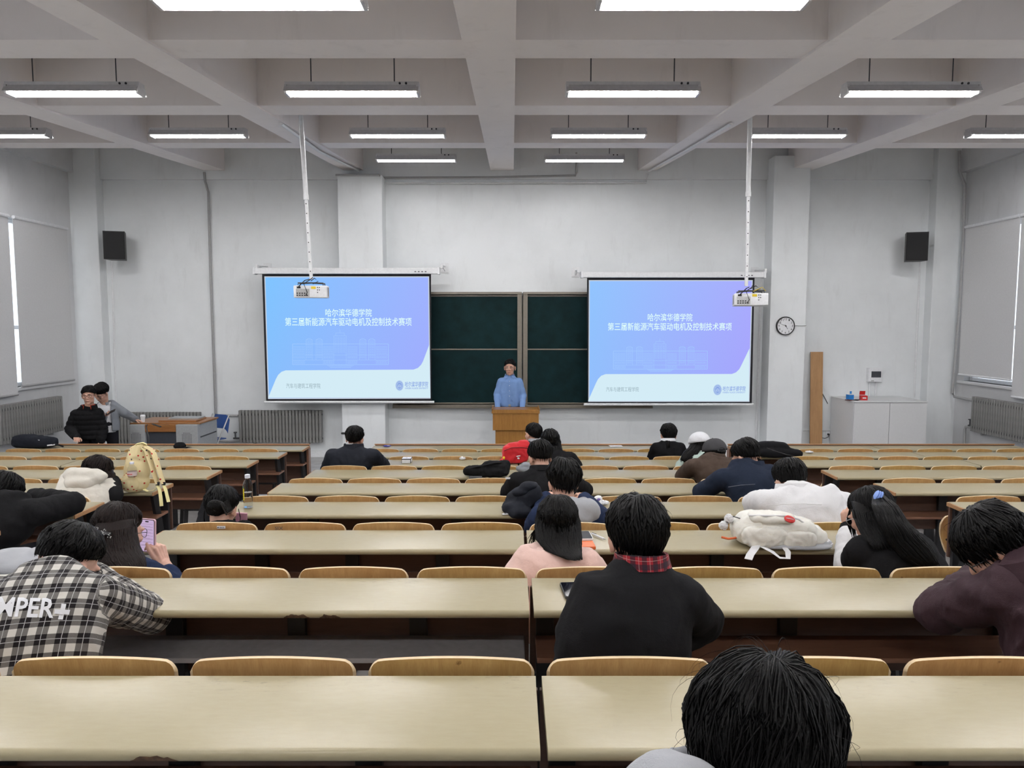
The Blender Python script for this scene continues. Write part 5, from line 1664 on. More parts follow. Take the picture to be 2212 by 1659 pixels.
collar(p, M['white_cloth'], p.neck + V(0, 0, -0.005), (0.072, .07), 0.035, V(0, .2, 1))

p = seated('person in a dark top leaning a cheek on one hand behind the red backpack', 7, 0.33, (*headc(1132, 1170, 913, 8.39, th=0.022), 0.35), (1157, 954, .28), (1128, 970, .25), (1182, 968, .25),
           [(1119, 990, .42), (1192, 990, .4)], [(1136, 966, .55), (1168, 985, .8)], None, yaw=0.65, pitch=0.1, roll=0.1, thick=0.021, coat=M['dark_grey_cloth'], vox=0.016,
           hand_n=[((0.1, -0.1, 1), (0.8, -0.1, 0.1)), None])
hairdo(p, 90, 0.007, 0.006, 62, 98, 124, 12)
collar(p, M['grey_jersey'], p.neck + V(0, 0, -0.01), (0.075, .07), 0.04, V(0, .2, 1))

p = seated('person with long straight black hair and black jacket, in front of the podium side', 6, 0.33, (*headc(1166, 1211, 928, 7.37, th=0.022), 0.35), (1190, 978, .28), (1163, 994, .26), (1232, 990, .24),
           [(1158, 1010, .4), (1246, 1006, .4)], [(1180, 1000, .8), (1215, 1000, .8)], None, pitch=0.25, thick=0.023, coat=M['black_cloth'], vox=0.015)
p.t['label'] = 'person with long straight black hair and black jacket, right of the red backpack'
h = Hair(p.head, p.R, p.hs, p.thick, 60, 98, 114, 13); h.cap(); h.locks(90, 0.008, 0.003, 0.12, -0.1)
h.fall([(PY(1189, 946, 7.38), V(.098, 0, 0), V(0, .085, 0)), (PY(1190, 962, 7.33), V(.100, 0, 0), V(0, .075, 0)), (PY(1194, 978, 7.27), V(.100, 0, 0), V(0, .055, 0)), (PY(1200, 994, 7.19), V(.085, 0, 0), V(0, .03, 0))], 150, 0.007, blend=True)
p.add('hair', h.mesh(), M['hair'])

p = seated('person in a white cap with long black hair and pale green top', 6, 1.83, (*headc(1491, 1531, 936, 7.42, th=0.020), 0.40), (1510, 980, .33), (1484, 994, .3), (1535, 994, .3),
           [(1470, 1008, .45), (1546, 1008, .4)], [(1492, 998, .8), (1527, 996, .8)], None, yaw=0.3, pitch=0.4, thick=0.018, coat=M['mint_cloth'], vox=0.015)
h = Hair(p.head, p.R, p.hs, p.thick, 60, 106, 136, 14); h.cap(); h.locks(80, 0.008, 0.004, 0.15, 0.05)
h.fall([(PY(1510, 955, 7.40), V(.07, 0, 0), V(0, .06, 0)), (PY(1501, 968, 7.33), V(.062, 0, 0), V(0, .05, 0)), (PY(1490, 982, 7.26), V(.055, 0, -.03), V(0, .035, 0)), (PY(1476, 997, 7.18), V(.03, 0, -.02), V(0, .02, 0))], 70, 0.007)
p.add('hair', h.mesh(), M['hair'])
def cap_hat(p, m, opening=True, th=None):
    h = Hair(p.head, p.R, p.hs, (th or p.thick) + 0.012, 78, 84, 92, 50, (0, 0))
    bm = h.bm; n, mm = 48, 10
    rows = []
    top = bm.verts.new(h.pt(0, 0, h.th))
    for i in range(1, mm + 1):
        t = i / mm
        rows.append([bm.verts.new(h.pt(t, 2 * pi * k / n, h.th * (1.0 + 0.25 * sin(t * pi)))) for k in range(n)])
    rows.append([bm.verts.new(h.pt(1, 2 * pi * k / n, h.th * 0.6)) for k in range(n)])
    for k in range(n): bm.faces.new((top, rows[0][k], rows[0][(k + 1) % n]))
    for i in range(len(rows) - 1):
        for k in range(n): bm.faces.new((rows[i][k], rows[i + 1][k], rows[i + 1][(k + 1) % n], rows[i][(k + 1) % n]))
    c = p.add('cap', h.mesh('cap'), m)
    f = lambda x, y, z: p.head + p.R @ (V(x, y, z) * p.hs)
    bm = B()
    plate(bm, lambda u, w: f(u * 0.078 * (1 - 0.25 * w * w), 0.10 + w * 0.075 - 0.03 * u * u, 0.052 - 0.03 * u * u - 0.012 * w), 12, 4, 0.004)
    p.bm('brim', bm, [m, m], parent=c)
    bm = B(); ell(bm, h.pt(0, 0, h.th + 0.003), (0.008, 0.008, 0.005)); p.bm('button', bm, m, parent=c)
    if opening:
        bm = B(); P = []
        for k in range(13):
            a = pi * k / 12
            P.append(f(cos(a) * 0.036, -0.112 - p.thick - 0.012 + 0.004 * abs(cos(a)), 0.018 + sin(a) * 0.032))
        tube(bm, P, 0.006, 6); tube(bm, [P[0], f(0, -0.125 - p.thick, 0.014), P[-1]], 0.008, 4, True, 0.4)
        p.bm('strap', bm, m, parent=c)
        bm = B(); ell(bm, f(0, -0.098 - p.thick, 0.034), (0.032, 0.02, 0.022), p.R); p.bm('hair_in_strap_gap', bm, M['hair'], parent=c)
    return c
cap_hat(p, M['white_cloth'], False)

p = seated('person in a grey baseball cap and brown jacket beside the white cap', 5, 1.83, (*headc(1523, 1564, 950, 6.4, th=0.020), 0.40), (1545, 988, .33), (1496, 1007, .28), (1587, 1004, .28),
           [(1472, 1028, .45), (1602, 1030, .4)], [(1510, 1012, .8), (1570, 1012, .8)], None, yaw=0.25, pitch=0.35, thick=0.016, coat=M['brown_cloth'], vox=0.014, fold=0.008)
hairdo(p, 80, 0.006, 0.004, 60, 96, 124, 15)
cap_hat(p, M['dark_grey_cloth'], True)
collar(p, M['brown_cloth'], p.neck + V(0, -.005, -0.015), (0.080, .075), 0.04, V(0, .25, 1))

p = seated('person in a black sports jacket sitting alone, left end of the centre block', 6, -1.67, (*headc(745.5, 787, 918.5, 7.32, th=0.022, pitch=0.1), 0.30), (764, 966, .24), (719, 984, .2), (806, 984, .2),
           [(706, 1014, .3), (830, 1006, .5)], [(735, 1004, .7), (800, 995, .82)], None, yaw=-0.1, pitch=0.12, roll=0.08, thick=0.021, coat=M['ink_cloth'], vox=0.014, fold=0.007, bulk=1.08)
hairdo(p, 110, 0.007, 0.007, 60, 92, 116, 16, flyn=6)
collar(p, M['ink_cloth'], p.neck + V(0, -.005, -0.035), (0.092, .085), 0.07, V(0, .12, 1))
text_mesh('SPORT', 'collar_print', M['white_plastic'], p.t, PY(755, 959, 7.145) - p.base, 0.075, 0.012, bold=0.01)
bpy.data.objects.remove([o for o in p.t.children if o.name.startswith('collar_print')][0])
bm = B()
r = random.Random(5)
for q in range(7):
    u = 748 + q * 2.2
    a = PY(u, 958.6 + r.uniform(-.4, .4), 7.142) ; box(bm, a.x - 0.004, a.x + 0.004, a.y, a.y + 0.004, a.z - 0.003, a.z + 0.003)
p.bm('collar_print', bm, M['white_plastic'], False)

# ---- middle rows
def stripes(p, pts, r=0.004, m='white_cloth', name='sleeve_stripe'):
    bm = B(); tube(bm, pts, r, 5); p.bm(name, bm, M[m])
p = seated('person in a black jacket with cropped black hair, centre block, behind the red backpack', 4, 0.33, (*headc(1138, 1195, 950, 5.44, th=0.021), 0.45), (1170, 1014, .36), (1117, 1040, .32), (1224, 1040, .32),
           [(1097, 1064, .52), (1264, 1058, .5)], [(1140, 1042, .85), (1210, 1042, .85)], None, yaw=0.35, pitch=0.4, thick=0.021, coat=M['black_cloth'], vox=0.013, fold=0.006, bulk=1.05)
hairdo(p, 150, 0.006, 0.007, 62, 94, 118, 17, flyn=6)
collar(p, M['black_cloth'], p.neck + V(0, -.005, -0.02), (0.082, .078), 0.045, V(0, .3, 1))
a = PY(1097, 1033, 5.27); bm = B(); box(bm, a.x - .018, a.x + .018, a.y - .004, a.y + .004, a.z - .006, a.z + .006, mat=None); p.bm('shoulder_stripe', bm, M['white_cloth'], False)

p = seated('person in a dark denim jacket and glasses leaning left over the desk', 4, 1.83, (*headc(1580, 1642, 948, 5.45, th=0.022), 0.46), (1625, 1008, .38), (1560, 1034, .32), (1664, 1024, .32),
           [(1514, 1064, .5), (1676, 1062, .48)], [(1560, 1042, .82), (1640, 1036, .82)], None, yaw=0.75, pitch=0.5, thick=0.022, coat=M['denim'], vox=0.013, fold=0.007, bulk=1.1)
hairdo(p, 150, 0.0065, 0.006, 66, 96, 120, 18, flyn=4)
glasses(p, p.head, p.R, p.hs)
collar(p, M['denim'], p.neck + V(0, -.005, -0.02), (0.085, .08), 0.05, V(-.1, .3, 1))
stripes(p, [PY(1573, 1052, 5.185), PY(1600, 1048, 5.15), PY(1630, 1046, 5.15), PY(1655, 1045, 5.17)], 0.0015, 'grey_shirt', 'back_seam')

p = seated('person in a grey hoodie under a navy jacket with thick black hair', 3, 0.33, (*headc(1176, 1258, 989, 4.35, 1.02, 0.033, 0.2), 0.38), (1226, 1088, .3), (1168, 1116, .26), (1280, 1114, .26),
           [(1152, 1138, .4), (1302, 1120, .42)], [(1180, 1122, .8), (1262, 1096, .8)], None, yaw=0.2, pitch=0.2, hs=1.02, thick=0.034, coat=M['navy_cloth'], vox=0.012, fold=0.006)
hairdo(p, 240, 0.0065, 0.009, 64, 98, 122, 19, 0.35, 0.14, flyn=12)
bm = B(); J = dict(neck=p.neck, pel=p.pel); hood(bm, J, 0.13, 0.15)
ell(bm, PY(1262, 1103, 4.13), (0.10, 0.05, 0.075)); ell(bm, PY(1225, 1092, 4.16), (0.115, 0.06, 0.05)); ell(bm, PY(1250, 1118, 4.11), (0.09, 0.04, 0.06))
me = blob(bm, 0.012, 6, 'hood'); ripple(me, 0.008, 11, 4); p.add('hood', me, M['grey_jersey'])

def fleece_fn(p, me, J): p.add('fleece_jacket', me, M['fleece'])
p = seated('person in a white fleece jacket hunched over the desk', 3, 1.83, (*headc(1668, 1744, 992, 4.42, 1.0, 0.028, 0.45), 0.45), (1712, 1056, .36), (1656, 1086, .30), (1788, 1086, .30),
           [(1628, 1122, .54), (1822, 1122, .54)], [(1690, 1082, .86), (1745, 1082, .86)], None, yaw=0.2, pitch=0.45, thick=0.028, coat_fn=fleece_fn, vox=0.012, fold=0.009, bulk=1.22, foldf=7)
hairdo(p, 220, 0.0065, 0.008, 64, 96, 116, 20, 0.3, flyn=10)
collar(p, M['fleece'], p.neck + V(0, -.012, -0.025), (0.088, .085), 0.055, V(0, .25, 1), thick=0.014)
stripes(p, [PY(1655, 1092, 4.10), PY(1690, 1089, 4.09), PY(1730, 1088, 4.09), PY(1775, 1090, 4.10)], 0.0022, 'fleece', 'back_seam')

p = seated('person with black hair pinned up in a claw clip, slumped low in the seat', 3, -1.67, (*headc(441, 518, 1048, 4.27, 1.0, 0.026, 0.35), 0.30), (478, 1132, .2), (436, 1156, .18), (522, 1156, .18),
           [(424, 1185, .35), (536, 1185, .35)], [(455, 1160, .65), (512, 1148, .55)], None, yaw=-0.12, pitch=0.35, thick=0.026, coat=M['black_knit'], vox=0.014, hs=0.98)
h = Hair(p.head, p.R, p.hs, p.thick, 60, 100, 128, 21); h.cap(); h.locks(260, 0.006, 0.004, 0.1, 0.02)
c = PY(468, 1096, 4.13)
ell(h.bm, c, (0.050, 0.034, 0.044))
r = random.Random(8)
for q in range(60):
    a0 = r.uniform(0, 2 * pi); rr = r.uniform(0.012, 0.05); P = []
    for k in range(7):
        a = a0 + k * 0.42; P.append(c + V(cos(a) * rr, -0.03 * (1 - (rr / 0.055) ** 2) - 0.006, sin(a) * rr * 0.9))
    tube(h.bm, P, [0.004, 0.006, 0.0065, 0.0065, 0.006, 0.005, 0.002], 4)
for q in range(10):
    sx = r.choice((-1, 1)); a = PY(479 + sx * 36, 1095 + r.uniform(-4, 8), 4.25); tube(h.bm, [a, a + V(sx * .01, 0, -.05), a + V(sx * .004 * r.random(), 0, -.11)], [0.002, 0.002, 0.0008], 4)
p.add('hair', h.mesh(), M['hair'])
bm = B(); a, b = PY(478, 1088, 4.075), PY(490, 1112, 4.09)
ax = (b - a).normalized(); sd = V(1, 0, .5).normalized()
for q in range(11):
    c0 = a + (b - a) * (q / 10) - sd * 0.004; tube(bm, [c0, c0 + sd * 0.02 + V(0, -.01, 0), c0 + sd * 0.045 + V(0, .008, 0)], [0.002, 0.0022, 0.0012], 5)
tube(bm, [a + V(0, -.004, 0), b + V(0, -.004, 0)], 0.0045, 6)
p.bm('claw_clip', bm, M['black'])
ph = PY(509, 1124, 4.36)
bm = B(); box(bm, -.035, .035, -.005, .005, -.07, .07, 0.004)
o = obj('phone', bm, plain('pink_phone_case', (0.62, 0.32, 0.42, 1), 0.4)); o.location = ph + V(0.012, 0.06, -0.030); o.rotation_euler = (0.3, 0.1, 0.2)
tag(o, 'pink phone held in front of the person with pinned-up hair', 'phone')

# ---- nearer rows
p = seated('person with long straight black hair in a pale pink jacket', 2, 0.33, (*headc(1157, 1251, 1069, 3.33, 0.97, 0.024, 0.2), 0.38), (1198, 1192, .3), (1146, 1210, .26), (1266, 1218, .26),
           [(1122, 1250, .4), (1292, 1246, .4)], [(1175, 1232, .72), (1252, 1225, .72)], None, pitch=0.2, yaw=0.05, thick=0.024, hs=0.97, coat=M['pink_cloth'], vox=0.010, fold=0.006, hipdx=-0.2, bulk=1.08, lap=(True, True), keep_arms=True)
h = Hair(p.head, p.R, p.hs, p.thick, 60, 96, 112, 22); h.cap(); h.locks(200, 0.005, 0.003, 0.10, -0.1)
h.fall([(PY(1204, 1112, 3.33), V(.100, 0, 0), V(0, .095, 0)), (PY(1205, 1140, 3.29), V(.101, 0, 0), V(0, .090, 0)), (PY(1207, 1165, 3.23), V(.098, 0, 0), V(0, .070, 0)), (PY(1216, 1187, 3.16), V(.078, 0, 0), V(0, .045, 0)), (PY(1236, 1204, 3.10), V(.040, 0, 0), V(0, .022, 0))], 620, 0.0045, blend=True)
for q in range(26):
    r = random.Random(q); u = 1160 - r.uniform(0, 12); tube(h.bm, [PY(1168, 1130, 3.34), PY(u, 1152, 3.32), PY(u - r.uniform(0, 10), 1176 + r.uniform(-12, 8), 3.3)], [0.003, 0.002, 0.0007], 4)
p.add('hair', h.mesh(), M['hair'])
bm = B(); J = dict(neck=p.neck, pel=p.pel); hood(bm, J, 0.11, 0.13); me = blob(bm, 0.010, 6, 'hood'); ripple(me, 0.006, 10, 3); p.add('hood', me, M['pink_cloth'])

def varsity(p, me, J):
    p.add('jacket', me, M['black_cloth'])
    bm = B()
    e, w = J['E'][0], J['W'][0]
    limb(bm, [e.lerp(J['sl'], 0.25), e, w.lerp(e, 0.22)], [0.084, 0.080, 0.062], 14); m2 = blob(bm, 0.010, 4, 'white_sleeve'); ripple(m2, 0.006, 14, 2); p.add('white_sleeve', m2, M['fleece'])
    bm = B(); d = (w - e).normalized(); c = w.lerp(e, 0.2)
    for q in range(2): tube(bm, [c + d * (0.012 * q), c + d * (0.012 * q + 0.006)], 0.046, 14)
    p.bm('striped_cuff', bm, M['black_knit'])
p = seated('person with a long black ponytail and black varsity jacket with white sleeves', 2, 1.83, (*headc(1836, 1926, 1054, 3.40, 0.98, 0.022, 0.4), 0.45), (1902, 1170, .36), (1862, 1190, .32), (1986, 1190, .30),
           [(1838, 1228, .50), (2010, 1240, .45)], [(1831, 1196, .74), (1935, 1198, .8)], None, yaw=0.62, pitch=0.42, thick=0.022, hs=0.98, coat_fn=varsity, vox=0.010, fold=0.005, bulk=1.05,
           hand_n=[((-0.05, 0.1, 1), (0.6, 0.5, 0.1)), None], curls=(0.9, 0.5))
h = Hair(p.head, p.R, p.hs, p.thick, 60, 96, 118, 23); h.cap(); h.locks(360, 0.0055, 0.004, 0.12, 0.04, crown=None) if False else h.locks(360, 0.0055, 0.004, 0.12, 0.04)
tie = PY(1896, 1071, 3.29)
h.fall([(tie, V(.020, 0, .01), V(0, .02, 0)), (PY(1912, 1092, 3.22), V(.052, 0, 0), V(0, .035, 0)), (PY(1928, 1125, 3.17), V(.062, 0, 0), V(0, .035, 0)), (PY(1950, 1160, 3.14), V(.066, 0, .02), V(0, .032, 0)), (PY(1980, 1192, 3.11), V(.060, 0, .03), V(0, .028, 0)), (PY(2012, 1222, 3.08), V(.025, 0, .02), V(0, .016, 0))], 320, 0.005, dome=False)
h.fall([(PY(1868, 1085, 3.38), V(.06, .0, 0), V(0, .05, 0)), (PY(1880, 1120, 3.33), V(.07, 0, 0), V(0, .05, 0)), (PY(1896, 1150, 3.27), V(.075, 0, 0), V(0, .045, 0)), (PY(1912, 1178, 3.20), V(.07, 0, 0), V(0, .03, 0))], 220, 0.005, blend=True)
for q in range(40):
    r = random.Random(q + 70); u = 1846 + r.gauss(0, 5); tube(h.bm, [PY(u, 1098, 3.44), PY(u - 8, 1125, 3.45), PY(u - 2, 1150 + r.uniform(-8, 14), 3.45)], [0.003, 0.003, 0.001], 4)
p.add('hair', h.mesh(), M['hair'])
bm = B()
for q in range(3): lathe(bm, tie + V(0.008 * q - .008, -.004 * q, 0.002 * (1 - q)), [(0.022, -.005), (0.027, 0), (0.022, 0.005)], 16, V(1, -.3, -.5))
p.bm('hair_tie', bm, plain('pale_blue_band', (0.22, 0.34, 0.72, 1), 0.6))
glasses(p, p.head, p.R, p.hs, 'steel', False)

p = seated('person with long dark hair and a beaded hair clip, holding up a phone', 2, -1.67, (*headc(208, 312, 1084, 3.33, 1.0, 0.026, 0.2), 0.38), (252, 1200, .28), (200, 1226, .26), (318, 1240, .30),
           [(182, 1262, .4), (370, 1266, .44)], [(250, 1225, .75), (356, 1217, .56)], None, yaw=-0.55, pitch=0.2, thick=0.026, coat=M['navy_cloth'], vox=0.010, fold=0.005, hipdx=-0.12, skin='skin_pale',
           hand_n=[None, ((-0.30, 0.02, 1), (-1, 0.25, 0), PY(317, 1175, 3.475))], curls=(0.5, 0.85), sleeve_r=(0.068, 0.060, 0.056), cuff=(0, 0.55))
h = Hair(p.head, p.R, p.hs, p.thick, 60, 94, 108, 24); h.cap(); h.locks(200, 0.005, 0.003, 0.10, -0.1)
h.fall([(PY(247, 1122, 3.28), V(.088, 0, 0), V(0, .075, 0)), (PY(244, 1152, 3.25), V(.098, 0, 0), V(0, .070, 0)), (PY(245, 1182, 3.20), V(.108, 0, 0), V(0, .062, 0)), (PY(253, 1205, 3.15), V(.116, 0, 0), V(0, .050, 0)), (PY(266, 1226, 3.11), V(.100, 0, 0), V(0, .035, 0))], 700, 0.0045, blend=True)
p.add('hair', h.mesh(), M['hair_brown'])
glasses(p, p.head, p.R, p.hs, 'black', True, 0.0012)
bm = B(); r = random.Random(31)
tube(bm, [PY(196, 1141, 3.26), PY(214, 1150, 3.19), PY(238, 1154, 3.17)], [0.012, 0.018, 0.012], 8, True, 0.5)
clip = p.bm('hair_clip', bm, M['black'])
for q in range(34):
    f = r.random(); a = PY(196 + 44 * f, 1140 + 15 * f + r.uniform(-8, 8), 3.26 - 0.10 * min(1, f * 1.6) - 0.012); bm = B(); ell(bm, a, (0.0028,) * 3, None, 6, 4); p.bm('bead', bm, M['steel'], parent=clip)
# phone in the hand
M['phone_screen'] = emit('lit_phone_screen', lin(196, 172, 206), 1.0)
M['phone_pink'] = plain('pink_phone_case', (0.62, 0.40, 0.46, 1), 0.4)
tl, tr, br, bl = PY(309, 1121, 3.52), PY(343, 1123, 3.50), PY(328.5, 1193, 3.50), PY(296, 1189, 3.52)
c = (tl + tr + br + bl) / 4
ex = ((tr + br) / 2 - (tl + bl) / 2); ez = ((tl + tr) / 2 - (bl + br) / 2)
w_, h_ = ex.length, ez.length; X = ex.normalized(); Z = (ez - X * ez.dot(X)).normalized(); Yv = Z.cross(X)
MM = Matrix((X, Yv, Z)).transposed().to_4x4(); MM.translation = c
t = thing('phone', 'pink phone with lit screen held up by the person with the beaded clip', 'phone', c)
t.rotation_euler = MM.to_euler()
def rrect(w, h, r, n=6):
    P = []
    for cx, cy, a0 in ((w / 2 - r, h / 2 - r, 0), (-w / 2 + r, h / 2 - r, pi / 2), (-w / 2 + r, -h / 2 + r, pi), (w / 2 - r, -h / 2 + r, 1.5 * pi)):
        for k in range(n + 1): a = a0 + pi / 2 * k / n; P.append((cx + cos(a) * r, cy + sin(a) * r))
    return P
XZ = Matrix(((1, 0, 0, 0), (0, 0, 1, 0), (0, 1, 0, 0), (0, 0, 0, 1)))
bm = B(); prism(bm, rrect(w_, h_, 0.012), -0.004, 0.006, XZ); obj('case', bm, M['phone_pink'], t)
bm = B(); prism(bm, rrect(w_ - 0.006, h_ - 0.006, 0.010), -0.0052, -0.003, XZ); obj('bezel', bm, M['black'], t)
bm = B(); prism(bm, rrect(w_ - 0.010, h_ - 0.010, 0.008), -0.0058, -0.004, XZ); sc_ = obj('screen', bm, M['phone_screen'], t)
bm = B(); prism(bm, [(x, y + h_ / 2 - 0.013) for x, y in rrect(0.020, 0.006, 0.003)], -0.0064, -0.005, XZ); obj('camera_cutout', bm, M['black'], t)
bm = B(); r = random.Random(2); yy = h_ / 2 - 0.026
while yy > -h_ / 2 + 0.012:
    for q in range(r.choice((1, 2, 2, 3))):
        box(bm, -w_ / 2 + 0.010, w_ / 2 - 0.010 - (0 if q else r.uniform(0, .02)), -0.0061, -0.005, yy, yy + 0.0009); yy -= 0.0036
    yy -= 0.0075
obj('text_lines', bm, plain('screen_grey_lines', (0.22, 0.16, 0.24, 1), 0.6), sc_)

# ---- left block
def panel_hoodie(p, me, J):
    p.add('hoodie', me, M['cream_cloth'])
    for name, a, b, ra, rb in (('black_sleeve_panel', J['sr'] + V(0.03, -0.01, -0.01), J['E'][1] + V(0.03, -0.01, 0.0), 0.074, 0.070), ('black_cuff', J['E'][0] + V(-0.01, -0.02, 0), J['E'][0].lerp(J['W'][0], 0.15) + V(-0.01, -.02, 0), 0.074, 0.070)):
        bm = B(); limb(bm, [a, b], [ra, rb], 14); m2 = blob(bm, 0.010, 4, name); ripple(m2, 0.005, 12, 3); p.add(name, m2, M['black_cloth'])
p = seated('person in a cream hoodie with brown hair, head down by the yellow backpack', 4, -3.215, (*headc(175, 243, 986, 5.52, 1.0, 0.028, 0.5), 0.53), (196, 1042, .42), (148, 1066, .34), (236, 1066, .38),
           [(130, 1092, .52), (236, 1092, .55)], [(155, 1068, .86), (228, 1068, .86)], None, yaw=-0.5, pitch=0.5, roll=0.15, thick=0.028, coat_fn=panel_hoodie, vox=0.012, fold=0.006, bulk=1.15)
h = Hair(p.head, p.R, p.hs, p.thick, 60, 98, 116, 25); h.cap(); h.locks(160, 0.006, 0.004, 0.12, -0.05)
h.fall([(PY(214, 1015, 5.53), V(.10, 0, 0), V(0, .09, 0)), (PY(222, 1032, 5.50), V(.085, 0, 0), V(0, .07, 0)), (PY(230, 1046, 5.46), V(.05, 0, 0), V(0, .04, 0))], 150, 0.006, blend=True)
p.add('hair', h.mesh(), M['hair_brown'])
bm = B()
ell(bm, PY(180, 1030, 5.30), (0.155, 0.06, 0.07), Matrix.Rotation(0.12, 3, 'Y')); ell(bm, PY(172, 1044, 5.26), (0.12, 0.06, 0.06)); ell(bm, PY(158, 1024, 5.34), (0.07, .06, .05)); ell(bm, PY(212, 1026, 5.34), (0.07, .06, .04), Matrix.Rotation(0.4, 3, 'Y'))
me = blob(bm, 0.012, 6, 'hood'); ripple(me, 0.010, 9, 8); p.add('hood', me, M['cream_cloth'])

def hooded(bm, J):
    hood(bm, J, 0.09, 0.15)
p = seated('person in a black hooded jacket slumped over the desk at the left edge', 3, -3.215, (*headc(-40, 49, 1021, 4.45, 1.06, 0.030, 0.5), 0.48), (-8, 1085, .34), (-75, 1110, .26), (78, 1108, .32),
           [(-130, 1150, .5), (158, 1106, .55)], [(-50, 1100, .86), (88, 1094, .86)], None, yaw=-0.45, pitch=0.5, roll=0.1, hs=1.06, thick=0.030, coat=M['black_cloth'], vox=0.012, fold=0.009, bulk=1.2, extra=hooded, foldf=7)
hairdo(p, 260, 0.006, 0.006, 64, 98, 128, 26, 0.2)

# ---- nearest people
def plaid_fn(p, me, J):
    weave_attr(me, J)
    drape(p, me, [('UMPER', (-43, 1289, 115, 1331), 5, 0.2, 'back_lettering', M['white_cloth'], 0.022), ('+', (117, 1304, 151, 1338), 2, 0.25, 'back_lettering', M['white_cloth'], 0.05)])
    p.add('plaid_shirt', me, M['plaid'])
p = seated('person in a black and white plaid shirt with large white back lettering', 1, -1.67, (*headc(77, 213, 1133, 2.55, 1.06, 0.024, 0.55), 0.62), (102, 1236, .46), (-10, 1290, .36), (212, 1292, .44),
           [(-110, 1350, .6), (330, 1330, .74)], [(40, 1290, .92), (240, 1284, .93)], None, yaw=-0.42, pitch=0.6, roll=0.12, hs=1.06, thick=0.024, coat_fn=plaid_fn, vox=0.009, fold=0.007, bulk=1.10, hipdx=0.14, foldf=8, curls=(0.6, 1.0), skin='skin_pale', keep_arms=True, lap=(True, False))
h = Hair(p.head, p.R, p.hs, p.thick, 66, 84, 104, 27); h.cap(); h.locks(420, 0.0055, 0.005, 0.25, 0.06, flare=0.002); p.add('hair', h.mesh(), M['hair'])
glasses(p, p.head, p.R, p.hs, 'black', True, 0.0018)

p = seated('person in a black jacket over a red plaid collar, seen from behind', 1, 0.33, (*headc(1303, 1444, 1066, 2.33, 1.0, 0.029, 0.15), 0.40), (1385, 1228, .30), (1293, 1290, .24), (1468, 1292, .27),
           [(1240, 1402, .34), (1522, 1342, .50)], [(1300, 1390, .62), (1430, 1290, .88)], None, yaw=0.12, pitch=0.15, thick=0.029, coat=M['black_cloth'], vox=0.009, fold=0.009, bulk=1.12, foldf=6, wide=1.05, keep_arms=True, lap=(True, True))
h = Hair(p.head, p.R, p.hs, p.thick, 62, 94, 122, 28); h.cap(); h.locks(620, 0.0052, 0.008, 0.3, 0.14, flare=0.006); h.fly(24, 0.0009, 0.02); p.add('hair', h.mesh(), M['hair'])
collar(p, M['red_plaid'], p.neck + V(0, -.008, 0.0), (0.080, .075), 0.048, V(0, .2, 1), thick=0.006)

p = seated('person in a maroon jacket bent far over the desk at the right edge', 1, 1.83, (2150, 1186, .50), (2236, 1212, .34), (2178, 1276, .34), (2350, 1256, .34),
           [(2029, 1320, .59), (2420, 1400, .5)], [(2098, 1256, .90), (2250, 1262, .88)], None, yaw=1.15, pitch=0.75, roll=0.0, hs=1.0, thick=0.030, coat=M['maroon'], vox=0.010, fold=0.014, bulk=1.22, foldf=8, hipdx=0.0, keep_arms=True, lap=(False, True))
h = Hair(p.head, p.R, p.hs, p.thick, 78, 94, 116, 29); h.cap(); h.locks(520, 0.0055, 0.009, 0.3, 0.22, flare=0.012); h.locks(90, 0.005, 0.01, 0.2, 0.5, flare=0.02, phis=(-1.0, 1.0)); h.fly(14, 0.0009, 0.03); p.add('hair', h.mesh(), M['hair'])
collar(p, M['maroon'], p.neck + V(0, -.01, -0.04), (0.088, .085), 0.06, V(-.35, .35, 1), thick=0.012)
glasses(p, p.head, p.R, p.hs)

p = seated('person in a grey T-shirt with tousled black hair, nearest the camera', 0, 0.33, (*headc(1474, 1806, 1412, 1.10, 1.04, 0.036, 0.3), 0.19), (1622, 1698, .09), (1440, 1733, .06), (1815, 1800, .10),
           [(1300, 1980, .30), (1960, 2000, .3)], [(1480, 1800, .62), (1800, 1800, .62)], None, yaw=-0.45, pitch=0.35, roll=0.08, hs=1.04, thick=0.036, coat=M['grey_jersey'], coatname='t_shirt', vox=0.008, fold=0.005, bulk=1.0, sleeve_r=(0.068, 0.060, 0.044), lap=(True, True), keep_arms=True)
h = Hair(p.head, p.R, p.hs, p.thick, 70, 104, 130, 30, (0.006, -0.055)); h.cap(64, 20)
h.locks(2300, 0.0030, 0.007, 0.30, 0.14, flare=0.006, npt=12); h.locks(420, 0.0022, 0.014, 0.5, 0.2, flare=0.02, npt=12)
h.fly(50, 0.0005, 0.045)
p.add('hair', h.mesh(), M['hair'])

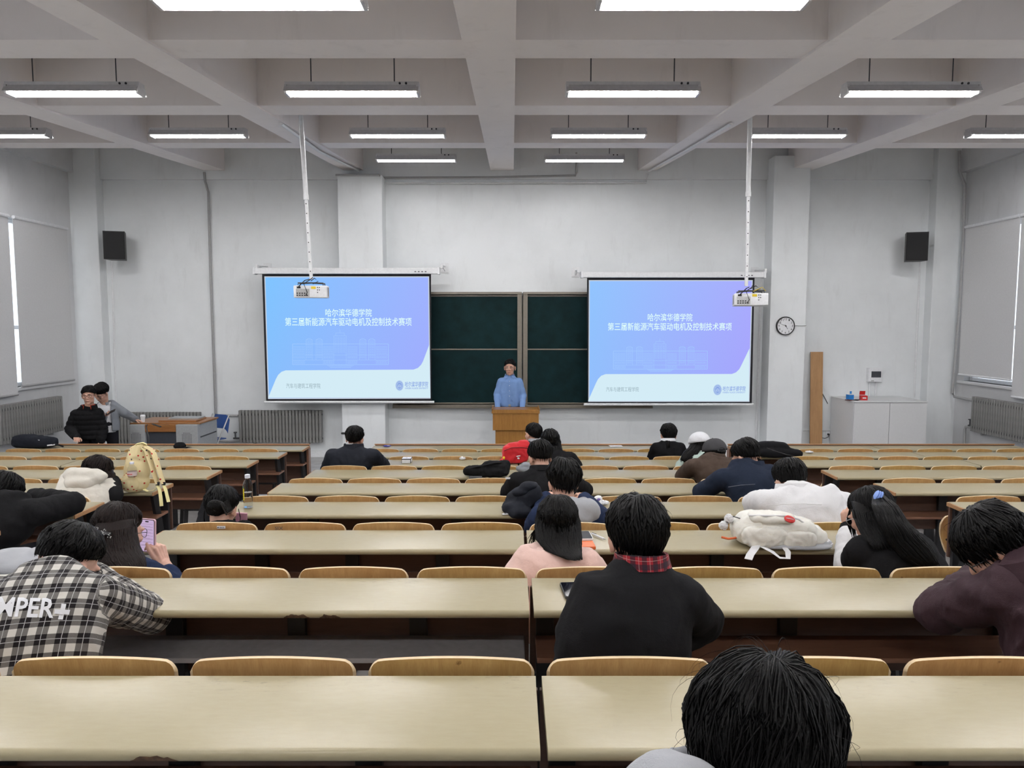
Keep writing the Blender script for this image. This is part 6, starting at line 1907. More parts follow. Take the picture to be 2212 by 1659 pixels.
# ================================================================== STANDING PEOPLE
def standing(label, base, headpx, neckpx, slpx, srpx, el, wr, Y, yaw, pitch, roll, hs, thick, pelz=0.96, hand_n=None, curls=(0.5, 0.5), skin='skin', hipoff=(0, 0)):
    j = lambda q: PY(q[0], q[1], q[2] if len(q) > 2 else Y)
    head, neck, sl, sr = j(headpx), j(neckpx), j(slpx), j(srpx)
    E = [j(q) for q in el]; W = [j(q) for q in wr]
    R = rot_head(yaw, pitch, roll)
    base = Vector(base)
    p = Person(label, base)
    pel = V(base.x + hipoff[0], base.y + hipoff[1], pelz)
    legs = []
    lat = (sr - sl).normalized(); lat = V(lat.x, lat.y, 0).normalized()
    fw = V(-lat.y, lat.x, 0)
    for s in (-1, 1):
        hp = pel + lat * (s * 0.09); an = V(base.x, base.y, 0.09) + lat * (s * 0.11); kn = hp.lerp(an, 0.5) + fw * 0.02
        legs.append((hp, kn, an))
    hd = []
    for q, (e_, w_) in enumerate(zip(E, W)):
        # index 0 is the hand seen on the left of the picture: the person's right hand
        d_ = (w_ - e_).normalized(); sd = 1 if q == 0 else -1
        if hand_n and hand_n[q]: hd.append(dict(wrist=w_, d=Vector(hand_n[q][0]), n=Vector(hand_n[q][1]), side=sd, curl=curls[q], elbow=w_.lerp(e_, 0.6)))
        else: hd.append(dict(wrist=w_, d=d_, n=V(0.3 * -sd, -0.2, 0.1), side=sd, curl=curls[q], elbow=w_.lerp(e_, 0.6)))
    build_body(p, head, R, hs, neck, sl, sr, dict(arms=list(zip((sl, sr), E, W)), hands=hd), pel, False, skin, 0.0045, legs)
    face_marks(p, head, R, hs)
    p.head, p.R, p.hs, p.neck, p.sl, p.sr, p.E, p.W, p.pel, p.thick, p.legs, p.fw = head, R, hs, neck, sl, sr, E, W, pel, thick, legs, fw
    return p
def trousers(p, m):
    bm = B()
    for hp, kn, an in p.legs: limb(bm, [hp, kn, an + V(0, 0, -0.03)], [0.098, 0.076, 0.062], 12)
    ell(bm, p.pel + V(0, 0, 0.03), (0.165, 0.12, 0.12))
    p.add('trousers', blob(bm, 0.015, 3, 'trousers'), m)
    for hp, kn, an in p.legs:
        b = V(an.x, an.y, 0.045); bm = B(); limb(bm, [b - p.fw * 0.05, b + p.fw * 0.15], [0.045, 0.04], 10, 0.9); p.bm('shoe', bm, M['shoe'])
def coat(p, name, m, bulk=1.0, sr_=(0.062, 0.055, 0.042), vox=0.011, fold=0.005, hemz=None, belly=0.0, cuff=1.0, keep=None, foldf=9):
    bm = B()
    rr = torso_rings(p.pel, p.sl, p.sr, p.neck, 1.04 * bulk, 1.02 * bulk, belly=belly, lat0=(p.sr - p.sl).normalized())
    if hemz is not None:
        c, a, b = rr[0]; rr[0] = (V(c.x, c.y, hemz), a * 1.02, b * 1.05)
    loft(bm, rr, 24)
    for S_, E_, W_ in zip((p.sl, p.sr), p.E, p.W):
        limb(bm, [S_.lerp((p.sl + p.sr) / 2, 0.25), S_, E_, W_], [sr_[0] * bulk, sr_[0] * bulk, sr_[1] * bulk, sr_[2] * bulk], 14)
    me = blob(bm, vox, 5, name)
    if fold: ripple(me, fold, foldf, seed=int(abs(p.base.x) * 7))
    if keep:
        bm = B(); bm.from_mesh(me)
        bmesh.ops.delete(bm, geom=[v for v in bm.verts if not keep(v.co)], context='VERTS')
        me = bpy.data.meshes.new(name); bm.to_mesh(me); bm.free()
        for q in me.polygons: q.use_smooth = True
    return me

# lecturer behind the lectern, facing the camera
yl = 12.32
gx = PY(1101, 900, yl).x
p = standing('person standing at the lectern in a light blue shirt and thin glasses', (gx, yl + 0.02, 0), (1101.5, 794.5), (1101, 812, yl + 0.02), (1082.5, 824), (1121, 824), [(1073.5, 853), (1130, 854)], [(1075, 881, yl - 0.16), (1128, 880, yl - 0.16)], yl, pi - 0.12, 0.02, 0.0, 1.10, 0.018, 1.03,
             hand_n=[((0.1, -0.6, -0.35), (0, -0.2, -1)), ((-0.1, -0.6, -0.35), (0, -0.2, -1))], curls=(0.35, 0.35))
trousers(p, M['trousers'])
me = coat(p, 'blue_shirt', M['blue_shirt'], 1.0, (0.066, 0.060, 0.045), 0.011, 0.006, p.pel.z + 0.02, 0.02)
p.add('blue_shirt', me, M['blue_shirt'])
bm = B(); lathe(bm, p.pel + V(0, 0, 0.045), [(0.16, -0.02), (0.165, 0.02)], 24)
for v in bm.verts: v.co.y = p.pel.y + (v.co.y - p.pel.y) * 0.80
p.bm('belt', bm, M['black'])
bm = B(); c = p.pel + V(0, -0.14, 0.045); box(bm, c.x - .02, c.x + .02, c.y - .006, c.y + .004, c.z - .018, c.z + .018, .003); p.bm('belt_buckle', bm, M['steel'], False)
for v_ in (823.5, 833, 844.5, 855.5, 866):
    bm = B(); lathe(bm, PY(1100.5, v_, yl - 0.148), [(0.006, 0), (0.006, 0.003), (0, 0.003)], 8, V(0, -1, 0)); p.bm('button', bm, M['white_plastic'])
bm = B(); tube(bm, [PY(1100, 822, yl - 0.125), PY(1100.4, 845, yl - 0.143), PY(1100.6, 870, yl - 0.15)], 0.016, 4, True, 0.2); p.bm('placket', bm, M['blue_shirt'])
collar(p, M['blue_shirt'], p.neck + V(0, 0, -0.012), (0.070, .07), 0.040, V(0, -.25, 1), thick=0.012, open_front=0.35, fwd=V(0, -1, 0))
for s in (-1, 1):
    bm = B(); a = PY(1101 + s * 4, 813.5, yl - 0.085); b_ = PY(1101 + s * 9, 818, yl - 0.10); c_ = PY(1101 + s * 12.5, 812.5, yl - 0.06)
    f = bm.verts.new; A = [f(q) for q in (a, b_, c_)]; Bq = [f(q + V(0, 0.006, -0.002)) for q in (a, b_, c_)]; rings_to_faces(bm, [A, Bq]); p.bm('collar_wing', bm, M['blue_shirt'], False)
h = Hair(p.head, p.R, p.hs, p.thick, 66, 96, 116, 41); h.cap(); h.locks(240, 0.005, 0.004, 0.3, 0.05); p.add('hair', h.mesh(), M['hair'])
glasses(p, p.head, p.R, p.hs, 'steel', True, 0.0012)

# man in the black puffer jacket, hand on the front left desk
y = 10.55
p = standing('person standing at left in a black puffer jacket and glasses, hand on the desk', (PY(190, 940, y).x, y + 0.06, 0), (192, 854.5, y - 0.02), (192, 879, y + 0.02), (165, 895, y), (211, 892, y + 0.03), [(151, 927, y + 0.02), (222, 928, y + 0.05)], [(164, 944, y - 0.40), (218, 952, y - 0.04)], y, pi + 0.28, 0.05, 0.05, 1.06, 0.022, 0.86,
             hand_n=[((0.55, -0.75, -0.12), (0, -0.1, -1)), None], curls=(0.35, 0.8))
trousers(p, M['trousers'])
me = coat(p, 'puffer_jacket', M['black_cloth'], 1.12, (0.070, 0.064, 0.050), 0.011, 0.0, p.pel.z - 0.10)
for v in me.vertices:   # quilted channels
    d = v.co - p.pel; q = abs(sin(v.co.z * 42)); nrm = V(v.normal.x, v.normal.y, 0)
    v.co += nrm * (0.014 * q ** 0.5 - 0.008)
ripple(me, 0.004, 14, 3); p.add('puffer_jacket', me, M['black_cloth'])
collar(p, M['black_cloth'], p.neck + V(0, 0, -0.04), (0.095, .09), 0.07, V(0, -.05, 1), thick=0.014, open_front=0.6, fwd=V(0.25, -1, 0))
collar(p, M['orange_lining'], p.neck + V(0, -0.004, -0.03), (0.082, .08), 0.064, V(0, -.05, 1), 'orange_lining', thick=0.006, open_front=0.55, fwd=V(0.25, -1, 0))
h = Hair(p.head, p.R, p.hs, p.thick, 72, 98, 114, 42); h.cap(); h.locks(240, 0.005, 0.005, 0.3, 0.05); p.add('hair', h.mesh(), M['hair'])
glasses(p, p.head, p.R, p.hs, 'black', True, 0.0018)

# man in the grey shirt looking down at a phone, other hand on the console
y = 10.98
p = standing('person standing in an open grey shirt over white tee, looking at a phone', (PY(226, 940, y).x, y + 0.02, 0), (219, 849, y - 0.06), (224, 872, y + 0.02), (207, 888, y - 0.02), (240, 874, y + 0.06), [(208, 915, y - 0.04), (268, 892, y + 0.14)], [(224, 898, y - 0.18), (292, 905, y + 0.34)], y, pi - 0.25, 0.55, -0.08, 1.08, 0.026, 0.90,
             hand_n=[((0.6, -0.2, 0.12), (0, -0.25, 1)), ((0.9, 0.1, -0.35), (0, -0.2, -1))], curls=(0.55, 0.3))
trousers(p, M['trousers'])
me = coat(p, 'white_tee', M['white_cloth'], 0.96, (0.058, 0.050, 0.040), 0.012, 0.004, p.pel.z - 0.10); p.add('white_tee', me, M['white_cloth'])
ctr = p.pel.lerp(p.neck, 0.5); ax = (p.neck - p.pel).normalized(); lat = (p.sr - p.sl).normalized(); fw = p.fw
def keep(co):
    d = co - p.pel; f = d.dot(ax); c_ = p.pel + ax * f; e = co - c_
    def near(a, b, r):
        ab = b - a; f_ = max(0, min(1, (co - a).dot(ab) / ab.length_squared)); return (co - a - ab * f_).length < r
    if near(p.E[0], p.W[0], 0.085): return True
    return not (abs(e.dot(lat) + 0.005) < 0.095 + 0.03 * max(0, 0.35 - f) and e.y < 0.0 and f < 0.60)
me = coat(p, 'grey_shirt', M['grey_shirt'], 1.14, (0.066, 0.060, 0.046), 0.011, 0.006, p.pel.z - 0.08, keep=keep)
m_o = p.add('grey_shirt', me, M['grey_shirt']); md = m_o.modifiers.new('cloth_thickness', 'SOLIDIFY'); md.thickness = 0.006
collar(p, M['grey_shirt'], p.neck + V(0, 0.01, -0.02), (0.078, .075), 0.045, V(-.1, -.2, 1), thick=0.008, open_front=0.8, fwd=V(0, -1, 0))
h = Hair(p.head, p.R, p.hs, p.thick, 80, 98, 114, 43); h.cap(); h.locks(260, 0.0055, 0.006, 0.3, 0.08); p.add('hair', h.mesh(), M['hair'])
glasses(p, p.head, p.R, p.hs, 'dark_grey', True, 0.0011)
hp = PY(239, 890, y - 0.22)
bm = B(); box(bm, -0.07, 0.07, -0.036, 0.036, -0.005, 0.005, 0.004)
o = obj('phone', bm, M['black']); o.location = hp; o.rotation_euler = (0.35, -0.45, 0.25)
tag(o, 'black phone in the hand of the standing person in the grey shirt', 'phone')

# ================================================================== SMALL THINGS ON THE DESKS
def desk_top(k): return max(floor_z(k), 0) + 0.75
def on_desk(u, v, k):
    p = PZ(u, v, desk_top(k)); p.z += 0.004; return p
def dotted_cloth(name, base, dots, scale=26.0, size=0.28, rough=0.85):
    t = NT(name); t.set(Roughness=rough); t.b.inputs['Specular IOR Level'].default_value = 0.2
    v = t.n('ShaderNodeTexVoronoi'); v.inputs['Scale'].default_value = scale; t.l(t.coord(), v.inputs['Vector'])
    sep = t.n('ShaderNodeSeparateColor'); t.l(v.outputs['Color'], sep.inputs[0])
    dc = t.ramp(sep.outputs[0], [(0.0, dots[0]), (0.45, dots[1]), (0.75, dots[2])], 'CONSTANT')
    m = t.math('LESS_THAN', v.outputs['Distance'], size)
    t.l(t.mix(m, base, dc), t.b.inputs['Base Color'])
    t.bump(t.noise(t.coord(), 30, 4), 0.3, 0.006)
    return t.m
M['cherry'] = dotted_cloth('yellow_cloth_with_red_dots', (0.72, 0.60, 0.34, 1), [(0.45, 0.02, 0.02, 1), (0.03, 0.03, 0.04, 1), (0.40, 0.05, 0.03, 1)], 30, 0.22)
M['yellow_strap'] = cloth('pale_yellow_webbing', (0.76, 0.68, 0.34, 1), var=0.05)
M['white_nylon'] = None
def scribble_cloth():
    t = NT('white_nylon_with_pencil_strokes'); t.set(Roughness=0.6); t.b.inputs['Specular IOR Level'].default_value = 0.35
    f = t.noise(t.mapping((4, 4, 30)), 4.0, 3, 0.6); g = t.noise(t.coord(), 7, 2)
    c = t.ramp(g, [(0.3, (0.50, 0.56, 0.66, 1)), (0.5, (0.66, 0.60, 0.44, 1)), (0.7, (0.62, 0.52, 0.56, 1))])
    m = t.ramp(f, [(0.60, (0, 0, 0, 1)), (0.66, (1, 1, 1, 1))])
    t.l(t.mix(t.math('MULTIPLY', m, 0.6), (0.70, 0.69, 0.63, 1), c), t.b.inputs['Base Color'])
    t.bump(t.noise(t.coord(), 16, 5), 0.5, 0.012)
    return t.m
M['white_nylon'] = scribble_cloth()
def soft(name, pieces, m, vox, fold, freq, parent, seed=1, sm=5, boxy=0):
    """a soft part: fused ellipsoids (centre, radii, z-turn) with folds, in the parent's own frame"""
    bm = B()
    for c, r, a in pieces:
        if boxy: sell(bm, c, r, a, boxy)
        else: ell(bm, c, r, Matrix.Rotation(a, 3, 'Z'), 16, 10)
    me = blob(bm, vox, sm, name); ripple(me, fold, freq, seed)
    me.materials.clear()
    return link(name, me, m, parent)
def strap(name, pts, w, m, parent, th=0.18):
    bm = B(); tube(bm, pts, w, 8, True, th); return obj(name, bm, m, parent, True, 60)

# --- pale yellow backpack standing on the left block desk
o_ = on_desk(297, 1062, 5)
t = thing('yellow_backpack', 'pale yellow backpack with small red dots standing on the left block desk', 'backpack', o_, 0.15)
soft('bag_body', [((-0.01, 0, 0.08), (0.105, 0.075, 0.085), 0), ((0.0, 0.0, 0.17), (0.098, 0.07, 0.12), 0), ((0.01, 0.01, 0.27), (0.085, 0.06, 0.10), 0), ((0.035, 0.01, 0.345), (0.05, 0.045, 0.045), 0)], M['cherry'], 0.010, 0.010, 11, t, 3)
soft('front_pocket', [((-0.035, -0.055, 0.075), (0.075, 0.04, 0.07), 0), ((-0.045, -0.05, 0.11), (0.05, 0.04, 0.05), 0)], M['cherry'], 0.009, 0.006, 14, t, 5)
strap('carry_handle', [(0.0, 0.0, 0.355), (0.02, -0.01, 0.385), (0.06, -0.01, 0.392), (0.085, 0.0, 0.375)], 0.018, M['yellow_strap'], t, 0.3)
for dx in (0.0, 0.045):
    s_ = strap('shoulder_strap', [(0.05 + dx * 0.5, 0.0, 0.36), (0.09 + dx, -0.02, 0.33), (0.125 + dx, -0.04, 0.23), (0.155 + dx, -0.05, 0.12), (0.172 + dx, -0.055, 0.065)], 0.028, M['cherry'], t, 0.3)
    strap('webbing_tail', [(0.17 + dx, -0.055, 0.06), (0.19 + dx, -0.07, 0.02), (0.205 + dx * 1.1, -0.10, -0.03), (0.215 + dx * 1.2, -0.12, -0.10 + dx * 0.7)], 0.013, M['yellow_strap'], t, 0.2)
    bm = B(); box(bm, 0.158 + dx, 0.186 + dx, -0.068, -0.046, 0.055, 0.080, 0.004); obj('buckle', bm, M['black'], t)
strap('lower_loop', [(0.06, -0.03, 0.02), (0.10, -0.06, 0.008), (0.15, -0.06, 0.02), (0.17, -0.055, 0.055)], 0.014, M['yellow_strap'], t, 0.2)
M['clear'] = None
def clear_plastic():
    t = NT('clear_bottle_plastic'); t.set(Roughness=0.03, Base_Color=(0.96, 0.98, 1.0, 1)); t.b.inputs['Transmission Weight'].default_value = 1.0
    t.b.inputs['Coat Weight'].default_value = 0.5; t.b.inputs['IOR'].default_value = 1.03; return t.m
M['clear'] = clear_plastic()
M['label_white'] = plain('bottle_label_white', (0.62, 0.50, 0.48, 1), 0.5); M['label_yellow'] = plain('bottle_label_yellow', (0.72, 0.60, 0.02, 1), 0.5)
M['cap_white'] = plain('white_bottle_cap', (0.70, 0.72, 0.80, 1), 0.4)
bc = PY(286, 1030, o_.y - 0.115)
b = thing('drink_bottle', 'clear drink bottle in the side pocket of the yellow backpack', 'bottle', bc, 0.0)
bm = B(); lathe(bm, (0, 0, 0), [(0.030, 0.0), (0.033, 0.006), (0.034, 0.06), (0.030, 0.075), (0.013, 0.095), (0.013, 0.102)], 20); obj('bottle_body', bm, M['clear'], b, True)
bm = B(); lathe(bm, (0, 0, 0.102), [(0.016, 0), (0.016, 0.014), (0.014, 0.016)], 16); obj('cap', bm, M['cap_white'], b, True)
bm = B(); lathe(bm, (0, 0, 0.012), [(0.0348, 0), (0.0348, 0.032)], 20); lb = obj('label', bm, M['label_white'], b, True)
for q in range(6):
    bm = B(); box(bm, -0.022 + q * 0.007, -0.017 + q * 0.007, -0.0362, -0.034, 0.024, 0.030); obj('printed_mark', bm, M['red'], lb)

# --- water bottle on the centre desk
bc = on_desk(536.5, 1097.5, 4)
b = thing('water_bottle', 'clear water bottle with yellow label standing near the pinned-up hair', 'bottle', bc)
bm = B(); lathe(bm, (0, 0, 0), [(0.022, 0.0), (0.030, 0.004), (0.0315, 0.03), (0.0305, 0.06), (0.0315, 0.09), (0.0315, 0.15), (0.029, 0.168), (0.014, 0.196), (0.013, 0.204)], 24); obj('bottle_body', bm, M['clear'], b, True)
bm = B(); lathe(bm, (0, 0, 0.203), [(0.0175, 0), (0.0175, 0.022), (0.015, 0.024)], 18); obj('cap', bm, M['cap_white'], b, True)
bm = B(); lathe(bm, (0, 0, 0.006), [(0.026, 0), (0.0285, 0.01), (0.029, 0.10)], 20); obj('water', bm, M['clear'], b, True)
bm = B()
R_ = 0.0322
for m_, z0, z1 in ((0, 0.055, 0.135),):
    for k in range(5):
        a0 = pi * 1.10 + k * 0.16; a1 = a0 + 0.16
        q = [bm.verts.new((cos(a) * R_, sin(a) * R_, z)) for a, z in ((a0, z0), (a1, z0), (a1, z1), (a0, z1))]; bm.faces.new(q)
lb = obj('label', bm, M['label_yellow'], b)
bm = B()
for k in range(5):
    z = 0.062 + k * 0.015
    for a0 in (pi * 1.16,):
        q = [bm.verts.new((cos(a) * (R_ + .0006), sin(a) * (R_ + .0006), z + dz)) for a, dz in ((a0, 0), (a0 + 0.30, 0), (a0 + 0.24, 0.009), (a0 + .06, 0.009))]; bm.faces.new(q)
obj('printed_mark', bm, M['black'], lb)
bm = B()
for k in range(4):
    a0 = pi * 1.10 + k * 0.16; q = [bm.verts.new((cos(a) * R_, sin(a) * R_, z)) for a, z in ((a0, .137), (a0 + .16, .137), (a0 + .16, .15), (a0, .15))]; bm.faces.new(q)
obj('green_band', bm, plain('green_label', (0.12, 0.34, 0.22, 1), 0.5), lb)

# --- white backpack lying on the third row desk
o_ = on_desk(1682, 1178, 3)
t = thing('white_backpack', 'white patterned backpack with red badge lying on the third row desk', 'backpack', o_, -0.06)
soft('bag_body', [((-0.02, 0.03, 0.070), (0.215, 0.115, 0.070), 0), ((-0.08, 0.03, 0.085), (0.13, 0.105, 0.075), 0), ((0.15, 0.03, 0.045), (0.09, 0.095, 0.045), 0)], M['white_nylon'], 0.008, 0.009, 14, t, 4, 4, 3.4)
soft('front_pocket', [((-0.09, -0.055, 0.062), (0.115, 0.055, 0.055), 0.03), ((-0.05, -0.02, 0.150), (0.115, 0.07, 0.024), 0.03)], M['white_nylon'], 0.007, 0.008, 18, t, 7, 4, 3.2)
soft('side_pocket', [((0.08, -0.075, 0.050), (0.085, 0.028, 0.042), 0.02)], M['white_nylon'], 0.006, 0.006, 22, t, 9, 4, 3.2)
soft('back_padding', [((0.06, -0.01, 0.014), (0.20, 0.105, 0.013), 0), ((0.20, 0.01, 0.020), (0.065, 0.07, 0.018), 0)], M['grey_jersey'], 0.006, 0.002, 15, t, 3, 4, 3.2)
strap('zip_piping', [(-0.17, -0.05, 0.165), (-0.10, -0.075, 0.172), (0.0, -0.072, 0.172), (0.08, -0.05, 0.150), (0.15, -0.03, 0.10)], 0.005, M['fleece'], t, 1.0)
bm = B(); ell(bm, (0.025, -0.083, 0.158), (0.030, 0.022, 0.008), Matrix.Rotation(0.75, 3, 'X') @ Matrix.Rotation(0.25, 3, 'Y')); bd = obj('red_badge', bm, M['red'], t, True)
bm = B(); tube(bm, [(0.005, -0.090, 0.165), (0.022, -0.092, 0.164), (0.042, -0.090, 0.158)], 0.002, 5); obj('badge_lettering', bm, M['white_plastic'], bd)
strap('shoulder_strap', [(-0.13, -0.08, 0.03), (-0.16, -0.13, 0.015), (-0.19, -0.17, 0.0), (-0.205, -0.19, -0.02)], 0.020, M['fleece'], t, 0.15)
strap('shoulder_strap', [(-0.12, -0.09, 0.02), (-0.08, -0.16, 0.012), (-0.05, -0.185, -0.01), (-0.01, -0.185, -0.012), (0.0, -0.15, 0.01), (-0.005, -0.09, 0.02)], 0.014, M['fleece'], t, 0.2)
strap('webbing_tail', [(0.19, 0.0, 0.06), (0.225, -0.02, 0.05), (0.25, -0.05, 0.02)], 0.016, M['fleece'], t, 0.15)
for q, (px_, pz_) in enumerate(((-0.250, 0.125), (-0.278, 0.088))):
    soft('fluffy_charm', [((px_, 0.03, pz_), (0.022, 0.022, 0.022), 0)], M['fleece'], 0.004, 0.009, 70, t, 3 + q, 1)
strap('charm_cord', [(-0.20, 0.0, 0.135), (-0.23, 0.02, 0.14), (-0.255, 0.03, 0.125), (-0.278, 0.03, 0.095)], 0.003, M['dark_grey'], t, 1.0)
strap('bead_cord', [(-0.20, -0.02, 0.05), (-0.23, -0.03, 0.04), (-0.265, -0.03, 0.035), (-0.30, -0.025, 0.042)], 0.006, plain('orange_red_beads', (0.55, 0.10, 0.02, 1), 0.5), t, 1.0)

# --- red backpack, black bag, draped coat
o_ = on_desk(1114, 1002, 7)
t = thing('red_backpack', 'bright red backpack standing on the centre block desk', 'backpack', o_, 0.1)
M['red_nylon'] = cloth('red_nylon', (0.60, 0.020, 0.028, 1), 0.6, var=0.08)
soft('bag_body', [((0.0, 0.03, 0.105), (0.145, 0.075, 0.105), 0), ((0.03, 0.04, 0.165), (0.125, 0.07, 0.065), 0), ((0.09, 0.04, 0.20), (0.065, 0.05, 0.05), 0)], M['red_nylon'], 0.009, 0.009, 10, t, 2, 4, 3.4)
strap('zip_line', [(-0.13, -0.035, 0.15), (-0.05, -0.052, 0.185), (0.06, -0.045, 0.185), (0.13, -0.02, 0.17)], 0.005, plain('dark_red_zip', (0.22, 0.008, 0.01, 1), 0.5), t, 1.0)
bm = B(); tube(bm, [(0.005, -0.046, 0.085), (0.02, -0.050, 0.090), (0.045, -0.046, 0.092)], 0.006, 5); tube(bm, [(0.015, -0.046, 0.068), (0.035, -0.046, 0.062)], 0.010, 6); obj('white_print', bm, M['white_plastic'], t)
strap('shoulder_strap', [(-0.12, 0.0, 0.08), (-0.16, -0.03, 0.05), (-0.20, -0.03, 0.02), (-0.16, -0.05, 0.012), (-0.10, -0.04, 0.02)], 0.018, M['red_nylon'], t, 0.3)
bm = B(); ell(bm, (-0.135, -0.055, 0.075), (0.012, 0.01, 0.018)); obj('gold_charm', bm, M['yellow'], t, True)
o_ = on_desk(1055, 1030, 6)
t = thing('black_bag', 'black soft bag lying on the centre desk left of the black jackets', 'bag', o_, -0.05)
soft('bag_body', [((-0.02, 0.0, 0.050), (0.215, 0.09, 0.050), 0), ((0.07, 0.02, 0.085), (0.13, 0.08, 0.055), -0.1), ((0.15, 0.02, 0.115), (0.05, 0.05, 0.035), 0.2)], M['black_cloth'], 0.010, 0.012, 11, t, 6, 4, 3.0)
strap('shoulder_strap', [(-0.15, -0.05, 0.09), (-0.05, -0.07, 0.115), (0.06, -0.05, 0.14), (0.12, -0.02, 0.14)], 0.018, M['black_cloth'], t, 0.3)
bm = B(); tube(bm, [(-0.17, -0.10, 0.012), (-0.10, -0.105, 0.012), (-0.05, -0.10, 0.012)], 0.013, 8); obj('side_handle', bm, M['dark_grey'], t, True)
o_ = on_desk(1150, 1110, 4) + V(-0.06, 0.07, 0)
t = thing('draped_coat', 'dark coat heaped on the desk beside the grey hoodie', 'coat', o_)
soft('coat_cloth', [((0.0, 0.03, 0.07), (0.11, 0.10, 0.085), 0), ((-0.05, -0.02, 0.03), (0.09, 0.10, 0.05), 0), ((0.06, 0.02, 0.10), (0.07, 0.08, 0.08), 0.3), ((-0.02, -0.09, 0.012), (0.09, 0.05, 0.04), 0)], M['ink_cloth'], 0.010, 0.012, 10, t, 9)
soft('coat_collar', [((0.04, 0.0, 0.165), (0.07, 0.05, 0.03), 0.4), ((-0.02, -0.02, 0.13), (0.06, 0.05, 0.03), 0.2)], M['ink_cloth'], 0.009, 0.006, 14, t, 3)
o_ = on_desk(1131, 1020, 6)
bm = B(); ell(bm, (0, 0, 0.03), (0.075, 0.07, 0.035)); ell(bm, (0.02, 0.0, 0.06), (0.05, 0.05, 0.04)); me = blob(bm, 0.010, 4, 'scarf'); ripple(me, 0.008, 12, 3); me.materials.clear()
o = link('folded_scarf', me, M['grey_shirt']); o.location = o_
tag(o, 'dark grey folded scarf between the red backpack and black jacket', 'scarf')
# --- bags on the outer blocks
o_ = on_desk(80, 967.5, 9)
t = thing('black_shoulder_bag', 'black backpack lying on the front desk at the far left', 'bag', o_, 0.05)
soft('bag_body', [((-0.08, 0.0, 0.085), (0.25, 0.12, 0.085), 0), ((0.06, 0.0, 0.075), (0.22, 0.11, 0.072), 0), ((-0.14, 0.0, 0.10), (0.17, 0.11, 0.085), 0)], M['ink_cloth'], 0.013, 0.008, 8, t, 5, 4, 3.0)
strap('shoulder_strap', [(0.20, -0.06, 0.05), (0.28, -0.08, 0.06), (0.34, -0.06, 0.04), (0.38, -0.04, 0.015)], 0.03, M['black_cloth'], t, 0.35)
bm = B(); tube(bm, [(0.20, -0.10, 0.045), (0.30, -0.10, 0.055)], 0.010, 6); obj('white_tag', bm, M['white_plastic'], t)
bm = B(); box(bm, 0.05, 0.10, -0.105, -0.100, 0.115, 0.125); obj('logo_patch', bm, M['white_plastic'], t)
o_ = on_desk(1683, 988, 8)
t = thing('black_laptop_bag', 'black flat bag lying on the right block desk beside the denim jacket', 'bag', o_, -0.1)
soft('bag_body', [((-0.04, 0.0, 0.06), (0.24, 0.12, 0.06), 0), ((-0.08, 0.03, 0.11), (0.20, 0.10, 0.075), 0), ((0.12, 0.0, 0.05), (0.15, 0.11, 0.05), 0)], M['black_cloth'], 0.013, 0.007, 8, t, 7, 4, 3.0)
strap('side_strap', [(-0.22, -0.02, 0.14), (-0.10, -0.10, 0.10), (0.06, -0.12, 0.05), (0.20, -0.08, 0.03)], 0.014, M['black'], t, 0.4)
o_ = on_desk(391, 968.5, 9)
t = thing('baseball_cap', 'black cap lying on the left front desk near the console', 'cap', o_, -0.3)
soft('crown', [((-0.02, 0, 0.03), (0.085, 0.075, 0.05), 0)], M['black_cloth'], 0.010, 0.008, 12, t, 2)
bm = B(); plate(bm, lambda u, w: Vector((0.05 + w * 0.09, u * 0.07 * (1 - 0.3 * w * w), 0.012 + 0.006 * (1 - u * u))), 10, 4, 0.004); obj('brim', bm, [M['black_cloth'], M['black_cloth']], t, True)
o_ = on_desk(36, 1243, 2)
bm = B(); ell(bm, (0, 0, 0.035), (0.15, 0.12, 0.04)); ell(bm, (-0.06, 0.0, 0.055), (0.11, 0.10, 0.03)); ell(bm, (0.06, 0.03, 0.06), (0.08, 0.07, 0.03)); me = blob(bm, 0.009, 4, 'folded_jacket'); ripple(me, 0.008, 10, 4); me.materials.clear()
o = link('folded_jacket', me, M['grey_jersey']); o.location = (o_.x, o_.y + 0.06, desk_top(2) + 0.002)
tag(o, 'light grey folded jacket on the desk beyond the plaid shirt', 'jacket')

# --- phones, boxes, paper
def flat_phone(label, u, v, k, rz, m='black', w=0.074, h=0.155, screen='console_dark', z=0.0):
    p = on_desk(u, v, k); p.z += z
    t = thing('phone', label, 'phone', p, rz)
    bm = B(); prism(bm, rrect(w, h, 0.010), 0.0, 0.010); obj('case', bm, M[m], t)
    bm = B(); prism(bm, rrect(w - 0.007, h - 0.007, 0.008), 0.0095, 0.0108); obj('screen', bm, M['phone_glass'], t)
    return t
g = NT('dark_phone_glass'); g.set(Base_Color=(0.004, 0.005, 0.010, 1), Roughness=0.08); M['phone_glass'] = g.m
flat_phone('black phone lying on the desk beside the black jacket with plaid collar', 1235, 1280, 2, 0.08)
flat_phone('white-framed phone lying on an orange power bank, third row desk', 1263, 1168, 3, 0.05, 'white_plastic', 0.07, 0.14, z=0.018)
p = on_desk(1268, 1181, 3)
t = thing('power_bank', 'orange power bank under the phone on the third row desk', 'power bank', p, 0.05)
M['orange'] = plain('orange_plastic', (0.75, 0.16, 0.04, 1), 0.45)
bm = B(); box(bm, -0.036, 0.036, -0.065, 0.055, 0, 0.017, 0.005); obj('body', bm, M['orange'], t)
for q in range(3):
    bm = B(); box(bm, -0.018 + q * 0.012, -0.012 + q * 0.012, -0.0655, -0.0645, 0.004, 0.013); obj('port', bm, M['black'], t)
p0, p1 = on_desk(1278, 1156, 3), on_desk(1308, 1169, 3)
t = thing('ballpoint_pen', 'clear and grey pen lying right of the orange power bank', 'pen', (p0 + p1) / 2)
d = (p1 - p0); d.z = 0
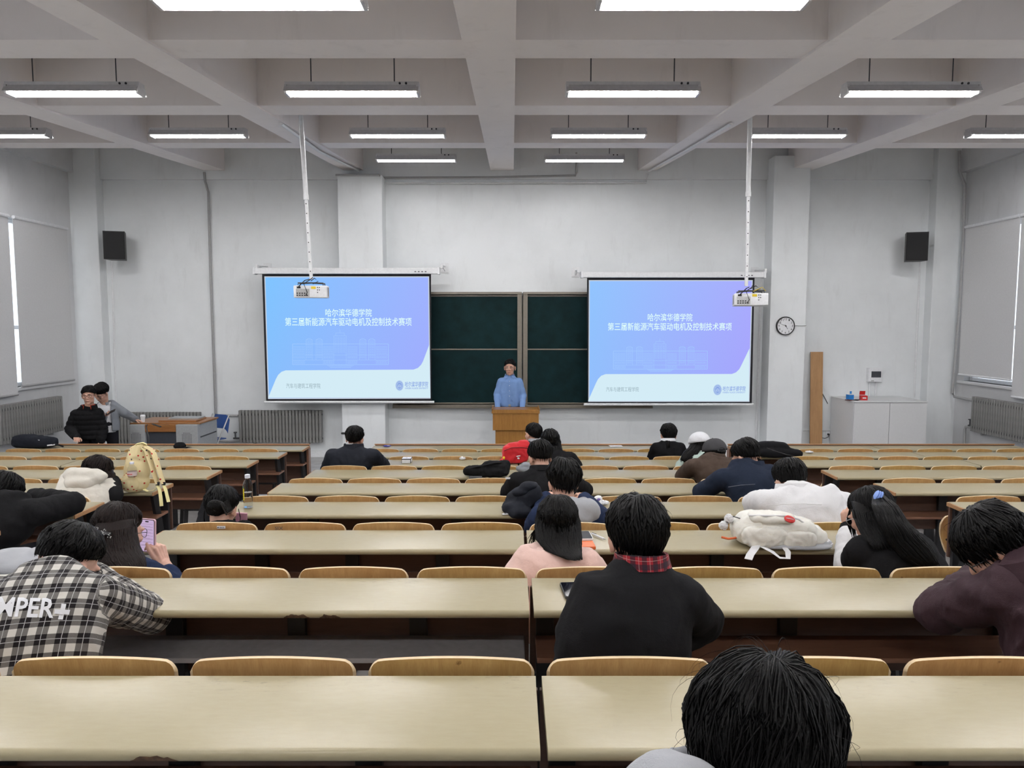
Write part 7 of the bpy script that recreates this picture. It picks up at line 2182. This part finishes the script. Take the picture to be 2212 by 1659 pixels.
bm = B(); tube(bm, [-d / 2 + V(0, 0, 0.006), d * 0.38 + V(0, 0, 0.006)], 0.005, 10); obj('barrel', bm, M['white_plastic'], t, True)
bm = B(); tube(bm, [d * 0.36 + V(0, 0, 0.006), d * 0.5 + V(0, 0, 0.006)], [0.005, 0.0015], 10); obj('tip', bm, M['steel'], t, True)
bm = B(); tube(bm, [-d * 0.46 + V(0, 0, 0.0125), -d * 0.15 + V(0, 0, 0.0125)], 0.0016, 6); obj('clip', bm, M['dark_grey'], t)
def carton(label, u0, u1, v0, v1, k):
    a, b_ = on_desk(u0, v1, k), on_desk(u1, v1, k)
    w = b_.x - a.x
    t = thing('small_box', label, 'box', a)
    bm = B(); box(bm, 0, w, 0, 0.13, 0, 0.048, 0.002); obj('box_body', bm, M['white_plastic'], t)
    bm = B()
    for x0, x1, y0, y1, z0, z1 in ((0, w, -0.001, 0.002, 0.040, 0.049), (w - .002, w + .001, 0, 0.13, 0.040, 0.049), (w - .004, w + .001, -.001, .004, 0, 0.049), (0, .004, -.001, .003, 0, .049)): box(bm, x0, x1, y0, y1, z0, z1)
    obj('black_edging', bm, M['black'], t)
    bm = B(); lathe(bm, (w * 0.5, 0.065, 0.0482), [(0.008, 0), (0.008, 0.0006), (0, 0.0006)], 10); obj('small_logo', bm, M['dark_grey'], t)
carton('small white box with black edges on the centre block desk', 867.5, 887, 988, 1001.5, 7)
def crumpled(label, u, v, k, r, m, seed, cat='tissue'):
    p = on_desk(u, v, k)
    bm = bmesh.new(); bmesh.ops.create_icosphere(bm, subdivisions=4, radius=1)
    for q in bm.verts:
        n_ = noise.noise(q.co * 2.2 + V(seed, 0, 0)); n2 = noise.noise(q.co * 5 + V(0, seed, 0))
        q.co = V(q.co.x * r[0], q.co.y * r[1], (q.co.z * 0.5 + 0.5) * r[2] * 2) * (1 + 0.5 * abs(n_) + 0.25 * abs(n2) - 0.2)
    o = obj('crumpled_tissue', bm, m, None, True, 30); o.location = p
    return tag(o, label, cat)
crumpled('white crumpled tissue lying on the desk left of the red backpack', 999, 994, 7, (0.035, 0.03, 0.016), M['fleece'], 2)
crumpled('white crumpled tissue on the right block desk by the black bag', 1748, 979, 8, (0.05, 0.035, 0.012), M['fleece'], 5)
crumpled('small torn white paper on the desk near the grey hoodie', 1304, 1091, 4, (0.035, 0.03, 0.014), M['white_plastic'], 9, 'paper')
p = on_desk(1292, 1085, 4)
t = thing('tissue_pack', 'white and purple tissue packet beside the grey hoodie', 'packet', p, 0.4)
soft('packet', [((0, 0, 0.022), (0.032, 0.024, 0.022), 0)], M['white_plastic'], 0.005, 0.004, 30, t, 2)
bm = B(); ell(bm, (-0.008, -0.022, 0.022), (0.014, 0.004, 0.010)); obj('printed_patch', bm, plain('purple_print', (0.22, 0.16, 0.45, 1), 0.5), t, True)
p = on_desk(1330, 964, 9)
bm = B(); box(bm, -0.09, 0.09, -0.06, 0.06, 0.0, 0.0015, mat=None); o = obj('paper_sheet', bm, M['white_plastic']); o.location = (p.x, p.y, p.z + 0.0005); o.rotation_euler.z = 0.1
tag(o, 'white sheet of paper on the front desk right of the podium', 'paper')
p = on_desk(836, 965.5, 9)
t = thing('glasses_pouch', 'dark blue and white wrapper on the front desk left of the podium', 'wrapper', p, 0.2)
soft('wrapper', [((0, 0, 0.010), (0.06, 0.03, 0.012), 0)], plain('dark_blue_foil', (0.05, 0.05, 0.30, 1), 0.35), 0.006, 0.004, 20, t, 2)
bm = B(); box(bm, 0.0, 0.035, -0.02, 0.01, 0.017, 0.021); obj('white_print', bm, M['white_plastic'], t)
p = on_desk(1092, 1112, 4)
t = thing('key_tag', 'white key tag with thin chain lying left of the dark coat', 'key tag', p, 0.3)
bm = B(); prism(bm, rrect(0.045, 0.028, 0.010), 0.0, 0.003); obj('tag', bm, M['white_plastic'], t)
bm = B(); prism(bm, rrect(0.016, 0.010, 0.003), 0.003, 0.0036); obj('printed_mark', bm, M['black'], t)
bm = B(); tube(bm, [(0.02, 0.006, 0.003), (0.04, 0.012, 0.003), (0.055, 0.006, 0.003), (0.075, 0.01, 0.003)], 0.0016, 6); obj('chain', bm, M['steel'], t)
# inventory sticker and pencilled word on two seat backs beyond the third desk row
for s_o in [x for x in COL.objects if x.get('category') is None and x.name.startswith('folding_lecture_seat') and x.type == 'EMPTY']:
    s_o['category'] = 'seat'
def seat_at(blk, i, c):
    x, y = SEATX[blk][c], seat_y(i)
    return min((s for s in COL.objects if s.name.startswith('folding_lecture_seat')), key=lambda s: (s.location.x - x) ** 2 + (s.location.y - y) ** 2)
s_ = seat_at('centre', 3, 0)
bk = lambda s: [c for c in s.children if c.name.startswith('backrest')][0]
bm = B(); box(bm, 0.012, 0.058, -0.016, -0.012, 0.846, 0.860); st = obj('inventory_sticker', bm, M['white_plastic'], bk(s_))
bm = B()
for q in range(9): box(bm, 0.026 + q * 0.003, 0.0275 + q * 0.003 - (q % 2) * 0.0006, -0.0168, -0.016, 0.849, 0.856)
box(bm, 0.015, 0.022, -0.0168, -0.016, 0.849, 0.856)
obj('printed_bars', bm, M['dark_grey'], st)
s_ = seat_at('centre', 3, 1)
text_mesh('SIX', 'pencilled_word', M['dark_grey'], bk(s_), (-0.14, -0.0152, 0.848), 0.045, 0.019)

# chipped laminate on the near edges of two desks
M['chip'] = plain('exposed_brown_board', (0.075, 0.04, 0.02, 1), 0.9, 0, 0.5, 60)
def chip(d, u0, u1, v0, v1, seed):
    a, b_ = PY(u0, v1, d.location.y - 0.35), PY(u1, v0, d.location.y - 0.35)
    r = random.Random(seed); n = 14
    x0, x1 = a.x - d.location.x, b_.x - d.location.x
    H, T, D = 0.75, 0.03, 0.35
    def edge(t):   # point on the rounded near edge, t = 0 bottom .. 1 top
        an = pi / 2 + (1 - t) * pi
        return -D + 0.014 + cos(an) * 0.0146, H - T / 2 + sin(an) * (T / 2 + 0.0006)
    bm = B(); rows = []
    for i in range(n + 1):
        f = i / n; x = x0 + (x1 - x0) * f
        top = 0.30 + (0.18 + 0.12 * r.random()) * min(1, 5 * f, 5 * (1 - f)); bot = 0.26 - 0.05 * r.random()
        row = []
        for k in range(4):
            y, z = edge(bot + (top - bot) * k / 3); row.append(bm.verts.new((x, y, z)))
        rows.append(row)
    for i in range(n):
        for k in range(3): bm.faces.new((rows[i][k], rows[i + 1][k], rows[i + 1][k + 1], rows[i][k + 1]))
    tt = [c for c in d.children if c.name.startswith('tabletop')][0]
    obj('chipped_edge', bm, M['chip'], tt)
chip(desks[('centre', 1, 0)], 280, 384, 1637, 1645, 2)
chip(desks[('centre', 2, 0)], 612, 668, 1330, 1336, 5)
chip(desks[('centre', 2, 0)], 690, 735, 1331, 1335, 8)
